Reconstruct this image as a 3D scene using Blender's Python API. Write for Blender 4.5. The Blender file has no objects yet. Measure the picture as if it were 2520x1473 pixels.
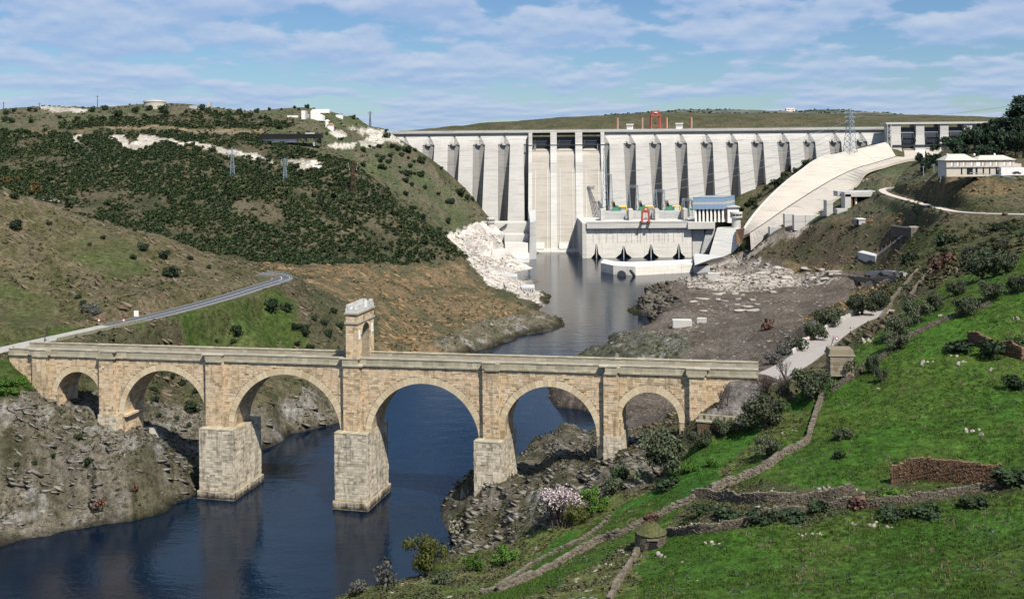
import bpy, bmesh, math, random
import numpy as np
from mathutils import Vector, Matrix
random.seed(7)
S = bpy.context.scene
COL = S.collection
# ------------------------------------------------------------------ camera
F, VH, UH, CH, ROLL = 2590.0, 352.0, 1260.0, 88.5, 0.0087   # focal length, horizon and eye height (in units of a 2520 px wide frame / metres)
cam_d = bpy.data.cameras.new('camera'); cam = bpy.data.objects.new('camera', cam_d); COL.objects.link(cam)
cam.location = (0, 0, CH); cam.rotation_euler = (math.radians(90), ROLL, 0)
cam_d.sensor_width = 36; cam_d.lens = 36*F/2520; cam_d.shift_y = -(736.5-VH)/2520
cam_d.clip_start = 1; cam_d.clip_end = 20000
S.camera = cam
# ------------------------------------------------------------------ light
SUN = Vector((.36, -.57, .95)).normalized()
sl = bpy.data.lights.new('sun', 'SUN'); so = bpy.data.objects.new('sun', sl); COL.objects.link(so)
sl.energy = 4.9; sl.angle = math.radians(.5); sl.color = (1, .95, .86)
so.rotation_euler = SUN.to_track_quat('Z', 'Y').to_euler(); so.location = (100, -100, 300)
W = bpy.data.worlds.new('World'); S.world = W; W.use_nodes = True
def build_world():
    nt = W.node_tree; N = nt.nodes; L = nt.links
    for n in list(N): N.remove(n)
    out = N.new('ShaderNodeOutputWorld'); bg = N.new('ShaderNodeBackground'); bg.inputs[1].default_value = .055
    L.new(bg.outputs[0], out.inputs[0])
    sky = N.new('ShaderNodeTexSky'); sky.sky_type = 'NISHITA'; sky.sun_disc = False
    sky.sun_elevation = math.asin(SUN.z); sky.sun_rotation = math.atan2(SUN.x, SUN.y)
    sky.altitude = 300; sky.air_density = 1.0; sky.dust_density = .3; sky.ozone_density = 3.0
    def math_(op, a, b=None, c=None, clamp=False):
        n = N.new('ShaderNodeMath'); n.operation = op; n.use_clamp = clamp
        for i, x in enumerate((a, b, c)):
            if x is None: continue
            if isinstance(x, (int, float)): n.inputs[i].default_value = x
            else: L.new(x, n.inputs[i])
        return n.outputs[0]
    tc = N.new('ShaderNodeTexCoord'); sx = N.new('ShaderNodeSeparateXYZ'); L.new(tc.outputs['Generated'], sx.inputs[0])
    az = math_('ARCTAN2', sx.outputs[0], sx.outputs[1]); lg = math_('LOGARITHM', math_('ADD', math_('MAXIMUM', sx.outputs[2], 0.0), .030), math.e)
    def cloud(dv, scale, seed, detail, rough, kx=17.0, kv=6.4):
        cx = N.new('ShaderNodeCombineXYZ')
        L.new(math_('MULTIPLY', az, kx), cx.inputs[0]); L.new(math_('MULTIPLY_ADD', lg, kv, dv), cx.inputs[1]); cx.inputs[2].default_value = seed
        n = N.new('ShaderNodeTexNoise'); n.inputs['Scale'].default_value = scale; n.inputs['Detail'].default_value = detail
        n.inputs['Roughness'].default_value = rough
        L.new(cx.outputs[0], n.inputs['Vector']); return n.outputs['Fac']
    d1 = cloud(0, .75, 3.4, 6, .52); d2 = cloud(.30, .75, 3.4, 4, .5)
    big = cloud(0, .25, 9.1, 2, .5)
    dens = math_('ADD', d1, math_('MULTIPLY', math_('SUBTRACT', big, .5), .45))
    cr = N.new('ShaderNodeMapRange'); cr.interpolation_type = 'SMOOTHSTEP'
    L.new(dens, cr.inputs[0]); cr.inputs[1].default_value = .375; cr.inputs[2].default_value = .49
    # sunlit tops against grey undersides
    rim = math_('MULTIPLY_ADD', math_('SUBTRACT', d1, d2), 3.6, .34, clamp=True)
    mc = N.new('ShaderNodeMix'); mc.data_type = 'RGBA'; L.new(rim, mc.inputs[0])
    mc.inputs[6].default_value = (4.3, 6.0, 9.2, 1); mc.inputs[7].default_value = (7.2, 8.2, 10.0, 1)
    tint = N.new('ShaderNodeMix'); tint.data_type = 'RGBA'; tint.blend_type = 'MULTIPLY'; tint.inputs[0].default_value = 1
    L.new(sky.outputs[0], tint.inputs[6]); tint.inputs[7].default_value = (.80, 1.0, 1.22, 1)
    mx = N.new('ShaderNodeMix'); mx.data_type = 'RGBA'
    L.new(math_('MULTIPLY', cr.outputs[0], .82), mx.inputs[0]); L.new(tint.outputs[2], mx.inputs[6]); L.new(mc.outputs[2], mx.inputs[7])
    L.new(mx.outputs[2], bg.inputs[0])
build_world()
vs = S.view_settings
S.display_settings.display_device = 'sRGB'
vs.view_transform = 'Standard'; vs.look = 'None'; vs.exposure = .55; vs.gamma = 1; vs.use_curve_mapping = False
S.render.engine = 'CYCLES'; S.cycles.max_bounces = 6; S.cycles.diffuse_bounces = 1; S.cycles.use_denoising = True

# ------------------------------------------------------------------ geometry of the view: where things measured in the photograph stand
def derot(u, v): return u-UH-ROLL*(v-VH), v-VH+ROLL*(u-UH)
def atY(u, v, Y):
    a, b = derot(u, v); return Vector((a*Y/F, Y, CH-b*Y/F))
def atZ(u, v, z):
    a, b = derot(u, v); Y = (CH-z)*F/b; return Vector((a*Y/F, Y, z))
def proj(X, Y, Z):
    a, b = F*X/Y, F*(CH-Z)/Y; return UH+a+ROLL*b, VH+b-ROLL*a

# ------------------------------------------------------------------ object helpers
def tag(o, label, cat, group=None, kind=None):
    if label: o['label'] = label
    if cat: o['category'] = cat
    if group: o['group'] = group
    o['kind'] = kind or 'thing'
    return o
def thing(name, label, cat, loc=(0, 0, 0), rz=0.0, group=None):
    o = bpy.data.objects.new(name, None); COL.objects.link(o); o.location = loc; o.rotation_euler = (0, 0, rz)
    o.empty_display_size = .5
    return tag(o, label, cat, group)
def link(name, me, parent=None, loc=None, rot=None, scale=None):
    o = bpy.data.objects.new(name, me); COL.objects.link(o)
    if parent is not None: o.parent = parent
    if loc is not None: o.location = loc
    if rot is not None: o.rotation_euler = rot
    if scale is not None: o.scale = scale
    return o
class MB:
    """collects shapes, builds one mesh object"""
    def __init__(s): s.v = []; s.f = []; s.t = []; s.tint = 0.5
    def add(s, vs_, fs):
        n = len(s.v); s.v.extend(tuple(p) for p in vs_)
        for f in fs: s.f.append(tuple(i+n for i in f)); s.t.append(s.tint)
    def box(s, x0, x1, y0, y1, z0, z1):
        s.add([(x0,y0,z0),(x1,y0,z0),(x1,y1,z0),(x0,y1,z0),(x0,y0,z1),(x1,y0,z1),(x1,y1,z1),(x0,y1,z1)],
              [(0,3,2,1),(4,5,6,7),(0,1,5,4),(1,2,6,5),(2,3,7,6),(3,0,4,7)])
    def hexa(s, p):   # 8 corners: bottom 4 (ccw), top 4
        s.add(p, [(0,3,2,1),(4,5,6,7),(0,1,5,4),(1,2,6,5),(2,3,7,6),(3,0,4,7)])
    def bar(s, a, b, w, h=None):
        a, b = Vector(a), Vector(b); h = h or w; d = (b-a)
        if d.length < 1e-6: return
        d.normalize(); up = Vector((0,0,1)) if abs(d.z) < .95 else Vector((0,1,0))
        r = d.cross(up).normalized()*(w/2); q = r.cross(d).normalized()*(h/2)
        s.hexa([a-r-q, a+r-q, a+r+q, a-r+q, b-r-q, b+r-q, b+r+q, b-r+q])
    def tube(s, pts, rads, n=7, cap=True):
        pts = [Vector(p) for p in pts]; rings = []; base = len(s.v); vv = []
        for i, p in enumerate(pts):
            d = (pts[min(i+1, len(pts)-1)]-pts[max(i-1, 0)]).normalized()
            up = Vector((0,0,1)) if abs(d.z) < .9 else Vector((1,0,0))
            r = d.cross(up).normalized(); q = r.cross(d)
            for k in range(n):
                a = 2*math.pi*k/n; vv.append(p+(r*math.cos(a)+q*math.sin(a))*rads[i])
        fs = []
        for i in range(len(pts)-1):
            for k in range(n):
                k2 = (k+1) % n; fs.append((i*n+k, i*n+k2, (i+1)*n+k2, (i+1)*n+k))
        if cap: fs.append(tuple(range(n))[::-1]); fs.append(tuple((len(pts)-1)*n+k for k in range(n)))
        s.add(vv, fs)
    def lathe(s, prof, c=(0,0,0), n=20):
        vv = []; fs = []
        for r, z in prof:
            for k in range(n):
                a = 2*math.pi*k/n; vv.append((c[0]+r*math.cos(a), c[1]+r*math.sin(a), c[2]+z))
        for i in range(len(prof)-1):
            for k in range(n):
                k2 = (k+1) % n; fs.append((i*n+k, i*n+k2, (i+1)*n+k2, (i+1)*n+k))
        fs.append(tuple((len(prof)-1)*n+k for k in range(n))); fs.append(tuple(range(n))[::-1])
        s.add(vv, fs)
    def prism(s, poly, y0, y1, axis='y'):
        """polygon in (x,z) extruded along y (front y0, back y1), concave allowed"""
        from mathutils.geometry import tessellate_polygon
        tris = tessellate_polygon([[Vector((p[0], p[1], 0)) for p in poly]])
        n = len(poly)
        s.add([(p[0], y0, p[1]) for p in poly]+[(p[0], y1, p[1]) for p in poly],
              [tuple(t) for t in tris]+[tuple(n+i for i in t[::-1]) for t in tris]+[(i, n+i, n+(i+1) % n, (i+1) % n) for i in range(n)])
    def mesh(s, name, mat, recalc=True, smooth=False):
        me = bpy.data.meshes.new(name); me.from_pydata(s.v, [], s.f); me.validate(clean_customdata=False)
        if len(s.t) == len(me.polygons):
            at = me.attributes.new('tint', 'FLOAT', 'FACE'); at.data.foreach_set('value', s.t)
        if recalc:
            bm = bmesh.new(); bm.from_mesh(me); bmesh.ops.recalc_face_normals(bm, faces=bm.faces); bm.to_mesh(me); bm.free()
        if smooth: me.polygons.foreach_set('use_smooth', [True]*len(me.polygons))
        if mat: me.materials.append(mat)
        return me
    def build(s, name, mat, parent=None, **k):
        return link(name, s.mesh(name, mat, **k), parent)

# ------------------------------------------------------------------ materials
def mat_base(name, rough=.85, spec=.3):
    m = bpy.data.materials.new(name); m.use_nodes = True; nt = m.node_tree
    b = nt.nodes['Principled BSDF']; b.inputs['Roughness'].default_value = rough
    b.inputs['Specular IOR Level'].default_value = spec
    return m, nt, b
def nnode(nt, t, **inp):
    n = nt.nodes.new(t)
    for k, x in inp.items(): n.inputs[k.replace('_', ' ')].default_value = x
    return n
def noise(nt, scale, detail=4, rough=.6, coord='Object', stretch=None):
    tc = nt.nodes.new('ShaderNodeTexCoord'); v = tc.outputs[coord]
    if coord == 'World':
        pass
    if stretch:
        mp = nt.nodes.new('ShaderNodeMapping'); mp.inputs['Scale'].default_value = stretch; nt.links.new(v, mp.inputs[0]); v = mp.outputs[0]
    n = nnode(nt, 'ShaderNodeTexNoise', Scale=scale, Detail=detail, Roughness=rough); nt.links.new(v, n.inputs['Vector']); return n.outputs['Fac']
def ramp(nt, fac, stops):
    r = nt.nodes.new('ShaderNodeValToRGB'); e = r.color_ramp.elements
    while len(e) < len(stops): e.new(.5)
    for i, (p, c) in enumerate(stops): e[i].position = p; e[i].color = (*c, 1)
    nt.links.new(fac, r.inputs[0]); return r.outputs[0]
def mixc(nt, a, b, fac, mode='MIX'):
    m = nt.nodes.new('ShaderNodeMix'); m.data_type = 'RGBA'; m.blend_type = mode
    for i, x in ((6, a), (7, b)):
        if isinstance(x, tuple): m.inputs[i].default_value = (*x, 1)
        else: nt.links.new(x, m.inputs[i])
    if isinstance(fac, (int, float)): m.inputs[0].default_value = fac
    else: nt.links.new(fac, m.inputs[0])
    return m.outputs[2]
def maprange(nt, v, a, b, c=0, d=1):
    m = nt.nodes.new('ShaderNodeMapRange'); nt.links.new(v, m.inputs[0])
    for i, x in enumerate((a, b, c, d)): m.inputs[i+1].default_value = x
    return m.outputs[0]
def bump(nt, b, h, dist, strength=1):
    n = nt.nodes.new('ShaderNodeBump'); n.inputs['Distance'].default_value = dist; n.inputs['Strength'].default_value = strength
    nt.links.new(h, n.inputs['Height']); nt.links.new(n.outputs[0], b.inputs['Normal'])
def mat_plain(name, col, rough=.8, var=.25, scale=1.5, spec=.3, metal=0):
    m, nt, b = mat_base(name, rough, spec); b.inputs['Metallic'].default_value = metal
    n = noise(nt, scale, 5, .65)
    lo = tuple(c*(1-var) for c in col); hi = tuple(min(1, c*(1+var)) for c in col)
    nt.links.new(ramp(nt, n, [(.3, lo), (.7, hi)]), b.inputs['Base Color'])
    return m
def mat_concrete(name, col, streak=.5, scale=.12, dark=(.30, .27, .23), clean_above=None):
    """weathered concrete: pour lines across, run-off streaks down"""
    m, nt, b = mat_base(name, .9, .2)
    lines = noise(nt, .5, 6, .65, stretch=(.10, .10, 2.2))
    streaks = noise(nt, .55, 5, .7, stretch=(1, 1, .045))
    blot = noise(nt, scale, 6, .6)
    c = ramp(nt, blot, [(.3, tuple(x*.88 for x in col)), (.7, col)])
    if clean_above:      # the band under the crest has weathered less
        tc = nt.nodes.new('ShaderNodeTexCoord'); sp = nt.nodes.new('ShaderNodeSeparateXYZ'); nt.links.new(tc.outputs['Object'], sp.inputs[0])
        ad = nt.nodes.new('ShaderNodeMath'); ad.operation = 'MULTIPLY_ADD'; nt.links.new(blot, ad.inputs[0]); ad.inputs[1].default_value = 12; nt.links.new(sp.outputs[2], ad.inputs[2])
        c = mixc(nt, c, tuple(min(.8, x*1.14) for x in col), maprange(nt, ad.outputs[0], clean_above+3, clean_above+9))
    c = mixc(nt, c, tuple(x*.62 for x in col), maprange(nt, lines, .50, .68, 0, .85))
    c = mixc(nt, c, dark, maprange(nt, streaks, .55, .78, 0, streak))
    nt.links.new(c, b.inputs['Base Color'])
    bump(nt, b, lines, .15, .4)
    return m
def mat_stone(name, cols, coord_tint=True, dirt=(.10, .09, .07), dirt_amt=.45, wet=False):
    """one block colour per stone (face attribute or object random), lichen and dirt over it"""
    m, nt, b = mat_base(name, .92, .15)
    if coord_tint:
        at = nt.nodes.new('ShaderNodeAttribute'); at.attribute_name = 'tint'; f = at.outputs['Fac']
    else:
        f = nt.nodes.new('ShaderNodeObjectInfo').outputs['Random']
    n = len(cols); c = ramp(nt, f, [(i/(n-1), x) for i, x in enumerate(cols)])
    geo = nt.nodes.new('ShaderNodeNewGeometry')
    nz = nnode(nt, 'ShaderNodeTexNoise', Scale=.16, Detail=6, Roughness=.65); nt.links.new(geo.outputs['Position'], nz.inputs['Vector'])
    n2 = nnode(nt, 'ShaderNodeTexNoise', Scale=2.2, Detail=5, Roughness=.7); nt.links.new(geo.outputs['Position'], n2.inputs['Vector'])
    mp = nt.nodes.new('ShaderNodeMapping'); mp.inputs['Scale'].default_value = (1, 1, .12); nt.links.new(geo.outputs['Position'], mp.inputs[0])
    n3 = nnode(nt, 'ShaderNodeTexNoise', Scale=.8, Detail=5, Roughness=.7); nt.links.new(mp.outputs[0], n3.inputs['Vector'])
    c = mixc(nt, c, tuple(x*.6 for x in cols[len(cols)//2]), maprange(nt, n2.outputs['Fac'], .55, .8, 0, .5))
    c = mixc(nt, c, dirt, maprange(nt, nz.outputs['Fac'], .52, .75, 0, dirt_amt))
    c = mixc(nt, c, dirt, maprange(nt, n3.outputs['Fac'], .62-.10*(dirt_amt > .6), .82-.12*(dirt_amt > .6), 0, min(1, dirt_amt*1.3)))
    if wet:      # tide mark left by the river on the foot of the piers
        sp = nt.nodes.new('ShaderNodeSeparateXYZ'); nt.links.new(geo.outputs['Position'], sp.inputs[0])
        ad = nt.nodes.new('ShaderNodeMath'); ad.operation = 'MULTIPLY_ADD'; nt.links.new(n3.outputs['Fac'], ad.inputs[0]); ad.inputs[1].default_value = -3; nt.links.new(sp.outputs[2], ad.inputs[2])
        c = mixc(nt, (.035, .03, .022), c, maprange(nt, ad.outputs[0], -1.1, .4))
    nt.links.new(c, b.inputs['Base Color'])
    bump(nt, b, n2.outputs['Fac'], .06, .6)
    return m
# ------------------------------------------------------------------ terrain: one height field through surveyed points
PTS = []
def Yp(*rows):
    for u, v, Y in rows: PTS.append(tuple(atY(u, v, Y)))
def Zp(*rows):
    for u, v, z in rows: PTS.append(tuple(atZ(u, v, z)))
def Rp(*rows):
    PTS.extend(rows)
# bridge line (front wall face): left end, right end
BL = atY(30, 855, 282.0); BR = atY(1860, 908, 236.0)
BD = Vector((BR.x-BL.x, BR.y-BL.y, 0)); BLEN = BD.length; BD.normalize(); BB = Vector((-BD.y, BD.x, 0))
if BB.y < 0: BB = -BB
BRZ = math.atan2(BD.y, BD.x)
def bpt(s, t, z): p = BL+BD*s+BB*t; return Vector((p.x, p.y, z))
def s_at(u, v, t=0.0):   # the sight line through (u, v) meets the plane t of the bridge
    a, b = derot(u, v); r = Vector((a/F, 1, 0)); o = BL+BB*t; n = Vector((BB.x, BB.y, 0))
    Y = (o.x*n.x+o.y*n.y)/(r.x*n.x+r.y*n.y); p = r*Y
    return (p.x-o.x)*BD.x+(p.y-o.y)*BD.y, CH-b*Y/F
LSH = [(-420,1440),(-150,1385),(0,1345),(120,1318),(200,1300),(300,1283),(400,1262),(440,1232),(490,1190),(560,1150),(620,1115),(700,1076),(770,1053),(840,1035),(960,965),(1060,905),(1130,876),(1200,855),(1280,826),(1340,815),(1385,802),(1378,778),(1352,745),(1342,720),(1320,690),(1306,660)]
RSH = [(1103,1310),(1086,1272),(1090,1240),(1110,1212),(1135,1190),(1170,1165),(1215,1145),(1270,1127),(1300,1090),(1345,1066),(1400,1053),(1460,1043),(1530,1036),(1500,1026),(1455,1018),(1400,1004),(1362,990),(1350,975),(1345,950),(1362,925),(1385,889),(1440,860),(1500,828),(1560,812),(1612,800),(1606,780),(1588,748),(1592,712),(1640,695),(1668,690),(1700,667),(1740,650)]
for shore, side in ((LSH, -1), (RSH, 1)):
    P = [atZ(u, v, 0) for u, v in shore]
    for i, p in enumerate(P):
        PTS.append((p.x, p.y, 0.15))
        a, b = P[max(i-1, 0)], P[min(i+1, len(P)-1)]
        t = (b-a).normalized(); n = Vector((t.y, -t.x, 0))*(-side)   # towards the water
        w = p.y*.022
        q = p+n*w; PTS.append((q.x, q.y, -4.5))
        if p.y < 460: q = p+n*w*2.2; PTS.append((q.x, q.y, -8.0))
# river bed
Rp((-150,215,-6),(-100,200,-8),(-110,150,-8),(-180,180,-8),(-70,190,-8),(-60,150,-6),(-90,100,-8),(-150,100,-8),(-50,230,-8),(-40,260,-9),(-22,300,-9),(0,330,-9),(0,380,-9),(-20,420,-9),(20,460,-9),(50,520,-9),(50,580,-9),(50,640,-9),(40,720,-9),(45,790,-9),(80,700,-7),(110,760,-7),(60,850,-8),(130,800,-6))
# --- left bank in front of the bridge
Yp((0,905,277),(50,930,276),(-200,900,270),(-400,1000,262),(110,985,279),(150,1000,279),(200,985,286),(250,1062,273),(150,1080,265),(50,1050,262),(330,1075,270),(380,1105,264),(430,1140,268),(470,1160,276),(0,1120,254),(150,1160,256),(300,1180,254),(400,1190,262),(100,1240,248),(0,1270,243),(250,1250,250),(350,1240,254),(-200,1200,248))
# behind the bridge, left: seen through the arches
Yp((200,950,300),(240,975,298),(420,950,330),(370,1000,305),(420,1040,305),(480,1090,296),(500,960,322),(660,960,322),(750,980,331),(800,1000,337),(800,950,346),(690,1040,324),(620,1060,311),(560,1080,300),(830,1015,339))
# slope under the road
Yp((250,845,315),(400,840,335),(560,850,352),(600,800,358),(700,790,374),(760,720,416),(800,840,382),(700,860,372),(900,860,415),(850,760,428),(1000,860,430),(1100,850,441),(1000,800,462),(1100,790,492),(1200,800,478),(1300,790,506),(1350,790,536))
# lower left hillside, ochre ground
Yp((760,690,462),(900,680,520),(1000,700,560),(1120,700,590),(1145,640,650),(1250,745,530),(1320,760,529),(1200,700,610),(900,740,470),(700,660,490),(850,655,530),(1000,655,580))
# left road (level, climbing a little) and the hill above it
ROADL = [(-330,950,32.2),(-150,898,32.4),(0,862,32.7),(60,848,33),(150,828,33.3),(250,806,33.6),(340,787,33.9),(420,768,34.2),(500,747,34.6),(570,727,35),(630,708,35.3),(672,695,35.6),(692,688,35.8),(690,681,36),(668,676,36.3),(636,674,36.6)]
Zp(*ROADL)
Yp((0,780,330),(0,650,368),(0,560,396),(0,468,425),(-250,430,430),(-400,400,430),(-250,700,330),(100,700,362),(130,500,430),(250,550,436),(300,700,370),(300,620,405),(400,583,442),(500,620,445),(400,680,390),(560,690,412),(600,655,448),(640,668,450),(200,600,400),(350,760,340),(180,790,335),(-100,600,380))
Yp((-250,500,470),(0,520,470),(200,560,475),(400,610,485),(560,650,495))
# --- big scrub hill behind it
Yp((-300,560,540),(0,560,545),(200,585,545),(400,615,545),(600,640,550),(750,640,560),(-300,400,640),(0,430,640),(200,430,640),(400,430,645),(600,430,650),(400,520,600),(600,540,590),(750,560,590),(200,500,600),(800,480,640),(700,430,665),(850,400,690),(780,370,720),(940,480,650),(880,560,600),(1000,600,610),(1060,560,640),(960,640,600),(1000,520,660),(1100,600,650))
Yp((0,345,735),(300,330,745),(500,335,740),(660,345,735),(150,330,745),(-300,330,740),(780,352,740))
# upper plateau and its crest
Yp((-400,262,830),(0,268,830),(150,262,830),(380,253,840),(520,262,850),(600,274,860),(700,268,870),(760,266,870),(830,280,875),(880,288,878),(905,315,880),(950,322,882),(0,300,790),(300,300,790),(600,310,790),(800,320,800))
Rp((-300,950,105),(-200,960,104),(-130,960,98),(-400,900,115),(-120,925,99),(-150,1000,90),(-300,1100,90))
# hillside against the dam
Yp((900,345,850),(1000,352,868),(1030,372,866),(1130,450,862),(1200,530,858),(900,430,780),(1000,430,815),(1050,480,800),(1100,520,810),(1150,560,800),(1000,500,740),(1100,570,770),(1195,540,845),(1160,480,862),(1080,410,866),(960,400,800))
Yp((1120,575,790),(1190,548,830),(1240,560,838),(1150,620,740),(1200,640,745),(1250,690,690),(1280,650,760),(1220,600,800),(1290,640,800),(1300,620,835),(1320,715,610))
Rp((-90,900,40),(-50,900,12),(-20,905,5),(20,905,0),(-130,905,75),(60,905,-4),(110,905,-4),(160,905,0))
# --- right bank: rock nose under the bridge
Yp((1120,1290,241),(1180,1175,262),(1215,1192,247),(1165,1230,253),(1250,1230,240),(1150,1330,231),(1250,1320,220),(1400,1200,230),(1350,1280,212),(1300,1180,252),(1270,1165,262),(1400,1140,254),(1480,1128,246),(1530,1115,248),(1500,1180,228),(1600,1105,246),(1690,1080,243),(1650,1130,226),(1550,1150,230))
Yp((1300,1118,296),(1340,1090,301),(1400,1080,300),(1450,1100,275),(1400,1120,275),(1550,1060,310),(1620,1060,268),(1660,1030,300),(1600,1000,340),(1650,980,350),(1450,1000,345),(1420,975,352),(1400,945,356),(1450,930,360),(1560,970,370),(1690,1060,270))
Yp((1110,1355,222),(1150,1380,205),(1000,1415,192),(900,1448,180),(830,1470,170),(1200,1400,196),(1100,1430,180),(1100,1473,162),(1300,1400,186),(1300,1450,166),(1450,1350,185),(1450,1440,160),(1600,1345,172),(1600,1450,148),(1700,1300,176),(1500,1300,196))
Rp((-34,196,0),(-42,180,1),(-50,165,0),(-58,150,-3),(-22,206,0),(-12,214,0.5),(-6,222,.5),(-40,140,14),(-30,120,26),(-60,120,8),(-90,60,5),(-50,60,28),(-10,140,27),(0,110,36),(0,60,58),(0,20,78),(0,-20,86),(-40,20,50),(-90,0,20),(50,60,62),(50,20,80),(100,60,70),(60,-20,90),(120,20,85))
# --- meadow
Yp((1800,1473,140),(2100,1473,136),(2519,1473,128),(1800,1380,156),(2100,1350,155),(2519,1300,152),(2300,1400,140),(1750,1260,174),(1900,1270,168),(2100,1255,166),(2300,1225,168),(2519,1195,166),(1700,1215,190),(1850,1230,182),(2000,1235,176),(1800,1170,198),(1950,1150,192),(2200,1180,180),(2450,1170,176),(2450,1140,180),(2200,1140,186),(2000,1080,208),(2200,1050,202),(2519,1040,192),(1900,1080,212),(1850,1110,210),(1780,1080,222),(1700,1130,214),(2000,980,226),(2100,950,228),(2300,900,226),(2519,900,218),(2200,850,245),(2400,760,250),(2519,690,258),(2350,720,275),(2700,1473,120),(2750,1200,160),(2800,900,210),(2900,650,255))
Yp((1950,1010,226),(1890,1052,219),(1830,1085,217),(1700,1122,224),(2050,930,236))
# terrace beside the bridge end, road on the right
Yp((1730,1022,229.5),(1840,1028,226.5),(1780,1024,228),(1720,1088,223.5),(1800,1077,220.5),(1845,1066,219.5))
Zp((1830,970,31),(1760,990,30),(1880,945,33.2))
ROADR = [(1862,935,34.6),(1905,920,35.2),(1950,898,35.6),(1985,874,36),(2020,846,36.4),(2060,815,36.9),(2100,792,37.4),(2130,779,37.8),(2175,760,38.3)]
Zp(*ROADR)
Yp((2040,930,240),(2100,870,250),(2140,800,285),(2150,760,330),(2200,720,345),(2200,790,290),(2300,700,300),(2250,660,385),(2300,620,400),(2400,600,370),(2519,560,320),(2450,650,300),(2519,545,390),(2700,520,350))
# spoil flats below the road
Zp((1450,870,3),(1550,850,5),(1640,830,6),(1700,880,6),(1620,890,4.5),(1800,880,10),(1900,880,13),(1800,830,10),(1900,820,14),(2000,780,18),(1930,860,16),(1700,780,5),(1800,760,7),(1900,740,9),(2000,730,12),(2100,720,15),(1650,750,7),(1640,715,8),(1700,720,6.5),(1800,690,7),(1900,670,8),(2000,685,10),(2150,690,16),(2180,720,20),(2070,770,21),(1620,770,6),(1610,730,7.5),(1740,680,6))
# slope up to the terraces
Yp((1850,645,730),(1900,620,740),(1950,620,690),(1900,600,760),(1900,660,690))
Yp((2000,640,632),(2000,600,656),(2000,560,682),(2000,545,702),(2080,640,582),(2080,600,612),(2080,560,642),(2080,530,668),(2080,500,700),(2150,650,560),(2150,600,584),(2150,545,614),(2150,510,642),(2150,487,668),(2220,640,502),(2220,600,538),(2220,560,563),(2220,530,580),(2220,508,594),(2300,620,410),(2300,590,445),(2300,560,480),(2300,545,502),(2300,524,526),(2400,560,445),(2400,545,465),(2430,540,470),(2050,552,660),(2130,480,694),(2100,500,694))
# terraces, upper road, building platform
ROADU = [(2215,459.5,55.2),(2190,462,55),(2172,467,54.7),(2176,473,54.5),(2195,481,54),(2235,492,53.6),(2290,507,53.7),(2340,518.5,54),(2370,522,54.2),(2420,525,54.4),(2519,527,54.6),(2640,530,54.6)]
Zp(*ROADU)
Yp((2310,428,560),(2410,430,530),(2519,430,526),(2640,430,526),(2310,418,600),(2410,420,585),(2519,420,580),(2330,480,545),(2420,490,505),(2519,485,502),(2250,455,640),(2150,455,745),(2200,435,735),(2280,415,660),(2250,440,655),(2180,432,745))
Yp((2250,395,740),(2330,380,740),(2400,370,700),(2519,375,680),(2380,352,800),(2400,340,760),(2480,330,720),(2519,330,700),(2640,330,680),(2450,310,860),(2519,308,840),(2260,393,830),(2320,380,840),(2230,398,800),(2215,400,845),(2280,398,850))
# round the chute and the right abutment
Yp((1835,510,830),(1900,450,862),(1950,425,872),(2050,395,874),(2120,360,876),(2180,352,874),(1880,480,850),(1860,505,838),(1820,525,840))
Yp((1830,650,715))
Rp((190,840,28),(150,838,18),(175,800,14),(185,860,45),(240,880,70),(290,890,84),(340,890,92),(420,900,96),(480,900,98),(330,950,98),(200,1000,95),(100,1000,90),(500,1000,100),(0,1000,90),(560,820,100))
Rp((-700,1000,110),(-500,700,90),(-420,500,76),(-300,350,55),(-260,280,20),(-230,230,-6),(700,1000,105),(600,700,98),(420,500,80),(300,350,64),(200,250,58),(160,150,62))
# the ground carries the chute
CH_T = [(2185,352,860),(2120,368,850),(2070,379,842),(2035,386,838),(2005,398,832),(1975,420,824),(1945,442,815),(1915,468,805),(1885,498,796),(1860,527,786),(1840,554,778),(1826,580,772)]
CH_M = [(2205,385,832),(2193,389,828),(2150,402,822),(2103.6,416,815),(2056,438,806),(2008.6,465,796),(1974,487,788),(1940.7,508.5,781),(1912,528,774),(1886,546.5,768),(1865,560,763),(1845.7,573,758)]
CH_L = [(2262,388,800),(2225.8,393,795),(2180,406,786),(2133.5,421.6,778),(2110,452,768),(2075,474,758),(2040,500,750),(2006,524,744),(1965,540,740),(1930,549,736),(1895,568,732),(1848,609,727)]
for row, dz in ((CH_T, -3), (CH_M, -6), (CH_L, -2.2)):
    for r_ in row: p = atY(*r_); PTS.append((p.x, p.y, p.z+dz))
PTS = np.array(PTS, float)

# ---- noise
def _h(ix, iy, s):
    n = (ix.astype(np.int64)*374761393+iy.astype(np.int64)*668265263+s*974634511) & 0x7fffffff
    n = ((n ^ (n >> 13))*1274126177) & 0x7fffffff
    return ((n ^ (n >> 16)) & 0xffff)/65535.0
def vnoise(x, y, s=0):
    ix = np.floor(x); iy = np.floor(y); fx = x-ix; fy = y-iy
    fx = fx*fx*fx*(fx*(fx*6-15)+10); fy = fy*fy*fy*(fy*(fy*6-15)+10)
    a = _h(ix, iy, s); b = _h(ix+1, iy, s); c = _h(ix, iy+1, s); d = _h(ix+1, iy+1, s)
    return (a*(1-fx)+b*fx)*(1-fy)+(c*(1-fx)+d*fx)*fy
def fbm(x, y, s=0, o=4, g=.5):
    t = 0; a = 1; n = 0
    for i in range(o):
        t = t+a*vnoise(x, y, s+i*17); n += a; a *= g; x, y = x*2.03+y*.31, y*2.03-x*.155
    return t/n
def ridged(x, y, s=0, o=4):
    t = 0; a = 1; n = 0
    for i in range(o):
        t = t+a*(1-np.abs(2*vnoise(x, y, s+i*23)-1)); n += a; a *= .5; x, y = x*2.07+y*.4, y*2.07-x*.3
    return t/n
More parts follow.
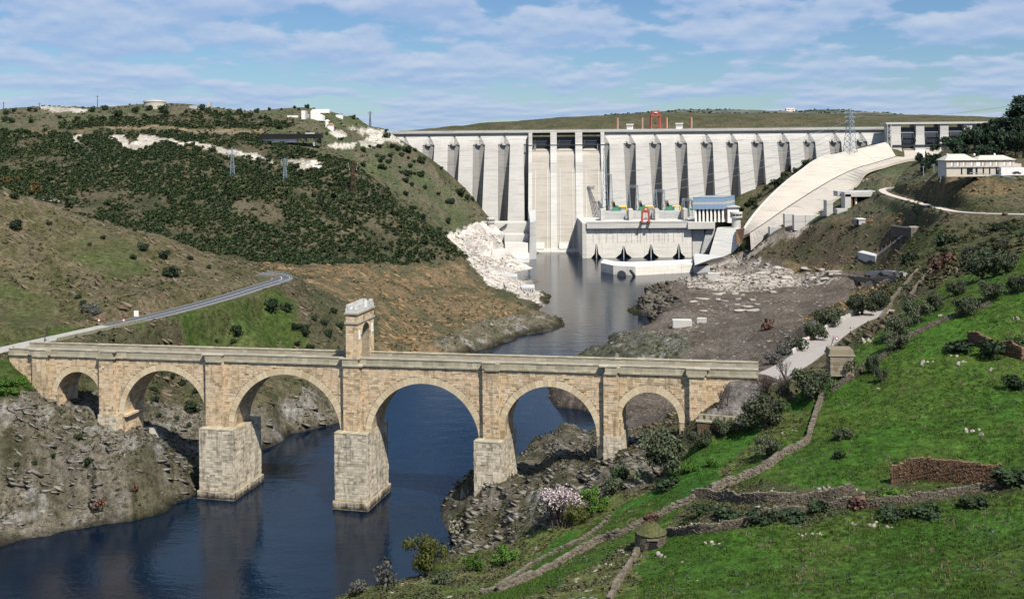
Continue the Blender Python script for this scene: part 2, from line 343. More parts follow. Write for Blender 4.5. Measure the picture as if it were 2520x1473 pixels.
# ---- grid: finer near, coarser far
NU, NV = 860, 640
ug = np.linspace(-560, 3080, NU); Yg = np.exp(np.linspace(math.log(16), math.log(1120), NV)) if False else None
tt = np.linspace(0, 1, NV)
Yg = 14*(1120/14.0)**(tt**.72)
Q = 3.24
def feat(X, Y): return np.stack([(F*X/Y)/800, Q*np.log(Y)], -1)
def rbf_fit(P):
    XY = P[:, :2].copy(); XY[:, 1] = np.maximum(XY[:, 1], 14)
    f = feat(XY[:, 0], XY[:, 1]); d = np.sqrt(((f[:, None]-f[None])**2).sum(-1)+.02**2)
    n = len(P); A = np.zeros((n+3, n+3)); A[:n, :n] = -d+np.eye(n)*.004; A[:n, n] = 1; A[:n, n+1:] = f; A[n, :n] = 1; A[n+1:, :n] = f.T
    w = np.linalg.solve(A, np.concatenate([P[:, 2], [0, 0, 0]])); return f, w
RF, RW = rbf_fit(PTS)
def rbf(X, Y):
    sh = X.shape; f = feat(X.ravel(), Y.ravel()); out = np.empty(len(f)); n = len(RF)
    for i in range(0, len(f), 20000):
        g = f[i:i+20000]; d = np.sqrt(((g[:, None, 0]-RF[None, :, 0])**2)+((g[:, None, 1]-RF[None, :, 1])**2)+.02**2)
        out[i:i+20000] = -d@RW[:n]+RW[n]+g@RW[n+1:]
    return out.reshape(sh)
# heights are solved on a coarse copy of the grid and refined by interpolation
ku, kv = 2, 2
UG, YG = np.meshgrid(ug, Yg); XG = (UG-UH)*YG/F
ZG = rbf(XG[::kv, ::ku], YG[::kv, ::ku])
def upsample(Z, n, m, axis):
    x = np.linspace(0, 1, n)
    return np.apply_along_axis(lambda r: np.interp(np.linspace(0, 1, m), x, r), axis, Z)
ci = np.arange(0, NU, ku); ri = np.arange(0, NV, kv)
Zc = np.stack([np.interp(np.arange(NU), ci, row) for row in ZG])
ZG = np.stack([np.interp(np.arange(NV), ri, Zc[:, j]) for j in range(NU)], 1)
VU, VV = proj(XG, YG, ZG)
# ---- ground cover zones, outlined where they lie (outline, nearest Y, farthest Y)
def inpoly(U, V, poly):
    r = np.zeros(U.shape, bool); n = len(poly)
    for i in range(n):
        x1, y1 = poly[i]; x2, y2 = poly[(i+1) % n]
        if y1 == y2: continue
        c = ((y1 > V) != (y2 > V)) & (U < (x2-x1)*(V-y1)/(y2-y1)+x1); r ^= c
    return r
nx = fbm(XG/9, YG/9, 3, 3)-.5; ny = fbm(XG/9, YG/9, 55, 3)-.5
JU = VU+nx*52*np.clip(260/YG, .3, 1.3); JV = VV+ny*36*np.clip(260/YG, .25, 1.3)
ZONES = [
 ('scrub', [(-600,250),(520,255),(640,330),(860,395),(960,480),(1060,560),(1150,640),(960,650),(640,650),(400,600),(-600,560)], 500, 900),
 ('hillgrass', [(-600,240),(900,240),(960,320),(1210,540),(1100,570),(900,440),(700,345),(640,330),(-600,318)], 700, 950),
 ('hillgrass', [(860,330),(1210,530),(1110,580),(950,460),(870,400)], 600, 950),
 ('scrub', [(150,302),(300,290),(420,282),(520,276),(640,286),(730,312),(640,318),(300,316),(150,316)], 650, 860),
 ('scar', [(268,338),(298,332),(322,356),(338,334),(405,338),(440,347),(520,354),(580,370),(640,386),(695,408),(650,400),(560,376),(470,360),(400,353),(352,368),(332,382),(305,370)], 560, 800),
 ('scar', [(806,324),(840,316),(858,337),(830,342)], 600, 950), ('scar', [(888,347),(910,330),(940,335),(950,350),(915,364),(886,362)], 600, 950), ('scar', [(95,266),(160,262),(215,268),(210,278),(150,276)], 600, 950), ('scar', [(170,337),(200,330),(192,352),(176,350)], 560, 800),
 ('scar', [(850,312),(960,318),(990,352),(940,338),(880,328)], 700, 950), ('scar', [(706,392),(748,388),(790,402),(762,420),(722,430),(740,410)], 500, 800),
 ('scar', [(800,355),(880,352),(870,366),(820,366)], 600, 950), ('rawsoil', [(250,312),(640,318),(660,330),(480,326),(250,322)], 650, 860), ('ochre', [(60,318),(250,318),(250,326),(60,326)], 600, 860),
 ('nearhill', [(-600,380),(130,495),(400,580),(640,665),(560,720),(330,790),(0,850),(-600,900)], 280, 520),
 ('grass', [(0,770),(110,800),(250,800),(500,735),(600,700),(560,740),(300,815),(-600,870),(-600,760)], 280, 420),
 ('hillgreen', [(200,560),(330,585),(380,660),(300,700),(180,650)], 330, 450),
 ('hillgreen', [(-100,680),(130,730),(150,800),(-100,830)], 300, 380),
 ('grass', [(340,800),(500,760),(660,715),(720,740),(760,850),(600,862),(330,862)], 300, 450),
 ('rock', [(-600,870),(120,960),(520,1010),(640,1010),(860,900),(860,1060),(620,1150),(490,1240),(-600,1500)], 225, 385),
 ('grass', [(-60,870),(60,905),(85,960),(30,985),(-100,960)], 250, 300),
 ('ochre', [(640,650),(1150,655),(1160,700),(1390,790),(1385,820),(1120,880),(930,870),(930,770),(780,700),(640,675)], 380, 700),
 ('peninsula', [(1060,840),(1280,770),(1390,780),(1395,815),(1120,885)], 400, 570),
 ('white', [(1100,575),(1195,545),(1320,540),(1330,740),(1360,760),(1200,700),(1150,640)], 560, 870),
 ('rock', [(1060,1200),(1300,1060),(1480,1030),(1600,1090),(1700,1110),(1560,1200),(1480,1210),(1380,1300),(1200,1370),(1080,1370)], 205, 340),
 ('spoil', [(1340,990),(1390,880),(1610,790),(1600,730),(1680,680),(1850,640),(2250,680),(2160,740),(2000,820),(1960,900),(1850,910),(1700,1000),(1560,1060)], 285, 740),
 ('darkrock', [(1575,690),(1640,700),(1680,760),(1640,800),(1580,790)], 520, 680),
 ('scree', [(1385,895),(1500,820),(1600,815),(1690,830),(1700,880),(1500,900)], 380, 530),
 ('whitescree', [(1660,690),(1760,640),(1850,620),(1960,540),(2000,555),(1850,660),(2080,655),(2070,690),(1850,720),(1700,710)], 560, 800),
 ('ochre', [(1900,640),(2060,650),(2110,640),(2090,670),(1960,670)], 540, 740),
 ('brownslope', [(1830,640),(1990,560),(2200,550),(2240,600),(2200,660),(2080,655),(1900,640)], 500, 800),
 ('ochre', [(2100,705),(2180,700),(2180,745),(1990,790),(1960,780),(2080,745)], 380, 560),
 ('green2', [(2240,560),(2560,540),(2700,620),(2519,760),(2250,700),(2130,790),(2110,750),(2200,690)], 240, 560),
 ('hillgrass', [(2050,400),(2330,400),(2330,430),(2200,460),(2160,480),(2400,530),(2250,550),(1950,550),(2090,470)], 500, 860),
 ('ochre', [(2310,430),(2420,430),(2519,450),(2519,480),(2350,475),(2300,455)], 430, 620),
 ('ochre', [(2000,540),(2200,528),(2250,545),(2100,550)], 500, 760),
 ('hillgrass', [(1830,530),(1960,420),(2100,360),(2180,350),(2170,360),(1990,400),(1880,500),(1840,560)], 740, 900),
 ('rawsoil', [(1860,500),(1960,430),(1995,405),(1940,450),(1890,510),(1840,560)], 740, 900),
 ('meadow', [(1000,1500),(1230,1400),(1440,1300),(1600,1220),(1640,1150),(1750,1090),(1870,1030),(2000,950),(2120,850),(2250,740),(2519,600),(3100,400),(3100,1600),(900,1700)], 60, 300),
 ('roughgrass', [(780,1500),(1000,1410),(1150,1370),(1260,1340),(1500,1210),(1600,1210),(1450,1300),(1230,1420),(1150,1500)], 120, 260),
 ('roughgrass', [(1240,1500),(1560,1330),(1600,1360),(1510,1500)], 110, 200),
 ('dry', [(2700,1240),(2519,1170),(2100,1200),(1720,1210),(1620,1310),(1760,1300),(2519,1215)], 150, 200),
 ('roughgrass', [(1640,1150),(1800,1070),(1900,1020),(2000,1000),(1950,1080),(1800,1170),(1700,1220)], 180, 250),
 ('bright', [(1240,1440),(1300,1380),(1440,1300),(1420,1345),(1330,1410)], 140, 220),
 ('bright', [(1490,1300),(1540,1240),(1700,1130),(1830,1060),(1960,985),(2020,970),(1900,1040),(1780,1150),(1760,1200),(1600,1250)], 160, 245),
 ('terrace', [(1720,1030),(1770,965),(1860,915),(1960,900),(1960,930),(1890,980),(1850,1040)], 205, 262),
 ('spoil', [(1860,915),(1960,890),(1940,940),(1860,960)], 220, 260),
]
PAL = { 'peninsula': ((.125,.105,.075),(.060,.060,.036),1.1), 'scar': ((0.43,0.40,0.35),(0.27,0.245,0.20),0.5),  # two colours each, patchy; then roughness of the ground in metres
 'base': ((0.078,0.068,0.042),(0.05,0.054,0.026),0.5), 'scrub': ((0.082,0.07,0.045),(0.04,0.043,0.024),0.6), 'hillgrass': ((0.058,0.07,0.034),(0.088,0.078,0.052),0.6),
 'nearhill': ((0.108,0.088,0.054),(0.056,0.056,0.024),0.8), 'grass': ((0.042,0.066,0.016),(0.064,0.068,0.028),0.4), 'rock': ((0.130,0.114,0.090),(0.056,0.053,0.031),1.2),
 'ochre': ((0.150,0.104,0.060),(0.064,0.062,0.034),0.9), 'hillgreen': ((.058,.068,.025),(.085,.076,.042),.6), 'darkrock': ((0.062,0.058,0.05),(0.105,0.095,0.078),1.4), 'white': ((.56,.51,.45),(.33,.30,.27),1.2),
 'spoil': ((0.112,0.095,0.08),(0.075,0.062,0.052),0.5), 'scree': ((0.105,0.098,0.082),(0.062,0.066,0.042),0.8), 'whitescree': ((.34,.305,.265),(.125,.105,.085),.8),
 'brownslope': ((0.08,0.062,0.042),(0.056,0.056,0.03),0.7), 'green2': ((0.046,0.062,0.02),(0.074,0.068,0.034),0.8), 'rawsoil': ((0.21,0.16,0.1),(0.1,0.09,0.055),0.8),
 'meadow': ((0.040,0.094,0.013),(0.052,0.084,0.016),0.3), 'roughgrass': ((.110,.118,.042),(.070,.098,.024),.4), 'bright': ((0.03,0.1,0.014),(0.04,0.094,0.015),0.18),
 'terrace': ((0.185,0.165,0.155),(0.135,0.12,0.108),0.06), 'dry': ((0.08,0.07,0.042),(0.046,0.06,0.02),0.5)}
zi = np.zeros(XG.shape, int); names = ['base']
for nm, poly, y0, y1 in ZONES:
    if nm not in names: names.append(nm)
    zi[(YG >= y0) & (YG <= y1) & inpoly(JU, JV, poly)] = names.index(nm)
A = np.array([PAL[n][0] for n in names]); B = np.array([PAL[n][1] for n in names]); R = np.array([PAL[n][2] for n in names])
patch = np.clip((fbm(XG/14, YG/14, 91, 5, .62)-.5)*3.6+.5, 0, 1)[..., None]
rocky = np.isin(zi, [names.index(n_) for n_ in ('rock', 'scree', 'darkrock', 'ochre', 'nearhill', 'peninsula')])[..., None]
p2 = np.clip((fbm((XG*.8+YG*.5)/5, (YG*.9-XG*.4)/9, 191, 5, .68)-.5)*6+.5, 0, 1)[..., None]
patch = np.where(rocky, np.clip(.35*patch+.65*p2, 0, 1), patch)
CG = A[zi]*(1-patch)+B[zi]*patch
lite = np.clip((fbm((XG*.7+YG*.6)/7, (YG*.8-XG*.5)/3.5, 291, 5, .6)-.58)*9, 0, 1)[..., None]*np.isin(zi, [names.index('rock'), names.index('scree'), names.index('peninsula')])[..., None]
CG = CG*(1-lite*.8)+np.array((.205,.198,.182))*lite*.8
CG = CG*(.80+.42*fbm(XG/2.2, YG/2.2, 201, 3, .6))[..., None]
# wet dark margin along the river
wetm = np.clip(1-(ZG+(fbm(XG/4, YG/4, 401, 3)-.5)*1.6-.2)/1.3, 0, 1)[..., None]*(YG < 700)[..., None]
CG = CG*(1-.72*wetm)
# ---- relief
ZG = np.where(YG < 126, np.minimum(ZG, 85.5-.462*YG), ZG)
amp = R[zi]
def blur(a, n):
    for _ in range(n):
        b = np.pad(a, 1, mode='edge'); a = (b[:-2, 1:-1]+b[2:, 1:-1]+b[1:-1, :-2]+b[1:-1, 2:]+2*a)/6
    return a
amp = blur(amp, 4)
far = np.clip(YG/260, .6, 3.0)
rk = (zi == names.index('rock')) | (zi == names.index('darkrock')) | (zi == names.index('scree')) | (zi == names.index('peninsula')) | (zi == names.index('white'))
rk = blur(rk.astype(float), 3)
rel = (fbm(XG/(9*far), YG/(9*far), 5, 5, .55)-.5)*3.2*amp*far**.6
crag = (ridged((XG*.8+YG*.5)/(5*far**.7), (YG*.9-XG*.4)/(13*far**.7), 33, 5)-.55)*4.4*rk*far**.5
edge = np.clip((ZG+1.5)/5, .12, 1)
fine = (ridged((XG*.8+YG*.55)/2.6, (YG*.85-XG*.5)/6.5, 77, 4)-.55)*1.3*rk*np.clip(YG/270, .8, 2)
ZG = ZG+(rel+crag+fine)*np.where(ZG < 6, edge, 1)
# no relief under the works
def flatten(pts, width, dz=-.25, soft=4.0):
    """press the ground down along a line of world points"""
    global ZG
    for a, b in zip(pts[:-1], pts[1:]):
        a = Vector(a); b = Vector(b); ax, ay, bx, by = a.x, a.y, b.x, b.y; L2 = (bx-ax)**2+(by-ay)**2+1e-9
        lo, hi = min(ay, by)-width-soft-2, max(ay, by)+width+soft+2
        r0, r1 = np.searchsorted(Yg, lo), np.searchsorted(Yg, hi)+1
        X = XG[r0:r1]; Y = YG[r0:r1]
        t = np.clip(((X-ax)*(bx-ax)+(Y-ay)*(by-ay))/L2, 0, 1)
        d = np.sqrt((X-ax-t*(bx-ax))**2+(Y-ay-t*(by-ay))**2); z = a.z+t*(b.z-a.z)+dz
        k = np.clip((width+soft-d)/soft, 0, 1); k = k*k*(3-2*k)
        ZG[r0:r1] = ZG[r0:r1]*(1-k)+z*k
def smooth_line(rows, n=6, conv=None):
    P = [Vector(conv(*r)) if conv else Vector(r) for r in rows]; out = []
    for i in range(len(P)-1):
        p0, p1, p2, p3 = P[max(i-1, 0)], P[i], P[i+1], P[min(i+2, len(P)-1)]
        for k in range(n):
            t = k/n; out.append(.5*((2*p1)+(p2-p0)*t+(2*p0-5*p1+4*p2-p3)*t*t+(3*p1-p0-3*p2+p3)*t**3))
    out.append(P[-1]); return out
RL = smooth_line(ROADL, 6, atZ); RR = smooth_line(ROADR, 6, atZ); RU = smooth_line(ROADU, 6, atZ)
flatten(RL, 5.2, soft=5); flatten(RR, 5.0, soft=4); flatten(RU, 4.5, soft=5)
_sky = np.log(Yg)
def ground(x, y):
    u = UH+F*x/max(y, 14.1); i = (u-ug[0])/(ug[1]-ug[0]); j = np.interp(y, Yg, np.arange(NV))
    i = min(max(i, 0), NU-1.001); j = min(max(j, 0), NV-1.001); i0, j0 = int(i), int(j); a, b = i-i0, j-j0
    return float((ZG[j0, i0]*(1-a)+ZG[j0, i0+1]*a)*(1-b)+(ZG[j0+1, i0]*(1-a)+ZG[j0+1, i0+1]*a)*b)
def hit(u, v, y0=60, y1=1100):
    """first ground met along a line of sight"""
    a, b = derot(u, v); y = y0; st = .6
    while y < y1:
        if ground(a*y/F, y) >= CH-b*y/F:
            lo, hi = y-st, y
            for _ in range(8):
                m = (lo+hi)/2
                if ground(a*m/F, m) >= CH-b*m/F: hi = m
                else: lo = m
            return Vector((a*hi/F, hi, ground(a*hi/F, hi)))
        st = max(.6, y*.004); y += st
    return None
def onground(u, v, y0=60, y1=1100):
    for k in range(9):      # never out in the river: step down the picture to the bank
        p = hit(u, v+k*7, y0, y1)
        if p is not None and p.z > .25: return p
    p = hit(u, v, y0, y1); return p if p is not None else atY(u, v, y1-5)
# ---- materials and meshes
def mat_ground():
    m, nt, b = mat_base('ground_cover', .95, .08)
    at = nt.nodes.new('ShaderNodeAttribute'); at.attribute_name = 'cover'
    n1 = noise(nt, .55, 8, .78); n2 = noise(nt, 2.4, 6, .8); n3 = noise(nt, .06, 4, .6); n4 = noise(nt, .9, 5, .7, stretch=(1, 1, 3))
    c = mixc(nt, at.outputs['Color'], maprange(nt, n1, .34, .66, .34, 1.7), 1, 'MULTIPLY')
    c = mixc(nt, c, maprange(nt, n2, .35, .65, .5, 1.5), 1, 'MULTIPLY')
    c = mixc(nt, c, (.055, .046, .03), maprange(nt, n4, .58, .72, 0, .65))
    c = mixc(nt, c, maprange(nt, n3, .3, .7, .85, 1.15), 1, 'MULTIPLY')
    nt.links.new(c, b.inputs['Base Color'])
    bump(nt, b, n1, 1.0, .9)
    return m
M_GROUND = mat_ground()
def terrain_piece(name, rows, mask_cols):
    r0, r1 = rows; c0, c1 = mask_cols
    X, Y, Z, C = XG[r0:r1, c0:c1], YG[r0:r1, c0:c1], ZG[r0:r1, c0:c1], CG[r0:r1, c0:c1]
    h, w = X.shape; v = np.stack([X, Y, Z], -1).reshape(-1, 3)
    i = np.arange(h*w).reshape(h, w); q = np.stack([i[:-1, :-1], i[:-1, 1:], i[1:, 1:], i[1:, :-1]], -1).reshape(-1, 4)
    me = bpy.data.meshes.new(name); me.vertices.add(len(v)); me.vertices.foreach_set('co', v.ravel())
    me.loops.add(q.size); me.loops.foreach_set('vertex_index', q.ravel()); me.polygons.add(len(q))
    me.polygons.foreach_set('loop_start', np.arange(0, q.size, 4)); me.polygons.foreach_set('loop_total', np.full(len(q), 4)); me.update()
    me.polygons.foreach_set('use_smooth', np.ones(len(q), bool))
    at = me.attributes.new('cover', 'FLOAT_COLOR', 'POINT'); c = np.concatenate([C.reshape(-1, 3), np.ones((len(v), 1))], 1)
    at.data.foreach_set('color', c.ravel().astype(np.float32)); me.materials.append(M_GROUND)
    o = link(name, me); o['kind'] = 'structure'; return o
def build_terrain():
    mid = int(np.searchsorted(ug, 1270)); k = int(np.searchsorted(Yg, 470)); r2 = int(np.searchsorted(Yg, 300))
    terrain_piece('left_riverbank', (0, k+1), (0, mid+1)); terrain_piece('scrub_hill', (k, NV), (0, mid+1))
    terrain_piece('meadow', (0, r2+1), (mid, NU)); terrain_piece('right_riverbank', (r2, NV), (mid, NU))
SA, SB = hit(2232, 580, 400), hit(2162, 632, 400)
flatten([SA, SB], 2.5, -.15, 5)
build_terrain()
def mat_water():
    m, nt, b = mat_base('river_water', .06, .31); b.inputs['IOR'].default_value = 1.33
    geo = nt.nodes.new('ShaderNodeNewGeometry')
    def nz(scale, st, d=4):
        mp = nt.nodes.new('ShaderNodeMapping'); mp.inputs['Scale'].default_value = st; nt.links.new(geo.outputs['Position'], mp.inputs[0])
        n = nnode(nt, 'ShaderNodeTexNoise', Scale=scale, Detail=d, Roughness=.6); nt.links.new(mp.outputs[0], n.inputs['Vector']); return n.outputs['Fac']
    c = mixc(nt, (.001,.005,.013), (.003,.012,.026), maprange(nt, nz(.03, (1,.6,1)), .35, .7))
    nt.links.new(c, b.inputs['Base Color'])
    sw = nz(.02, (1, .35, 1), 5)
    nt.links.new(maprange(nt, sw, .4, .65, .05, .16), b.inputs['Roughness'])
    a = nz(.9, (1, .8, 1), 3); c2 = nz(.16, (.6, 1.3, 1), 3)
    add = nt.nodes.new('ShaderNodeMath'); add.operation = 'MULTIPLY_ADD'; nt.links.new(c2, add.inputs[0]); add.inputs[1].default_value = 2.2; nt.links.new(a, add.inputs[2])
    bump(nt, b, add.outputs[0], .07, .7)
    return m
mb = MB(); mb.add([(-420, 60, 0), (320, 60, 0), (320, 905, 0), (-420, 905, 0)], [(0, 1, 2, 3)])
o = mb.build('river', mat_water()); o['kind'] = 'structure'
# ---- far hill beyond the dam
def build_far_hill():
    ctl = [(-600,330),(900,340),(1180,334),(1250,317),(1330,306),(1420,294),(1500,286),(1580,280),(1650,275),(1720,274),(1800,275),(1900,276),(2000,274),(2080,276),(2150,283),(2220,291),(2300,296),(2420,300),(2519,302),(3100,305)]
    n = 520; us = np.linspace(-600, 3100, n); rows = 42; Y0 = 1850.0
    du = np.interp(us, [c[0] for c in ctl], [c[1] for c in ctl])
    a = us-UH-ROLL*(du-VH); bb = du-VH+ROLL*(us-UH); crest = CH-bb*Y0/F; X = a*Y0/F
    V = []; C = []
    for r in range(rows):
        t = r/(rows-1); y = 1180+(Y0-1180)*t if t <= .7 else None
        y = 1180+900*t; hgt = np.sin(min(t/.745, 1)*math.pi/2)**.8 if t <= .745 else 1-(t-.745)*.8
        x = X*(y/Y0)**.35
        z = 70+(crest-70)*hgt+(fbm(x/60, np.full(n, y/60), 8, 5)-.5)*9*(1 if t < .7 else .5)
        V.append(np.stack([x, np.full(n, y), z], -1))
        p = np.clip((fbm(x/55, np.full(n, y/30), 77, 5, .65)-.5)*4+.5, 0, 1)[:, None]
        C.append(np.array((.050,.072,.060))*(1-p)+np.array((.115,.122,.110))*p)  # bluish distance haze is mixed into both ground colours
    v = np.array(V).reshape(-1, 3); c = np.array(C).reshape(-1, 3)
    i = np.arange(rows*n).reshape(rows, n); q = np.stack([i[:-1, :-1], i[:-1, 1:], i[1:, 1:], i[1:, :-1]], -1).reshape(-1, 4)
    me = bpy.data.meshes.new('far_hill'); me.from_pydata(v.tolist(), [], q.tolist())
    at = me.attributes.new('cover', 'FLOAT_COLOR', 'POINT'); at.data.foreach_set('color', np.concatenate([c, np.ones((len(v), 1))], 1).ravel().astype(np.float32))
    me.materials.append(M_GROUND); me.polygons.foreach_set('use_smooth', [True]*len(q)); o = link('far_hill', me); o['kind'] = 'structure'
    return v.reshape(rows, n, 3)
FARV = build_far_hill()
# ------------------------------------------------------------------ the Roman bridge
STONE_COLS = [(.33,.235,.14), (.53,.395,.245), (.62,.485,.315), (.56,.39,.245), (.64,.52,.37), (.38,.30,.21)]
M_STONE = mat_stone('sandstone_blocks', STONE_COLS, True, (.17,.13,.085), .61); M_STONE_O = mat_stone('sandstone_single', STONE_COLS, False, (.17,.13,.085), .61)
M_PIER = mat_stone('pier_blocks', [(.38,.33,.25),(.53,.46,.35),(.60,.53,.41),(.46,.40,.305),(.28,.25,.195)], True, (.09,.08,.065), .7, True)
M_PIER_O = mat_stone('pier_single', [(.38,.33,.25),(.53,.46,.35),(.60,.53,.41),(.46,.40,.305),(.28,.25,.195)], False, (.09,.08,.065), .7, True)
M_VOUS = mat_stone('voussoir_stone', [(.46,.36,.225),(.55,.45,.30),(.60,.50,.345),(.49,.38,.245)], False, (.16,.12,.08), .35)
M_PARAPET = mat_stone('parapet_stone', [(.27,.24,.175),(.37,.325,.235),(.31,.285,.215),(.43,.38,.28)], True, (.12,.115,.09), .55)
def mat_core():
    m, nt, b = mat_base('wall_core', .95, .1)
    tc = nt.nodes.new('ShaderNodeTexCoord'); mp = nt.nodes.new('ShaderNodeMapping'); mp.inputs['Rotation'].default_value = (math.pi/2, 0, 0)
    nt.links.new(tc.outputs['Object'], mp.inputs[0])
    br = nt.nodes.new('ShaderNodeTexBrick'); nt.links.new(mp.outputs[0], br.inputs[0])
    for k, x in (('Scale', 1), ('Mortar Size', .02), ('Brick Width', 1.2), ('Row Height', .6)): br.inputs[k].default_value = x
    br.inputs['Color1'].default_value = (.36,.30,.21,1); br.inputs['Color2'].default_value = (.27,.22,.15,1); br.inputs['Mortar'].default_value = (.14,.115,.08,1)
    n = noise(nt, .5, 5, .65); nt.links.new(mixc(nt, br.outputs[0], maprange(nt, n, .3, .7, .6, 1.25), 1, 'MULTIPLY'), b.inputs['Base Color'])
    return m
M_CORE = mat_core()
M_ASPHALT = mat_plain('asphalt', (.062,.070,.082), .9, .15, 2); M_PALE_ROAD = mat_plain('pale_road', (.42,.40,.385), .9, .15, .6)
def ztop(s): return BL.z+(BR.z-BL.z)*s/BLEN
bridge = thing('stone_bridge', 'long Roman stone bridge of six round arches crossing the river gorge', 'bridge', (BL.x, BL.y, 0), BRZ)
ARCH = []
for uL, uR, vs_, vc in ((140.4,246.6,966,914),(305.8,508.6,1012,911.2),(575.3,839.7,1053,920.8),(913,1180,1076.7,943.1),(1241.7,1468.8,1064,950.7),(1528,1671.8,1036,964.3)):
    sl_, _ = s_at(uL, vs_); sr, _ = s_at(uR, vs_); c = (sl_+sr)/2; _, zc = s_at((uL+uR)/2, vc); r = (sr-sl_)/2
    ARCH.append((c, r, zc-r))
def cor(s): return ztop(s)-1.95           # underside of the cornice
S0, S1 = -1.0, BLEN+.5
THK = 8.6
unit = None
def unit_block():
    global unit
    if unit is None:
        bm = bmesh.new(); bmesh.ops.create_cube(bm, size=1); bmesh.ops.bevel(bm, geom=[e for e in bm.edges], offset=.035, segments=1, affect='EDGES')
        unit = bpy.data.meshes.new('block'); bm.to_mesh(unit); bm.free()
    return unit
def build_bridge():
    rnd = random.Random(11)
    # --- solid core with the arch openings
    pl = [(S1, cor(S1)), (S0, cor(S0)), (S0, -5)]
    for c, r, zs in ARCH:
        pl.append((c-r, -5))
        for k in range(0, 29): a = math.pi-math.pi*k/28; pl.append((c+r*math.cos(a), zs+r*math.sin(a)))
        pl.append((c+r, -5))
    pl.append((S1, -5))
    mb = MB(); mb.prism(pl, 0, THK); core = mb.build('arch_wall', M_CORE, bridge)
    def in_wall(s, z, m=.25):
        if z > cor(s): return False
        for c, r, zs in ARCH:
            if abs(s-c) < r+m and z < zs: return False
            if z >= zs and (s-c)**2+(z-zs)**2 < (r+1.65)**2: return False
        return True
    # --- stones of one wall face; a runs along the face, z up
    def face(mbs, a0, a1, z0, z1, put, test=None, hc=.62, lw=1.25, jut=.06, single=None, skip=.02):
        z = z0
        while z < z1-.15:
            h = min(hc*rnd.uniform(.85, 1.2), z1-z)
            if z1-z-h < .25: h = z1-z
            a = a0-rnd.uniform(0, lw*.6)
            while a < a1:
                w = lw*rnd.uniform(.6, 1.35); b0, b1 = max(a, a0), min(a+w, a1); a += w
                if b1-b0 < .2: continue
                if test:
                    while b1-b0 > .3 and not test((b0+.1), z+h/2): b0 += .25
                    while b1-b0 > .3 and not test((b1-.1), z+h/2): b1 -= .25
                    if b1-b0 < .3 or not test((b0+b1)/2, z+h/2): continue
                if rnd.random() < skip: continue      # a lost stone
                j = jut*rnd.uniform(.2, 1.6); g = .02
                c = put(b0+g, b1-g, z+g, z+h-g, j)
                if single is not None and len(single) < single_max: single.append(c)
                else:
                    mbs.tint = rnd.random(); mbs.box(*c)
            z += h
    single_max = 0
    front = lambda t: (lambda b0, b1, z0, z1, j: (b0, b1, t-j, t+.3, z0, z1))
    right = lambda s: (lambda b0, b1, z0, z1, j: (s-.3, s+j, b0, b1, z0, z1))
    left = lambda s: (lambda b0, b1, z0, z1, j: (s-j, s+.3, b0, b1, z0, z1))
    # spandrel walls
    mb = MB(); face(mb, S0, S1, 3, max(cor(S0), cor(S1))-.05, front(0), in_wall, .58, 1.15)
    for c, r, zs in ARCH:      # jambs of the arches, both sides
        face(mb, .1, THK-.1, max(-2, zs-16), zs, right(c-r), None, .6, 1.2); face(mb, .1, THK-.1, max(-2, zs-16), zs, left(c+r), None, .6, 1.2)
    o = mb.build('ashlar_stones', M_STONE, core); o['kind'] = 'stuff'
    # voussoirs, one by one
    for c, r, zs in ARCH:
        n = max(15, int(round(math.pi*r/.95))) | 1; d = math.pi/n; th = 1.5
        def wedge(a, rr): return (rr*math.sin(a), rr*math.cos(a))
        g = .018/r; p = [wedge(-d/2+g, r-.02), wedge(d/2-g, r-.02), wedge(d/2-g, r+th), wedge(-d/2+g, r+th)]
        mb = MB(); mb.hexa([(p[0][0], -.10, p[0][1]), (p[1][0], -.10, p[1][1]), (p[1][0], 1.3, p[1][1]), (p[0][0], 1.3, p[0][1]),
                            (p[3][0], -.10, p[3][1]), (p[2][0], -.10, p[2][1]), (p[2][0], 1.3, p[2][1]), (p[3][0], 1.3, p[3][1])])
        me = mb.mesh('voussoir', M_VOUS)
        for k in range(n):
            a = -math.pi/2+d*(k+.5); link('voussoir', me, bridge, (c, rnd.uniform(-.05, .03), zs), (0, a, 0))
    # vault lining: rows of long stones under each arch
    mb = MB()
    for c, r, zs in ARCH:
        n = int(math.pi*r/1.0)
        for k in range(n):
            a0, a1 = math.pi*k/n+.004, math.pi*(k+1)/n-.004
            t = 1.35
            while t < THK:
                w = rnd.uniform(1, 1.9); t1 = min(t+w, THK); j = rnd.uniform(.01, .05); mb.tint = rnd.random()
                q = [(c+(r-jj)*math.cos(a), tt_, zs+(r-jj)*math.sin(a)) for jj in (j, -.2) for (a, tt_) in ((a0, t+.02), (a1, t+.02), (a1, t1-.02), (a0, t1-.02))]
                mb.hexa(q); t = t1
    o = mb.build('vault_stones', M_STONE, core); o['kind'] = 'stuff'
    # --- pilasters on the front
    PIL = []
    for uL, uR, zlow in ((79,114,12),(243.8,278,9),(506,547,0),(844.5,885.6,0),(1187.6,1226.3,0),(1484.9,1519.8,8),(1696.5,1737,14)):
        a, _ = s_at(uL, 950, -1.2); b, _ = s_at(uR, 950, -1.2); PIL.append((a, b, zlow))
    for i, (a, b, zl) in enumerate(PIL):
        mb = MB(); zt = cor((a+b)/2); mb.box(a, b, -1.2, .4, zl, zt); p = mb.build('pilaster', M_CORE, bridge)
        mb = MB(); face(mb, a, b, max(zl, 3), zt-.02, front(-1.2), None, .58, 1.1); face(mb, -1.2, .0, max(zl, 3), zt-.02, right(b), None, .58, .9); face(mb, -1.2, .0, max(zl, 3), zt-.02, left(a), None, .58, .9)
        o = mb.build('pilaster_stones', M_STONE, p); o['kind'] = 'stuff'
    # --- river piers (wide lower blocks)
    t0 = -3.5; tb = 11.5
    piers = []
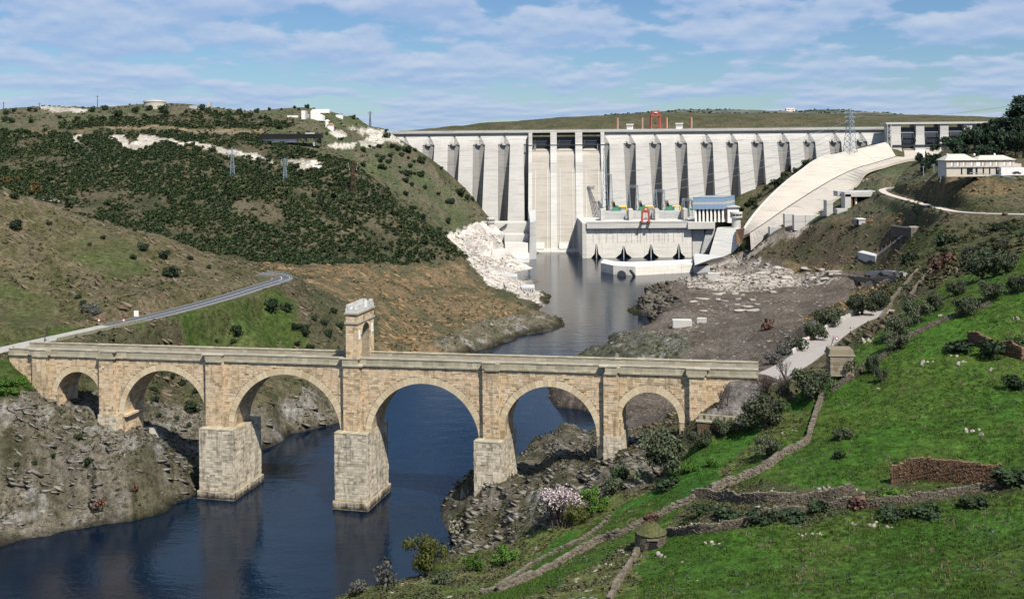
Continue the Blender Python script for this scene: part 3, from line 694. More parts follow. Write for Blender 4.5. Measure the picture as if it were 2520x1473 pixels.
    for (uL, uR, vt, single, zb, lab) in ((823, 901, 1066, 130, -4, None), (490, 572.6, 1056, 110, -4, None), (1166, 1233.9, 1087, 60, 2, None)):
        a, zt = s_at(uL, vt, t0); b, _ = s_at(uR, vt, t0)
        piers.append((a, b, zt, zb, single))
    a, zt = s_at(1484.9, 1073, -1.6); b, _ = s_at(1522.6, 1073, -1.6); piers.append((a, b+.6, zt, 6, 0))
    a, zt = s_at(240.7, 1019, -1.6); b, _ = s_at(282.5, 1019, -1.6); piers.append((a, b+.4, zt, 8, 0))
    for i, (a, b, zt, zb, ns) in enumerate(piers):
        f = t0 if i < 3 else -1.6; bk = tb if i < 3 else 9.6
        # the block reaches under the arch leg behind it
        legs = [c+r for c, r, zs in ARCH if c+r < (a+b)/2+6]; legr = [c-r for c, r, zs in ARCH if c-r > (a+b)/2-6]
        mb = MB(); mb.box(a, b, f, bk, zb, zt)
        if i < 2: mb.box(a-.45, b+.45, f-.45, bk+.45, zb, 1.9)
        p = mb.build('pier', M_CORE, bridge)
        single_max = ns; sing = []; z0 = 2.0 if i < 2 else max(zb, 2)
        mb = MB(); face(mb, a, b, z0, zt, front(f), None, .66, 1.2, .07, sing); face(mb, f, bk, z0, zt, right(b), None, .66, 1.2, .08); face(mb, f, bk, z0, zt, left(a), None, .66, 1.2, .08)
        if i < 2:
            face(mb, a-.45, b+.45, .2, 1.9, front(f-.45), None, .6, 1.5, .05); face(mb, f-.45, bk+.45, .2, 1.9, right(b+.45), None, .6, 1.5, .05)
        o = mb.build('pier_stones', M_PIER, p); o['kind'] = 'stuff'
        single_max = 0
        for x0, x1, y0, y1, z0_, z1_ in sing:
            u_ = unit_block()
            if not u_.materials: u_.materials.append(M_PIER_O)
            link('block', u_, p, ((x0+x1)/2, (y0+y1)/2, (z0_+z1_)/2), None, (x1-x0, y1-y0, z1_-z0_))
        if i < 3:      # worn capping course
            mb = MB(); s = a-.1
            while s < b+.1:
                w = min(rnd.uniform(.8, 1.5), b+.1-s); mb.tint = rnd.random(); mb.box(s+.02, s+w-.02, f-.12, -1.15, zt, zt+rnd.uniform(.15, .35)); s += w
            mb.build('pier_capping', M_PARAPET, p)
    # impost shelf of the second arch and footing of its pier
    c, r, zs = ARCH[1]
    mb = MB(); mb.box(c-r-.1, c-r+.9, -.2, THK+.3, zs-.6, zs); mb.build('impost', M_STONE, bridge)
    c2 = ARCH[1][0]-ARCH[1][1]
    mb = MB(); mb.hexa([(c2-5.5, -6, -1), (c2+5.8, -6, -1), (c2+6.5, 11, -1), (c2-5.5, 11, -1), (c2-4.5, -2.6, 13.2), (c2+2.6, -2.6, 13.2), (c2+3.2, 9.5, 13.2), (c2-4.5, 9.5, 13.2)])
    mb.build('footing', mat_concrete('footing_masonry', (.42,.38,.31), .5, .4, (.16,.14,.11)), bridge)
    # --- cornice, parapets, coping, deck
    def run(name, mat, t_0, t_1, z_0, z_1, step, gap=.015, brk=True):
        mb = MB(); s = S0
        while s < S1:
            w = min(step*rnd.uniform(.75, 1.25), S1-s); dz = rnd.uniform(-.02, .02); q = ztop(s+w/2); e = 1.15 if brk and any(a-.25 < s+w/2 < b+.25 for a, b, _ in PIL) else 0
            mb.tint = rnd.random(); mb.box(s+gap, s+w-gap, t_0-e+rnd.uniform(-.02, .02), t_1, q+z_0, q+z_1+dz); s += w
        o = mb.build(name, mat, bridge); o['kind'] = 'stuff'; return o
    run('cornice_stones', M_PARAPET, -.42, THK+.42, -1.95, -1.55, 1.6)
    run('parapet_stones', M_PARAPET, -.12, .55, -1.55, -.28, 1.5)
    run('coping_stones', M_PARAPET, -.22, .65, -.28, 0, 1.8)
    run('rear_parapet_stones', M_PARAPET, THK-.55, THK+.12, -1.72, -.30, 1.5, brk=False)
    run('rear_coping_stones', M_PARAPET, THK-.65, THK+.22, -.30, 0, 1.8, brk=False)
    mb = MB(); mb.hexa([(S0, .5, ztop(S0)-1.75), (S1, .5, ztop(S1)-1.75), (S1, THK-.5, ztop(S1)-1.75), (S0, THK-.5, ztop(S0)-1.75), (S0, .5, ztop(S0)-1.15), (S1, .5, ztop(S1)-1.15), (S1, THK-.5, ztop(S1)-1.15), (S0, THK-.5, ztop(S0)-1.15)])
    mb.build('roadway', mat_plain('worn_setts', (.20,.18,.15), .9, .2, 1), bridge)
    return PIL
PIL = build_bridge()
# ------------------------------------------------------------------ triumphal arch standing on the middle pier
def build_triumphal_arch():
    rnd = random.Random(5)
    a, z0 = s_at(851.5, 890, -1.0); b, _ = s_at(884.0, 890, -1.0); b = a+(b-a)*.86
    base = ztop((a+b)/2)-1.75
    _, z1 = s_at(866, 768, -1.0)                    # top of the walls under the battlements
    t = thing('triumphal_arch', 'battlemented stone gate tower standing over the roadway of the bridge', 'gateway', bpt(a, 0, 0), BRZ)
    W_ = b-a; T0, T1 = -1.0, 10.2; H = z1
    oc, orad = (T0+T1)/2, 2.55; zs = base+7.2       # passage runs along the bridge
    pl = [(T0, base), (oc-orad, base), (oc-orad, zs)]+[(oc+orad*math.cos(math.pi-math.pi*k/18), zs+orad*math.sin(math.pi-math.pi*k/18)) for k in range(1, 18)]+[(oc+orad, zs), (oc+orad, base), (T1, base), (T1, H), (T0, H)]
    mb = MB(); mb.prism(pl, 0, W_); me = mb.mesh('gate_wall', M_CORE)
    for v in me.vertices: v.co = (W_-v.co.y, v.co.x, v.co.z)
    bm = bmesh.new(); bm.from_mesh(me); bmesh.ops.recalc_face_normals(bm, faces=bm.faces); bm.to_mesh(me); bm.free()
    w = link('gate_wall', me, t)
    sb = MB(); z = base
    n_single = 0
    while z < H-.1:
        h = min(.66, H-z)
        for face in 'frl':
            a0, a1 = (0, W_) if face == 'f' else (T0, T1); x = a0-(.5 if int(z*10) % 2 else 0)
            while x < a1:
                l = rnd.uniform(.8, 1.5); x0, x1 = max(x, a0), min(x+l, a1); x += l
                if x1-x0 < .15: continue
                if face != 'f':
                    def ins(q): return abs(q-oc) < orad+(.7 if z > zs else 0)*0+.02 and z < zs or (z+h/2 >= zs-.3 and (q-oc)**2+(z+h/2-zs)**2 < (orad+.75)**2)
                    while x1-x0 > .15 and ins(x0): x0 += .12
                    while x1-x0 > .15 and ins(x1): x1 -= .12
                    if x1-x0 < .2 or ins((x0+x1)/2): continue
                j = rnd.uniform(.015, .06); sb.tint = rnd.random(); g = .018
                bx = (x0+g, x1-g, T0-j, T0+.2, z+g, z+h-g) if face == 'f' else ((W_-.2, W_+j, x0+g, x1-g, z+g, z+h-g) if face == 'r' else (-j, .2, x0+g, x1-g, z+g, z+h-g))
                if face == 'f' or (face == 'r'):
                    u_ = UB; link('block', u_, w, ((bx[0]+bx[1])/2, (bx[2]+bx[3])/2, (bx[4]+bx[5])/2), None, (bx[1]-bx[0], bx[3]-bx[2], bx[5]-bx[4])); n_single += 1
                else: sb.box(*bx)
        z += h
    o = sb.build('gate_stones', M_STONE, w); o['kind'] = 'stuff'
    # ring of the passage
    n = 15; d = math.pi/n
    for k in range(n):
        aa = d*(k+.5); mb = MB(); q = []
        for xx in (W_-.15, W_+.10):
            for rr, an in ((orad, aa-d/2+.01), (orad, aa+d/2-.01), (orad+.75, aa+d/2-.01), (orad+.75, aa-d/2+.01)):
                q.append((xx, oc+rr*math.cos(an), zs+rr*math.sin(an)))
        mb.hexa(q); mb.build('voussoir', M_VOUS, t)
    # mouldings
    for zz, e in ((H-2.9, .28), (H-.55, .34)):
        mb = MB(); mb.box(-e, W_+e, T0-e, T1+e, zz, zz+.42); mb.build('cornice', M_PARAPET, t)
    M_GREY = mat_stone('battlement_stone', [(.42,.42,.40),(.52,.52,.50),(.47,.46,.42)], False, (.2,.2,.18), .4)
    mb = MB(); mb.box(-.05, W_+.05, T0-.05, T1+.05, H-.13, H+.75); mb.build('battlement_wall', M_GREY, t)
    mm = MB(); mm.box(-.27, .27, -.27, .27, 0, .95); mm = mm.mesh('merlon', M_GREY)
    for (p0, p1) in (((.2, T0+.2), (W_-.2, T0+.2)), ((W_-.2, T0+.2), (W_-.2, T1-.2)), ((.2, T1-.2), (W_-.2, T1-.2)), ((.2, T0+.2), (.2, T1-.2))):
        L = math.hypot(p1[0]-p0[0], p1[1]-p0[1]); k = max(2, int(L/1.0))
        for i in range(k): f = (i+.5)/k; link('merlon', mm, t, (p0[0]+(p1[0]-p0[0])*f, p0[1]+(p1[1]-p0[1])*f, H+.75))
    mw = mat_plain('marble', (.78,.77,.74), .6, .06)
    for ty, zz in ((T0+1.4, base+6.2), (T1-1.3, base+6.6)):
        mb = MB(); mb.box(W_+.03, W_+.12, ty-.5, ty+.5, zz, zz+2.2); mb.build('plaque', mw, t)
    mb = MB(); mb.box(W_+.02, W_+.14, oc-.75, oc+.75, H+.35, H+2.1); mb.prism([(oc-.75, H+2.1), (oc+.75, H+2.1), (oc+.5, H+2.5), (oc-.5, H+2.5)], 0, .1) if False else None
    mb.build('coat_of_arms', mw, t)
UB = unit_block().copy(); UB.materials.clear(); UB.materials.append(M_STONE_O)
build_triumphal_arch()
# ------------------------------------------------------------------ the dam
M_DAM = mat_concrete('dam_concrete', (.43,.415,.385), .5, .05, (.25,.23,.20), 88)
M_RECESS = mat_concrete('shade_darkened_concrete', (.27,.26,.245), .6, .1, (.12,.105,.09))  # streaked grey concrete, base colour taken darker to paint in the recess shade
M_DAMW = mat_concrete('white_concrete', (.52,.505,.47), .4, .06, (.32,.29,.25))
M_SPILL = mat_concrete('spillway_concrete', (.41,.375,.325), .85, .08, (.36,.27,.19))
M_STEEL_D = mat_plain('dark_steel', (.035,.04,.05), .5, .3, 2, .4)
M_GREYC = mat_concrete('grey_concrete', (.45,.45,.44), .5, .15, (.22,.21,.2))
M_STAIN = mat_concrete('stained_concrete', (.70,.66,.59), .8, .12, (.14,.12,.10))
DO = atY(1548.4, 320, 893.0); DD = Vector((.9986, -.052, 0)).normalized(); DB = Vector((-DD.y, DD.x, 0)); DRZ = math.atan2(DD.y, DD.x)
def ds_at(u, v, t=0.0):
    a, b = derot(u, v); o = DO+DB*t; Y = (o.x*DB.x+o.y*DB.y)/(a/F*DB.x+DB.y)
    return (a*Y/F-o.x)*DD.x+(Y-o.y)*DD.y, CH-b*Y/F
CREST = DO.z+.6
ZK = ds_at(1548, 353)[1]         # where the deep recesses start
BAT = .42
def tf(z): return -max(0, CREST-2.2-z)*BAT
dam = thing('dam', 'huge white concrete buttress dam closing the far end of the gorge', 'dam', (DO.x, DO.y, 0), DRZ)
def build_dam():
    jl = [ds_at(u, 330)[0] for u in (933, 995.7, 1055.9, 1117.8, 1179.4, 1241, 1303.5)]
    jr = [ds_at(u, 330)[0] for u in (1484.5, 1548.4, 1611, 1674, 1737, 1799, 1861, 1924.7, 1988, 2051.7, 2115.3, 2179)]
    jl = [jl[0]-22]+jl
    def g(z):
        if z > ZK: return max(.15, (CREST-3-z)/(CREST-3-ZK)*5.0)
        return 5.1-(ZK-z)/ZK*1.6
    # each buttress its own part
    def buttress(a, b, zb=-4, gl=True, gr=True):
        lv = [(CREST-2.2, 0), (CREST-3, 0), (ZK+.02, 0), (ZK-.02, 1), (55, 1), (30, 1), (12, 1), (zb, 1)]
        mb = MB(); R = []
        for z, deep in lv:
            ga = g(z) if gl else .15; gb = g(z) if gr else .15
            f = tf(z)
            if deep: R.append([(a+ga-.02, 16, z), (a+ga-.02, f+9, z), (a+ga, f, z), (b-gb, f, z), (b-gb+.02, f+9, z), (b-gb+.02, 16, z)])
            else: R.append([(a+.04, 16, z), (a+.04, f+.05+.62*ga, z), (a+ga, f, z), (b-gb, f, z), (b-.04, f+.05+.62*gb, z), (b-.04, 16, z)])
        v = [p for r in R for p in r]; fs = []
        for i in range(len(R)-1):
            for j in range(6): j2 = (j+1) % 6; fs.append((i*6+j, i*6+j2, (i+1)*6+j2, (i+1)*6+j))
        fs.append(tuple(range(6))); fs.append(tuple((len(R)-1)*6+j for j in range(6)))
        mb.add(v, fs); mb.build('buttress', M_DAM, dam)
    for a, b in zip(jl[:-1], jl[1:]): buttress(a, b)
    for a, b in zip(jr[:-1], jr[1:]): buttress(a, b, gr=b != jr[-1])
    # the set back wall closing each recess: shallow at the head, deep at the foot, creased at the joint
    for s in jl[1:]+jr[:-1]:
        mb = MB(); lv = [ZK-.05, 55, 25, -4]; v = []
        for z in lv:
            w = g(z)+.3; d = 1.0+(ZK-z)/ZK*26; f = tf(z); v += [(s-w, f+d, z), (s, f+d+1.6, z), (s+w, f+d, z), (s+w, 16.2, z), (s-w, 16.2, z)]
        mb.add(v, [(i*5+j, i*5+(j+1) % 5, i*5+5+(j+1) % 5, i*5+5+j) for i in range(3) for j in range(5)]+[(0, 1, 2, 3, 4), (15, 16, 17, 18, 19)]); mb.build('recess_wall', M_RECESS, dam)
    # bearing blocks at the head of each recess
    for s in jl[1:-1]+jr[:-1]:
        mb = MB(); z = ZK
        f = tf(z); mb.box(s-1.5, s+1.5, f-.4, f+4, z-.6, z+.9)
        for e in (-1.9, 1.9): mb.prism([(s+e+.55*math.cos(a), z+1.3+.9*math.sin(a)) for a in np.linspace(0, 2*math.pi, 9)[:-1]], f-.6, f+2)
        mb.build('bearing_block', M_GREYC, dam)
    # crest road with its parapets, one long deck left and right and over the gates
    sL, sM0, sM1, sR = jl[0], jl[-1], jr[0], jr[-1]
    for a, b in ((sL, sM0), (sM0+.02, sM1-.02), (sM1, sR)):
        mb = MB(); mb.box(a, b, -2.6, 13, CREST-2.2, CREST-1.0); mb.box(a, b, -2.75, -2.3, CREST-1.5, CREST); mb.box(a, b, 12.6, 13, CREST-1.0, CREST)
        mb.build('crest_road', M_DAM, dam)
        s = a+4
        mbp = MB()
        while s < b: mbp.box(s-.08, s+.08, -2.5, -2.4, CREST, CREST+.55); s += 5.3
        mbp.bar((a, -2.45, CREST+.5), (b, -2.45, CREST+.5), .1); mbp.build('railing', M_GREYC, dam)
    # ---- spillway: piers, gates, chutes
    gp = [(1301, 1309.8), (1354.5, 1370), (1415.6, 1432.7), (1478, 1487)]
    gp = [(ds_at(a, 340, -4)[0], ds_at(b, 340, -4)[0]) for a, b in gp]
    zg = ds_at(1330, 366)[1]
    for i, (a, b) in enumerate(gp):
        # side view of the pier (t, z)
        side = [(14, CREST-2.25), (-6, CREST-2.25), (-7, CREST-11), (-9.5, CREST-19), (-13.5, CREST-27), (tf(CREST-36)-.8, CREST-36), (tf(-3)-.8, -3), (14, -3)]
        mb = MB(); n = len(side)
        from mathutils.geometry import tessellate_polygon
        tris = tessellate_polygon([[Vector((p[0], p[1], 0)) for p in side]])
        mb.add([(a, t, z) for t, z in side]+[(b, t, z) for t, z in side], [tuple(t) for t in tris]+[tuple(n+q for q in t[::-1]) for t in tris]+[(q, (q+1) % n, n+(q+1) % n, n+q) for q in range(n)])
        mb.build('spillway_pier', M_DAMW, dam)
    for i in range(3):
        a, b = gp[i][1], gp[i+1][0]
        # ogee chute
        prof = [(6, zg-2), (4, zg-.4), (1.5, zg), (-2, zg-.6), (-5, zg-2.2), (-8, zg-5.5), (tf(zg-16), zg-16)]+[(tf(z), z) for z in (60, 45, 30, 18, 9, 3)]+[(tf(3)-1.2, 1), (tf(3)-2.0, -3)]
        mb = MB(); n = len(prof)
        mb.add([(a+.02, t, z) for t, z in prof]+[(b-.02, t, z) for t, z in prof], [(q, q+1, n+q+1, n+q) for q in range(n-1)])
        ch = mb.build('chute', M_SPILL, dam)
        for s in (a+2.6, b-2.6):       # faint ribs down the chute
            mb = MB(); z0 = zg-17
            mb.hexa([(s-.35, tf(0)-.35, 0), (s+.35, tf(0)-.35, 0), (s+.35, tf(0)+.5, 0), (s-.35, tf(0)+.5, 0), (s-.35, tf(z0)-.35, z0), (s+.35, tf(z0)-.35, z0), (s+.35, tf(z0)+.5, z0), (s-.35, tf(z0)+.5, z0)])
            mb.build('rib', M_DAMW, ch)
        # radial gate: curved skin plate with beams, arms back to the piers
        mb = MB(); pts = []
        for k in range(9):
            f = k/8; pts.append((2.2+1.6*math.sin(f*math.pi)*-.6, zg-.6+f*(CREST-5.2-zg)))
        n = len(pts); mb.add([(a+.05, t, z) for t, z in pts]+[(b-.05, t, z) for t, z in pts], [(q, q+1, n+q+1, n+q) for q in range(n-1)])
        gate = mb.build('gate', M_STEEL_D, dam)
        for k in (1, 3, 5, 7):
            mb = MB(); mb.box(a+.1, b-.1, pts[k][0]-.55, pts[k][0]-.05, pts[k][1]-.18, pts[k][1]+.18); mb.build('girder', M_STEEL_D, gate)
        for s in (a+.9, b-.9):
            mb = MB(); q = (s, -5.5, zg+1.8)
            for k in (2, 6): mb.bar(q, (s+(1.6 if s < (a+b)/2 else -1.6), pts[k][0]-.5, pts[k][1]), .55)
            mb.build('gate_arm', M_STEEL_D, gate)
        mb = MB(); mb.box(a+.02, b-.02, 8, 9, CREST-4.2, CREST-2.25); mb.build('gate_beam', M_STEEL_D, dam)
    mb = MB(); mb.bar((gp[0][0]-1.5, -7.6, zg+3.0), (gp[-1][1]+1.5, -7.6, zg+3.0), .7); mb.build('service_pipe', M_STEEL_D, dam)
    # apron panels at the water
    mb = MB(); s0, s1 = gp[0][0], gp[-1][1]
    mb.hexa([(s0, tf(0)-2.6, -3), (s1, tf(0)-2.6, -3), (s1, tf(0)+2, -3), (s0, tf(0)+2, -3), (s0, tf(2)-1.8, 2.2), (s1, tf(2)-1.8, 2.2), (s1, tf(2)+1, 2.2), (s0, tf(2)+1, 2.2)]); mb.build('apron', M_STAIN, dam)
    for u0, u1 in ((1318, 1340), (1376, 1401)):
        a = ds_at(u0, 610, -36)[0]; b = ds_at(u1, 610, -36)[0]; z1 = ds_at(1390, 595, -36)[1]
        mb = MB(); mb.hexa([(a, tf(2)-2.3, 2.2), (b, tf(2)-2.3, 2.2), (b, tf(2), 2.2), (a, tf(2), 2.2), (a, tf(z1)-.7, z1), (b, tf(z1)-.7, z1), (b, tf(z1)+.5, z1), (a, tf(z1)+.5, z1)])
        mb.build('white_panel', M_DAMW, dam)
    # conduit tower beside the spillway
    return gp
GP = build_dam()
def dpt(s, t, z): p = DO+DD*s+DB*t; return Vector((p.x, p.y, z))
# ---- gated spillway on the right abutment
def build_gated_spillway():
    Y0 = 862.0
    def X(u, v=350, Y=Y0): return atY(u, v, Y).x
    def Z(v, u=2300, Y=Y0): return atY(u, v, Y).z
    o0 = Vector((0, Y0, 0)); t = thing('gated_spillway', 'concrete gate house with three dark sluice openings beside the long chute', 'spillway', (0, Y0, 0))
    zt, z1 = Z(305), Z(368)
    piers = [(2191, 2217), (2254.5, 2275), (2314, 2334.5), (2373, 2393)]
    for i, (a, b) in enumerate(piers):
        xa, xb = X(a), X(b); zb = Z((395, 410, 390, 370)[i]); e = (3, 7, 5, 2)[i]
        mb = MB(); lv = [(zt, 0, 0), (Z(330), 0, 0), (Z(345), .6, -.6), (z1, 1.2, -1.5), (zb, e, -9), (zb-12, e, -12)]
        R = [[(xa-(f if i in (1, 2) else 0)*1.0, ty, z), (xb, ty, z), (xb, 14, z), (xa-(f if i in (1, 2) else 0)*1.0, 14, z)] for z, f, ty in lv]
        v = [p for r in R for p in r]; fs = [(0, 1, 2, 3)]
        for k in range(len(R)-1):
            for j in range(4): j2 = (j+1) % 4; fs.append((k*4+j, k*4+j2, k*4+4+j2, k*4+4+j))
        mb.add(v, fs); mb.build('pier', M_DAMW, t)
    mb = MB(); mb.box(X(2180), X(2476), -1, 14, zt, zt+1.6); mb.build('deck', M_DAMW, t)
    mb = MB(); mb.box(X(2393), X(2474), 1, 14, Z(318), zt-.02); mb.build('end_wall', M_DAMW, t)
    for (a, b), vb in zip(((2217, 2254.5), (2275, 2314), (2334.5, 2373)), (365, 362, 355)):
        xa, xb = X(a)+.1, X(b)-.1
        mb = MB(); n = 8; zz = [Z(vb)+(Z(313)-Z(vb))*k/n for k in range(n+1)]; ty = [3.5-1.4*math.sin(k/n*math.pi) for k in range(n+1)]
        mb.add([(xa, ty[k], zz[k]) for k in range(n+1)]+[(xb, ty[k], zz[k]) for k in range(n+1)], [(q, q+1, n+2+q, n+1+q) for q in range(n)])
        gt = mb.build('gate', M_STEEL_D, t)
        for k in (2, 4, 6): mb = MB(); mb.box(xa+.1, xb-.1, ty[k]-.6, ty[k]-.1, zz[k]-.2, zz[k]+.2); mb.build('girder', M_GREYC if k == 6 else M_STEEL_D, gt)
        for x, s in ((xa+.6, 1), (xb-.6, -1)):
            mb = MB(); mb.bar((x, -1.4, zz[3]), (x+s*2.2, ty[2]-.3, zz[1]), .55); mb.bar((x, -1.4, zz[3]), (x+s*1.5, ty[6]-.3, zz[6]), .5); mb.build('gate_arm', M_STEEL_D, gt)
        mb = MB(); mb.add([(xa, 5, Z(vb)), (xb, 5, Z(vb)), (xb, 1, Z(vb)-.5), (xa, 1, Z(vb)-.5), (xb-1, -9, Z(vb)-7), (xa-1, -9, Z(vb)-7), (xb-3, -16, Z(vb)-13), (xa-3, -16, Z(vb)-13)], [(0, 1, 2, 3), (3, 2, 4, 5), (5, 4, 6, 7)])
        mb.build('chute', M_SPILL, t)
    mb = MB(); mb.bar((X(2195), -1.9, Z(357)), (X(2336), -1.9, Z(357)), .8); mb.build('service_pipe', M_STEEL_D, t)
    # lattice stair tower at the joint with the dam
    mb = MB(); xa, xb = X(2180.5), X(2189.5); zb = Z(350); n = 6
    for x in (xa, xb): mb.bar((x, -3.4, zb), (x, -3.4, zt), .35)
    for k in range(n):
        f0, f1 = zb+(zt-zb)*k/n, zb+(zt-zb)*(k+1)/n; mb.bar((xa, -3.4, f0), (xb, -3.4, f1) if k % 2 else (xb, -3.4, f0), .3); mb.bar((xb, -3.4, f0) if k % 2 == 0 else (xa, -3.4, f0), (xa, -3.4, f1) if k % 2 == 0 else (xb, -3.4, f1), .3)
    mb.build('stair_tower', M_GREYC, t)
build_gated_spillway()
# ---- open chute running down to the river
M_CHUTE = mat_concrete('chute_concrete', (.49,.44,.375), .45, .03, (.34,.29,.235))
def build_chute():
    t = thing('spillway_chute', 'broad cream concrete chute curving down the slope from the gate house to the river', 'chute')
    top, mid, low = CH_T, CH_M, CH_L
    T = smooth_line(top, 5, atY); Mi = smooth_line(mid, 5, atY); Lo = smooth_line(low, 5, atY); n = len(T)
    def skirt(name, A, B, mat, thick=2.0):
        mb = MB(); v = []; fs = []
        for a, b in zip(A, B): v += [a, b, b-Vector((0, 0, thick)), a-Vector((0, 0, thick))]
        for i in range(n-1):
            for j in range(4): j2 = (j+1) % 4; fs.append((i*4+j, i*4+j2, i*4+4+j2, i*4+4+j))
        fs += [(0, 1, 2, 3), tuple((n-1)*4+k for k in range(4))]
        mb.add(v, fs); return mb.build(name, mat, t, smooth=False)
    skirt('chute_side_wall', T, Mi, M_CHUTE); skirt('chute_floor', [p+Vector((0, -.02, -.06)) for p in Mi], Lo, M_CHUTE)
    skirt('kerb', [p+Vector((-1.2, .8, .9)) for p in T], [p+Vector((.1, 0, .75)) for p in T], M_DAMW, 1.6)
    skirt('drain_line', [p+Vector((-.25, .25, .3)) for p in Mi], [p+Vector((.3, -.3, .18)) for p in Mi], M_STEEL_D, .6)
    # flip lip and end wall above the river
    a, b, c, d = atY(1758,566,766), atY(1820,562,760), atY(1812,612,735), atY(1742,650,740)
    return t
build_chute()
# ---- powerhouse at the foot of the dam
def build_powerhouse():
    Y0 = 806.0
    q = lambda x, y: (1384.3+x*.19546, 461.4+y*.19546)
    X = lambda x, Y=Y0: atY(*q(x, 500), Y).x
    Z = lambda y, x=900, Y=Y0: atY(*q(x, y), Y).z
    t = thing('powerhouse', 'long white concrete powerhouse block rising from the water below the dam', 'power station', (0, Y0, 0))
    zd, zf = Z(438), Z(508)
    x0, x1, xs = X(247), X(1625), X(300)
    mb = MB(); w0 = X(300)
    # wall with pointed draft openings: front polygon
    ops = [(425, 66, 712), (768, 98, 738), (1112, 98, 722), (1462, 80, 716)]
    pl = [(x1, Z(512)), (w0, Z(512)), (w0, -4)]
    for cx, hw, ya in ops: pl += [(X(cx-hw), -4), (X(cx-hw), .2), (X(cx-hw*.38), Z(830)), (X(cx-8), Z(ya)), (X(cx+8), Z(ya)), (X(cx+hw*.38), Z(830)), (X(cx+hw), .2), (X(cx+hw), -4)]
    pl += [(x1, -4)]
    mb.prism(pl, 0, 5.5); wall = mb.build('front_wall', M_STAIN, t)
    mb = MB(); mb.box(w0, x1, 5.6, 60, -4, Z(512)); mb.build('body', M_STAIN, t)
    for cx, hw, ya in ops:
        mb = MB(); mb.box(X(cx)-.35, X(cx)+.35, -.3, .5, -3, Z(ya)+.5); mb.build('guide_post', M_GREYC, wall)
        mb = MB(); mb.box(X(cx-hw)+.1, X(cx+hw)-.1, 5.0, 5.5, -3, Z(760)); mb.build('draft_gate', M_STEEL_D, wall)
    for x in (385, 460, 555, 635, 690, 810, 870, 945, 985, 1060, 1150, 1215, 1285, 1330, 1400, 1510):      # pour joints proud of the wall
        mb = MB(); mb.box(X(x)-.18, X(x)+.18, -.16, .2, Z(690), Z(575)); mb.build('joint', M_GREYC, wall)
    mb = MB(); mb.box(x0, X(300), -1.2, 60, -4, zd-.05); mb.build('end_wall', M_DAMW, t)
    mb = MB(); mb.box(X(302), X(1566), -2.5, 66, zf, zd); d = mb.build('deck', M_DAMW, t)
    mb = MB(); mb.box(X(1568), X(1908), -4.0, 60, Z(522), Z(440)); mb.build('deck', M_DAMW, t)
    mb = MB(); mb.box(X(302), X(1566), -2.7, -2.3, zd, zd+1.0); mb.build('parapet', M_DAMW, d)
    for x in (430, 585, 615, 770, 925, 960, 1112, 1270, 1305, 1465):
        mb = MB(); mb.hexa([(X(x)-.7, -.3, Z(572)), (X(x)+.7, -.3, Z(572)), (X(x)+.7, .3, Z(572)), (X(x)-.7, .3, Z(572)), (X(x)-.7, -2.3, zf-.02), (X(x)+.7, -2.3, zf-.02), (X(x)+.7, .3, zf-.02), (X(x)-.7, .3, zf-.02)]); mb.build('bracket', M_DAMW, t)
    # right wing: recessed bay, sloping pier, training wall
    mb = MB(); mb.box(X(1640), X(1790), 2, 40, -4, Z(530)); mb.build('wing_wall', M_DAMW, t)
    mb = MB(); mb.hexa([(X(1725), -1, 0), (X(1815), -1, 0), (X(1815), 30, 0), (X(1725), 30, 0), (X(1810), -1, Z(540)), (X(1920), -1, Z(525)), (X(1920), 30, Z(525)), (X(1810), 30, Z(540))]); mb.build('sloping_pier', M_GREYC, t)
    # fire walls and low bays on the deck
    for x in (490, 840, 1165, 1520):
        for k in (0, 1):
            mb = MB(); a = X(x-22+k*28, 838); mb.box(a, a+1.9, 20+k*4, 32+k*4, zd, zd+8.6); mb.build('fire_wall', M_DAMW, d)
    for a, b in ((522, 790), (866, 1130), (1215, 1492)):
        mb = MB(); mb.box(X(a, 840), X(b, 840), 32.2, 44, zd, zd+6.2); mb.build('transformer_bay', M_GREYC, d)
    return t, zd, X, Z
PH, ZD, PX, PZ = build_powerhouse()
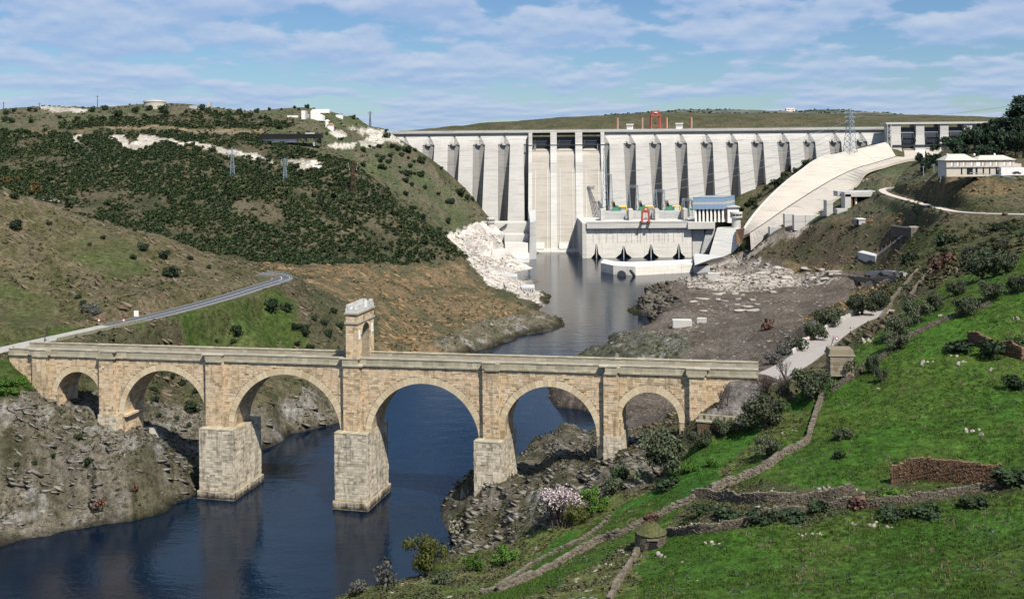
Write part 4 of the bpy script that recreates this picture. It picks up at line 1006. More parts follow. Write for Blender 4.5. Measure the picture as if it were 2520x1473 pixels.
def build_training_walls():
    # inclined white wall right of the powerhouse
    A, B, C, D = atY(1764,563,772), atY(1816,560,764), atY(1812,612,742), atY(1800,620,740)
    t = thing('training_wall', 'sloping white concrete wall between the powerhouse and the chute, rust stained at its edge', 'wall')
    p = [atZ(1738,652,-1), atZ(1830,640,-1)]
    p0, p3, p4 = atZ(1738,652,-1), atY(1818,562,775), atY(1764,562,790); nn = (p3-p0).cross(p4-p0)
    def onplane(u, v):      # the face is one plane
        r = atY(u, v, 1)-Vector((0, 0, CH)); return Vector((0, 0, CH))+r*((p0-Vector((0, 0, CH))).dot(nn)/r.dot(nn))
    f = [p0, onplane(1800, 624), onplane(1826, 598), p3, p4]
    bk = [v+Vector((6, 26, -1)) for v in f]; n = len(f)
    mb = MB(); mb.add(f+bk, [(4, 0, 1), (4, 1, 2), (4, 2, 3), (9, 6, 5), (9, 7, 6), (9, 8, 7)]+[(i, n+i, n+(i+1) % n, (i+1) % n) for i in range(n)]); mb.build('wall_slab', M_DAMW, t)
    mr = mat_concrete('rusty_concrete', (.15,.09,.055), .9, .3, (.10,.06,.04))
    a = [atY(1812,566,768), atY(1833,562,757), atY(1826,600,748), atY(1812,602,750)]; n = 4
    mb = MB(); bk = [v+Vector((1, 6, 0)) for v in a]; mb.add(a+bk, [(0, 1, 2, 3), (7, 6, 5, 4)]+[(i, 4+i, 4+(i+1) % 4, (i+1) % 4) for i in range(4)]); mb.build('rusty_edge', mr, t)
    # concrete jetty lying in front of the powerhouse
    t = thing('jetty', 'low concrete jetty in the water with a round culvert mouth', 'jetty')
    def q(x, y): return 1384.3+x*.19546, 461.4+y*.19546
    zt = 6.0
    fr = [atZ(*q(482,1055), 0), atZ(*q(640,1092), 0), atZ(*q(920,1108), 0), atZ(*q(1640,1068), 0)]
    bkp = [fr[0]+Vector((4, 22, 0)), fr[1]+Vector((3, 24, 0)), fr[2]+Vector((0, 26, 0)), fr[3]+Vector((6, 26, 0))]
    mb = MB(); n = 4; lo = [Vector((p.x, p.y, -4)) for p in fr+bkp]; hi = [Vector((p.x, p.y+.4, zt)) for p in fr+bkp]
    for i in range(3):
        mb.hexa([lo[i], lo[i+1], lo[5+i], lo[4+i], hi[i], hi[i+1], hi[5+i], hi[4+i]])
    j = mb.build('jetty_body', M_STAIN, t)
    mb = MB(); a, b = hi[2], hi[3]; mb.hexa([a+Vector((40, 4, 0)), b+Vector((2, 2, 0)), b+Vector((6, 24, 0)), a+Vector((60, 24, 0)), a+Vector((52, 8, 3.6)), b+Vector((2, 6, 4.4)), b+Vector((6, 24, 4.4)), a+Vector((64, 24, 3.6))]); mb.build('ramp', M_GREYC, t)
    c = atZ(*q(745,1112), 0); mb = MB(); mb.prism([(c.x+2.9*math.cos(k*math.pi/10), .6+2.9*math.sin(k*math.pi/10)) for k in range(20)], c.y-1.2, c.y+2); mb.build('culvert_mouth', M_STEEL_D, t)
    mb = MB(); a = atZ(*q(850,1040), 4.2); mb.bar(a+Vector((0, -.6, 0)), atZ(*q(905,1108), .2)+Vector((0, -.6, 0)), 1.3); mb.build('drain_slot', M_STEEL_D, t)
    mb = MB(); mb.box(hi[3].x+.5, hi[3].x+11, hi[3].y-4, hi[3].y+14, -3, 4.8); mb.build('dark_pier', M_GREYC, t)
    # left side: works climbing the bank
    def r(x, y): return 1076.7+x*.12207, 504.5+y*.12207
    def boxat(name, parent, x0, x1, yt, yb, Y, depth, mat, slope=0):
        a = atY(*r(x0, yt), Y); b = atY(*r(x1, yt), Y); zb = atY(*r(x0, yb), Y).z
        mb = MB(); mb.hexa([(a.x, Y-slope, zb), (b.x, Y-slope, zb), (b.x, Y+depth, zb), (a.x, Y+depth, zb), (a.x, Y, a.z), (b.x, Y, b.z), (b.x, Y+depth, b.z), (a.x, Y+depth, a.z)])
        return mb.build(name, mat, parent)
    t = thing('guide_wall', 'tall pale concrete guide wall at the left edge of the main spillway', 'wall')
    a, b = atY(*r(1830, 350), 800), atY(*r(1985, 350), 806)
    mb = MB(); mb.hexa([(a.x, 798, -4), (b.x, 804, -4), (b.x+1, 862, -4), (a.x+1, 862, -4), (a.x+1.5, 800, a.z), (b.x, 806, a.z+1), (b.x+1, 862, a.z+6), (a.x+1, 862, a.z+6)]); mb.build('wall_slab', M_GREYC, t)
    t = thing('retaining_wall', 'bright white concrete retaining wall on the left bank below the dam', 'wall')
    boxat('wall_slab', t, 790, 1860, 356, 600, 832, 20, M_DAMW); boxat('wall_slab', t, 1040, 1450, 592, 745, 818, 13.5, M_DAMW); boxat('wall_slab', t, 1350, 1835, 600, 780, 812, 19, M_DAMW); boxat('wall_slab', t, 1360, 1825, 765, 990, 800, 11, M_DAMW, 3); boxat('wall_slab', t, 1370, 1850, 985, 1130, 790, 12, M_DAMW, 4)
    boxat('wall_slab', t, 1100, 1370, 930, 1140, 772, 20, M_DAMW, 2); boxat('wall_slab', t, 1440, 1840, 1090, 1180, 782, 7, M_GREYC, 2)
    mb = MB(); mb.bar(atY(*r(1130, 585), 830.8), atY(*r(1400, 390), 830.8), 1.2); mb.build('conduit', M_STEEL_D, t)
    for x in (1100, 1255): mb = MB(); mb.bar(atY(*r(x, 600), 817.6), atY(*r(x, 742), 817.6), .7); mb.build('drain_pipe', M_GREYC, t)
    # slab road running down the bank
    t = thing('concrete_ramp', 'grey concrete ramp running down the white rubble bank on the left', 'ramp')
    up = [(640,905,745),(720,1010,728),(850,1120,712),(1000,1220,697),(1180,1330,680),(1360,1400,668),(1580,1440,660)]
    lw = [(590,960,735),(640,1080,718),(700,1180,704),(850,1290,688),(1000,1350,676),(1180,1420,664),(1380,1490,654)]
    U_ = smooth_line([(*r(x, y), Y) for x, y, Y in up], 3, atY); L_ = smooth_line([(*r(x, y), Y) for x, y, Y in lw], 3, atY)
    mb = MB(); n = len(U_); v = []; fs = []
    for p, s in zip(U_, L_): v += [p+Vector((0,0,.5)), s+Vector((0,0,.5)), s-Vector((0, 0, 6)), p-Vector((0, 0, 6))]
    for i in range(n-1):
        for j in range(4): fs.append((i*4+j, i*4+(j+1) % 4, i*4+4+(j+1) % 4, i*4+4+j))
    fs += [(0, 1, 2, 3), tuple((n-1)*4+k for k in range(4))]; mb.add(v, fs); mb.build('ramp_slab', M_GREYC, t)
    for (x0, x1, yt, yb, Y, d, lab) in ((1290,1610,1440,1640,655,16,'grey panelled quay block at the water on the left bank, upper one'),(1690,1960,1660,1900,612,14,'grey panelled quay block at the water on the left bank, lower one')):
        t = thing('quay_block', lab, 'quay', group='quay blocks on the left bank'); boxat('quay_wall', t, x0, x1, yt, yb, Y, d, M_GREYC, 1)
        for k in range(6):
            x = x0+(x1-x0)*(k+.5)/6; mb = MB(); a = atY(*r(x, yt), Y); zb = atY(*r(x, yb), Y).z; mb.box(a.x-.3, a.x+.3, Y-1.3, Y-.2, zb, a.z); mb.build('counterfort', M_GREYC, t)
build_training_walls()
# ------------------------------------------------------------------ works, buildings, roads, walls
M_RED = mat_plain('red_paint', (.36,.075,.05), .5, .15, 1); M_GREEN = mat_plain('green_paint', (.06,.22,.13), .5, .2, 1); M_YELLOW = mat_plain('yellow_paint', (.75,.50,.03), .5, .1, 1)
M_BLUE = mat_plain('blue_cladding', (.20,.285,.40), .5, .06, .4); M_CREAM = mat_plain('cream_band', (.42,.41,.36), .6, .06, 1); M_LATT = mat_plain('galvanised_steel', (.22,.27,.31), .5, .15, 1)
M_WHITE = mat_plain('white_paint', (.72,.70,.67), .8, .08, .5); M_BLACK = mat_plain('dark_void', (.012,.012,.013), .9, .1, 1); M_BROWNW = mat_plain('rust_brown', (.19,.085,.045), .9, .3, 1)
M_GLASS = mat_plain('dark_glass', (.03,.035,.04), .15, .1, 1, .5)
M_DRY = mat_stone('fieldstone', [(.075,.062,.048),(.125,.105,.080),(.18,.155,.122),(.10,.08,.06),(.15,.135,.11)], False, (.10,.09,.06), .5)
M_DRYT = mat_stone('fieldstone_mass', [(.075,.062,.048),(.125,.105,.080),(.18,.155,.122),(.10,.08,.06),(.15,.135,.11)], True, (.10,.09,.06), .5)
M_BROWNS = mat_stone('brown_fieldstone', [(.10,.06,.038),(.15,.09,.055),(.19,.12,.075),(.12,.08,.055)], False, (.06,.045,.03), .4)
M_BROWNT = mat_stone('brown_fieldstone_mass', [(.10,.06,.038),(.15,.09,.055),(.19,.12,.075),(.12,.08,.055)], True, (.06,.045,.03), .4)
def boxes(name, mat, parent, *bs):
    mb = MB()
    for b in bs: mb.box(*b)
    return mb.build(name, mat, parent)
# ---- lattice towers
def lattice(parent, base, top, h, n=7, w=.22, mat=None, z0=0, cx=0, cy=0, arms=(), name='lattice'):
    mb = MB(); sq = ((-1, -1), (1, -1), (1, 1), (-1, 1)); lev = [z0+h*(1-(1-k/n)**1.15) for k in range(n+1)]
    def c(k, j): f = (lev[k]-z0)/h; r = base*(1-f)+top*f; return Vector((cx+sq[j][0]*r, cy+sq[j][1]*r, lev[k]))
    for j in range(4):
        mb.bar(c(0, j), c(n, j), w)
        for k in range(n):
            mb.bar(c(k, j), c(k+1, (j+1) % 4), w*.6); mb.bar(c(k, (j+1) % 4), c(k+1, j), w*.6)
            mb.bar(c(k+1, j), c(k+1, (j+1) % 4), w*.6)
    o = mb.build(name, mat or M_LATT, parent)
    for z, l in arms:
        mb = MB(); mb.bar((cx-l, cy, z), (cx+l, cy, z), w); mb.bar((cx-l, cy, z), (cx, cy, z+1.2), w*.7); mb.bar((cx+l, cy, z), (cx, cy, z+1.2), w*.7); mb.build('cross_arm', mat or M_LATT, parent)
        for s in (-1, 1): mb = MB(); mb.tube([(cx+s*l*.95, cy, z), (cx+s*l*.95, cy, z-1.3)], [.14, .14], 5); mb.build('insulator', M_GREYC, parent)
    return o
def pylon(label, u, vb, vt, Y, base, mat=None, arms=3, group=None):
    p = hit(u, vb, Y-60, Y+120) or atY(u, vb, Y); a, b = derot(u, vt); h = CH-b*p.y/F-p.z
    t = thing('pylon', label, 'pylon', (p.x, p.y, p.z-.3), .4, group); hh = h
    lattice(t, base, base*.22, hh, 9, .30 if hh > 32 else .15, mat, arms=[(hh*(.82-.09*i)+hh*.1, hh*.16*(1-.12*i)) for i in range(arms)]); return t
pylon('slim grey lattice pylon on the scrub hill below the white rock scar', 571.5, 434, 362, 640, 1.5)
pylon('grey lattice pylon on the scrub hill, further right, on the ridge', 701, 443, 388, 660, 1.4)
pylon('rust red lattice pylon on the shaded ridge in front of the dam hillside', 869, 470, 393, 690, 1.7, mat_plain('dull_rust', (.075,.042,.03), .9, .3, 1))
pylon('tall blue grey lattice pylon in front of the right end of the dam', 2092.7, 384, 267, 865, 4.2, None, 3)
pylon('small dark pylon on the skyline left of the dam crest', 911, 312, 274, 884, .8, M_STEEL_D, 2)
for u, vt, vb, lab in ((97,252,268,'short pole on the skyline at the far left'),(240,234,264,'tall thin mast on the skyline left of the round tank'),(9,250,268,'thin pole on the skyline at the left edge')):
    p = onground(u, vb+3, 600); a, b = derot(u, vt); h = CH-b*p.y/F-p.z
    t = thing('pole', lab, 'pole', (p.x, p.y, p.z-.2)); mb = MB(); mb.tube([(0, 0, 0), (0, 0, h)], [.3, .18], 6); mb.build('shaft', M_STEEL_D, t); boxes('cross_arm', M_STEEL_D, t, (-1.6, 1.6, -.1, .1, h-1.2, h-1))
for u, vt, vb, lab in ((2272.5, 407, 434, 'grey utility pole in front of the pine group'),(2315,408,452,'tall grey utility pole left of the office building bank'),(2298,402,425,'short pole by the corner of the office building'),(2340,340,372,'thin pole in front of the dark wood, above the office building')):
    p = onground(u, vb, 300); a, b = derot(u, vt); h = CH-b*p.y/F-p.z
    t = thing('pole', lab, 'pole', (p.x, p.y, p.z-.2)); mb = MB(); mb.tube([(0, 0, 0), (0, 0, h)], [.28, .2], 6); mb.build('shaft', M_LATT, t); boxes('cross_arm', M_LATT, t, (-.9, .9, -.1, .1, h-.8, h-.6))
# ---- powerhouse yard
def yard():
    X = lambda x, Y: atY(1353.5+x*.27146, 500, Y).x
    for i, (xl, xr, yt, lab) in enumerate(((500, 545, 432, 'tallest portal tower on the powerhouse deck, beside the spillway'), (722, 782, 775, 'second portal tower from the spillway on the powerhouse deck'), (966, 1022, 815, 'third portal tower from the spillway on the powerhouse deck'), (1215, 1265, 898, 'lowest portal tower, next to the blue control building'))):
        Y = 856.0; zt = atY(1500, 246.1+yt*.27146, Y).z; xa, xb = X(xl, Y), X(xr, Y); h = zt-ZD
        t = thing('portal_tower', lab, 'lattice tower', ((xa+xb)/2, Y, ZD), 0, 'lattice portals on the powerhouse deck'); d = (xb-xa)/2
        nn = max(4, int(h/5))
        lattice(t, 1.9 if h < 40 else 2.6, .6, h, nn, .24, cx=-d-(.8 if h < 40 else 0), name='leg'); lattice(t, 1.9, .6, h*(1 if h < 40 else .62), nn, .24, cx=d+.8, name='leg')
        mb = MB()
        for yy in (-.6, .6): mb.bar((-d-1.2, yy, h), (d+1.2, yy, h), .24); mb.bar((-d-1.2, yy, h-1.6), (d+1.2, yy, h-1.6), .24)
        for k in range(6): f0, f1 = -d-1.2+(2*d+2.4)*k/6, -d-1.2+(2*d+2.4)*(k+1)/6; mb.bar((f0, -.6, h-1.6 if k % 2 else h), (f1, -.6, h if k % 2 else h-1.6), .16)
        if h > 40: mb.bar((-d, 0, h*.62), (d+1.2, 0, h*.62), .5)
        mb.build('beam', M_LATT, t)
    for i, x in enumerate((600, 843, 1086, 1318)):
        Y = 846.0; x0 = X(x, Y); zb = ZD+6.25
        t = thing('transformer', ('green power transformer with yellow pipe nearest the spillway', 'green power transformer half hidden behind the red gantry', 'green power transformer with yellow pipe, third along the deck', 'green power transformer beside the blue control building')[i], 'transformer', (x0, Y, zb), 0, 'transformers on the powerhouse deck')
        mb = MB(); mb.box(-4.2, 3.6, -1.6, 1.6, 0, 1.3); mb.box(-2.8, 1.8, -1.4, 1.4, 1.3, 3.2); mb.tube([(-3.2, 0, 3.9), (1.6, 0, 3.9)], [.7, .7], 8)
        for k in range(5): mb.box(2.0+k*.35, 2.2+k*.35, -1.2, 1.2, .8, 2.8)
        mb.build('tank', M_GREEN, t)
        for k in range(3): mb = MB(); a = Vector((-2.6+k*.9, -.6, 3.2)); mb.tube([a, a+Vector((-.5, 0, 2.2)), a+Vector((-1.1, 0, 5.0))], [.42, .5, .2], 7); mb.build('bushing', M_BLACK if k else M_BROWNW, t)
        mb = MB(); mb.tube([(2.4, -.8, 3.4), (7.8, -.8, 3.6), (8.2, -.8, 3.2), (8.2, -.8, 0)], [.55]*4, 8); mb.tube([(2.6, .8, 2.6), (4.4, -.4, 3.2)], [.5, .5], 7); mb.build('pipe', M_YELLOW, t)
    def gantry(label, loc, w0, w1, h, dep, top):
        t = thing('gantry_crane', label, 'crane', loc)
        for y in (-dep, dep):
            for s in (-1, 1):
                mb = MB(); mb.bar((s*w0, y, 0), (s*w1, y*.7, h), 1.0, 1.0); mb.build('leg', M_RED, t)
            mb = MB(); mb.bar((-w0*.86, y*.95, h*.32), (w0*.86, y*.95, h*.32), .6); mb.build('tie', M_RED, t)
        for s in (-1, 1):
            mb = MB(); mb.box(s*w0-1.0, s*w0+1.0, -dep-1.4, dep+1.4, 0, 1.0); mb.build('bogie', M_RED, t)
        boxes('bridge_girder', M_RED, t, (-w1-.6, w1+.6, -dep*.8-.4, -dep*.8+.6, h, h+1.6), (-w1-.6, w1+.6, dep*.8-.6, dep*.8+.4, h, h+1.6), (-w1-.6, -w1+.5, -dep*.8, dep*.8, h+.2, h+1.5), (w1-.5, w1+.6, -dep*.8, dep*.8, h+.2, h+1.5))
        boxes('hoist_house', M_RED, t, (-w1*.8, w1*.8, -dep*.6, dep*.6, h+1.6, h+top)); boxes('trolley', M_WHITE, t, (-w1*.3, w1*.4, -dep*.7-.3, -dep*.6, h+.4+top*.5, h+1.1+top*.5))
        mb = MB(); mb.bar((0, 0, h), (0, 0, h*.5), .12); mb.bar((-.9, 0, h*.42), (0, 0, h*.5), .3); mb.bar((.9, 0, h*.42), (0, 0, h*.5), .3); mb.build('hook', M_BLACK, t)
        return t
    Y = 803.2; xa, xb = X(824, Y), X(905, Y)
    gantry('red gantry crane standing on the powerhouse deck', ((xa+xb)/2, Y, ZD+.01), (xb-xa)/2-.6, (xb-xa)/2-1.0, 7.6, 1.9, 3.6)
    p0 = ds_at(1353.5+905*.27146, 312, 5)[0]; p1 = ds_at(1353.5+1003*.27146, 312, 5)[0]; zt = ds_at(1610, 273, 5)[1]; c = dpt((p0+p1)/2, 5, CREST-1); hh = zt-CREST+1
    gantry('red gantry crane standing on the crest of the dam', (c.x, c.y, c.z), (p1-p0)/2-.6, (p1-p0)/2-1.0, hh*.72, 4.5, hh*.28)
    for x, lab in ((612, 'red and white striped mast on the dam crest, nearest the spillway gates'), (837, 'red mast on the dam crest just left of the crest crane'), (1058, 'red mast on the dam crest just right of the crest crane'), (1282, 'red mast on the dam crest furthest right')):
        s = ds_at(1353.5+x*.27146, 312, 11)[0]; c = dpt(s, 11, CREST-1); zt = ds_at(1500, 246.1+160*.27146, 11)[1]
        t = thing('mast', lab, 'mast', c, 0, 'red masts on the dam crest'); boxes('post', M_RED, t, (-.7, .1, -.4, .4, 0, zt-c.z)); boxes('ladder', M_WHITE, t, (.3, .6, -.3, .3, 0, zt-c.z-.5))
    for x0, x1, y0, lab in ((690, 757, 218, 'flat roofed white hut on the dam crest left of the crane'), (1135, 1205, 214, 'flat roofed white hut on the dam crest right of the crane')):
        a, b = ds_at(1353.5+x0*.27146, 312, 12)[0], ds_at(1353.5+x1*.27146, 312, 12)[0]; zt = ds_at(1550, 246.1+y0*.27146, 12)[1]; c = dpt((a+b)/2, 12, CREST-1); w = (b-a)/2; h = zt-c.z
        t = thing('crest_hut', lab, 'hut', c, DRZ, 'huts on the dam crest'); boxes('wall', M_WHITE, t, (-w+.6, w-.6, -2, 2, 0, h-.7)); boxes('roof', M_WHITE, t, (-w, w, -2.8, 2.8, h-.7, h))
        for k in range(5): boxes('window', M_GLASS, t, (-w+1.0+k*(2*w-2)/5, -w+.5+(k+1)*(2*w-2)/5, -2.06, -1.9, h*.42, h*.7))
    # blue control building
    Y = 806.0; u = lambda x: 1353.5+x*.27146; v = lambda y: 246.1+y*.27146
    a, b, c = atY(u(1293), 500, Y), atY(u(1577), 500, Y), atY(u(1675), 500, Y+26); zb, zm, zt = atY(1750, v(988), Y).z, atY(1750, v(935), Y).z, atY(1750, v(884), Y).z
    z0 = atY(1750, v(1108), Y).z; D = c-b; ax = b-a
    t = thing('control_building', 'blue clad control building raised on white columns beside the powerhouse', 'building', (a.x, Y, z0)); L = ax.x; sk = (D.x, 26)
    def para(name, mat, x0, x1, y0, y1, za, zb_, par=t):
        f = lambda x, y: (x+sk[0]*y/26, y)
        mb = MB(); mb.hexa([(*f(x0, y0), za), (*f(x1, y0), za), (*f(x1, y1), za), (*f(x0, y1), za), (*f(x0, y0), zb_), (*f(x1, y0), zb_), (*f(x1, y1), zb_), (*f(x0, y1), zb_)]); return mb.build(name, mat, par)
    body = para('cladding', M_BLUE, 0, L, 0, 26, zb-z0, zt-z0); para('band', M_CREAM, -.06, L+.06, -.06, 26.06, zm-z0-.9, zm-z0+.9)
    n = 24
    for k in range(1, n): para('panel_rib', M_BLUE, L*k/n-.07, L*k/n+.07, -.10, .1, zb-z0+.05, zt-z0-.05, body)
    para('roof', M_LATT, -.15, L+.15, -.15, 26.15, zt-z0, zt-z0+.35)
    for k in range(8): x = 1.8+k*(L-3.2)/7; para('column', M_WHITE, x-.55, x+.55, 1.0, 2.4, 0, zb-z0)
    para('window_wall', M_GLASS, 1.2, L-.6, 4.5, 5, 0, zb-z0-.02); para('sill_wall', M_GREYC, 1.4, L-.8, 3.8, 4.4, 0, 2.2)
    a = atY(u(1602), v(972), 815); b = atY(u(1698), v(958), 818); boxes('annex', M_WHITE, t, (a.x-t.location.x, b.x-t.location.x, 6, 24, -1, a.z-z0)); boxes('annex_roof', M_CREAM, t, (a.x-t.location.x-1, b.x-t.location.x+1, 5, 25, a.z-z0, a.z-z0+.7))
    # round valve houses
    for lab, uc, vt, vm, vb, rh, Yv in (('round concrete valve tower with a band of dark windows between chute and powerhouse', 1812, 521.5, 535, 562, 15, 790), ('round concrete valve tower with dark windows on the left bank works', 1208, 536, 547, 576, 10.5, 828)):
        p = atY(uc, vb, Yv); k = Yv/F; r = rh*k; z1 = atY(uc, vt, Yv).z-p.z; z2 = atY(uc, vm, Yv).z-p.z
        t = thing('valve_tower', lab, 'tower', p); mb = MB(); mb.lathe([(r*.72, -6), (r*.72, z2-.8), (r*.78, z2-.4)], n=22); mb.build('shaft', M_DAMW, t)
        mb = MB(); mb.lathe([(r*.80, z2-.4), (r, z2), (r, z2+(z1-z2)*.30)], n=22); mb.build('gallery', M_DAMW, t)
        mb = MB(); mb.lathe([(r*.9, z2+(z1-z2)*.30), (r*.9, z2+(z1-z2)*.66)], n=22); mb.build('window_band', M_GLASS, t)
        mb = MB(); mb.lathe([(r*1.02, z2+(z1-z2)*.66), (r*1.02, z1), (r*.4, z1+.3)], n=22); mb.build('roof', M_DAMW, t)
        for q in range(10): an = q*math.pi/5; x, y = r*.93*math.cos(an), r*.93*math.sin(an); boxes('mullion', M_DAMW, t, (x-.15, x+.15, y-.15, y+.15, z2+(z1-z2)*.30, z2+(z1-z2)*.66))
yard()
# ---- overhead wires
def wires():
    for i, (p, q, sag, r, lab) in enumerate(((atY(1498, 424, 856), atY(2084, 300, 866), 16, .11, 'upper overhead wire from the tallest portal to the tall pylon'), (atY(1560, 458, 856), atY(2084, 312, 866), 17, .11, 'middle overhead wire from the second portal to the tall pylon'), (atY(1625, 470, 856), atY(2086, 322, 866), 15, .11, 'lower overhead wire from the third portal to the tall pylon'), (atY(2100, 287, 866), atY(2640, 232, 640), 10, .09, 'pale overhead wire crossing the sky above the gate house'))):
        mb = MB(); pts = [p+(q-p)*k/24-Vector((0, 0, sag*4*(k/24)*(1-k/24)*.5)) for k in range(25)]; mb.tube(pts, [r]*25, 4, False); o = mb.build('power_cable', M_LATT); tag(o, lab, 'cable', 'overhead cables near the dam')
wires()
# ---- buildings on the right bank
def office():
    w = lambda x: 2030+x*.1946; y = lambda q: 369+q*.1946
    Y = 528.0; z0 = 70.7
    a, b, e = atY(w(1537), 420, Y), atY(w(2402), 420, Y), atY(w(2492), 420, Y); xl = atY(w(1400), 420, Y+22)
    zt, zm = atY(2400, y(128), Y).z-z0, atY(2400, y(212), Y).z-z0; zr = atY(2400, y(82), Y).z-z0
    t = thing('office_building', 'long two storey cream office building with a low hipped roof, right of the dam', 'building', (a.x, Y, z0)); L = b.x-a.x; D = 17.0; sx = (xl.x-a.x)/22
    f = lambda x, yy: (x+sx*yy, yy)
    mb = MB(); mb.hexa([(*f(0, 0), -1), (*f(L, 0), -1), (*f(L, D), -1), (*f(0, D), -1), (*f(0, 0), zt), (*f(L, 0), zt), (*f(L, D), zt), (*f(0, D), zt)]); wl = mb.build('wall', mat_plain('cream_render', (.50,.44,.36), .9, .08, .4), t)
    mr = mat_plain('roof_tiles', (.47,.42,.36), .9, .12, 1)
    h = zr-zt+.8
    def hip(x0, x1, hh, y0=-.7): mb = MB(); mb.add([(*f(x0, y0), zt), (*f(x1, y0), zt), (*f(x1, D+.7), zt), (*f(x0, D+.7), zt), (*f(x0+4, D*.5), zt+hh), (*f(x1-4, D*.5), zt+hh)], [(0, 1, 5, 4), (1, 2, 5), (2, 3, 4, 5), (3, 0, 4), (0, 3, 2, 1)]); return mb.build('roof', mr, t)
    r1 = hip(-.8, L*.45, h*1.15); r2 = hip(L*.452, L+.8, h*.85)
    for x in (.08, .48, .78): mb = MB(); mb.lathe([(.5, 0), (.5, .9), (.2, 1.1)], (*f(L*x, D*.5), zt+h*.8), 8); mb.build('chimney', M_WHITE, r1 if x < .45 else r2)
    mb = MB(); mb.box(-.3, L+.3, -.5, .05, zm-.25, zm+.15); mb.build('floor_band', M_GREYC, t)
    k = L/(2402-1537)
    for x, wd in ((1603, 26), (1678, 26), (1753, 26), (1855, 26), (1940, 56), (1998, 20), (2095, 26), (2170, 26), (2271, 26), (2345, 26)):
        x0 = (x-wd/2-1537)*k; x1 = (x+wd/2-1537)*k; zc, zd = zm+.35, zt-.9
        fr = boxes('window', mat_w, t, (x0, x1, -.12, .1, zc, zd)); boxes('lintel', M_BROWNW, fr, (x0-.1, x1+.1, -.26, .08, zd, zd+.3)); boxes('shutter', M_BROWNW, fr, (x1, x1+.35, -.2, .1, zc, zd))
    for x0, x1 in ((1720, 1738), (1795, 1870), (1905, 1930), (1995, 2012), (2075, 2092), (2160, 2180), (2250, 2275), (2420, 2440)):
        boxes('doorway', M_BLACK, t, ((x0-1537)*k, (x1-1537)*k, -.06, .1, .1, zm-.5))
    boxes('lower_wing', M_WHITE, t, (L*.76, (e.x-a.x), -3.0, -.55, -.5, zm-.45)); boxes('end_wing', mat_w2, t, (L+.02, e.x-a.x, .5, 10, -.5, zm+1.4))
    mb = MB(); mb.hexa([(*f(-.12, .4), -1), (*f(-.06, .4), -1), (*f(-.06, D-.4), -1), (*f(-.12, D-.4), -1), (*f(-.12, .4), zt-.3), (*f(-.06, .4), zt-.3), (*f(-.06, D-.4), zt-.3), (*f(-.12, D-.4), zt-.3)]); mb.build('slate_end', M_GREYC, t)
    # parked car by the wing
    c = thing('parked_car', 'small dark car parked by the right end of the office building', 'car', (a.x+(2365-1537)*k, Y-5.0, z0+.1))
    mb = MB(); mb.prism([(-1.9, .3), (1.9, .3), (1.9, .8), (1.1, .9), (.7, 1.4), (-.9, 1.4), (-1.4, .9), (-1.9, .85)], -.8, .8); mb.build('body', M_STEEL_D, c)
    boxes('window', M_GLASS, c, (-.85, .65, -.83, .83, .95, 1.3))
    for sx_ in (-1.2, 1.2):
        for sy in (-.8, .8): mb = MB(); mb.prism([(sx_+.32*math.cos(q*math.pi/5), .32+.32*math.sin(q*math.pi/5)) for q in range(10)], sy-.1, sy+.1); mb.build('wheel', M_BLACK, c)
mat_w = mat_plain('pale_shutter', (.78,.74,.68), .6, .05, 1); mat_w2 = mat_plain('pale_render', (.48,.43,.36), .9, .06, 1)
office()
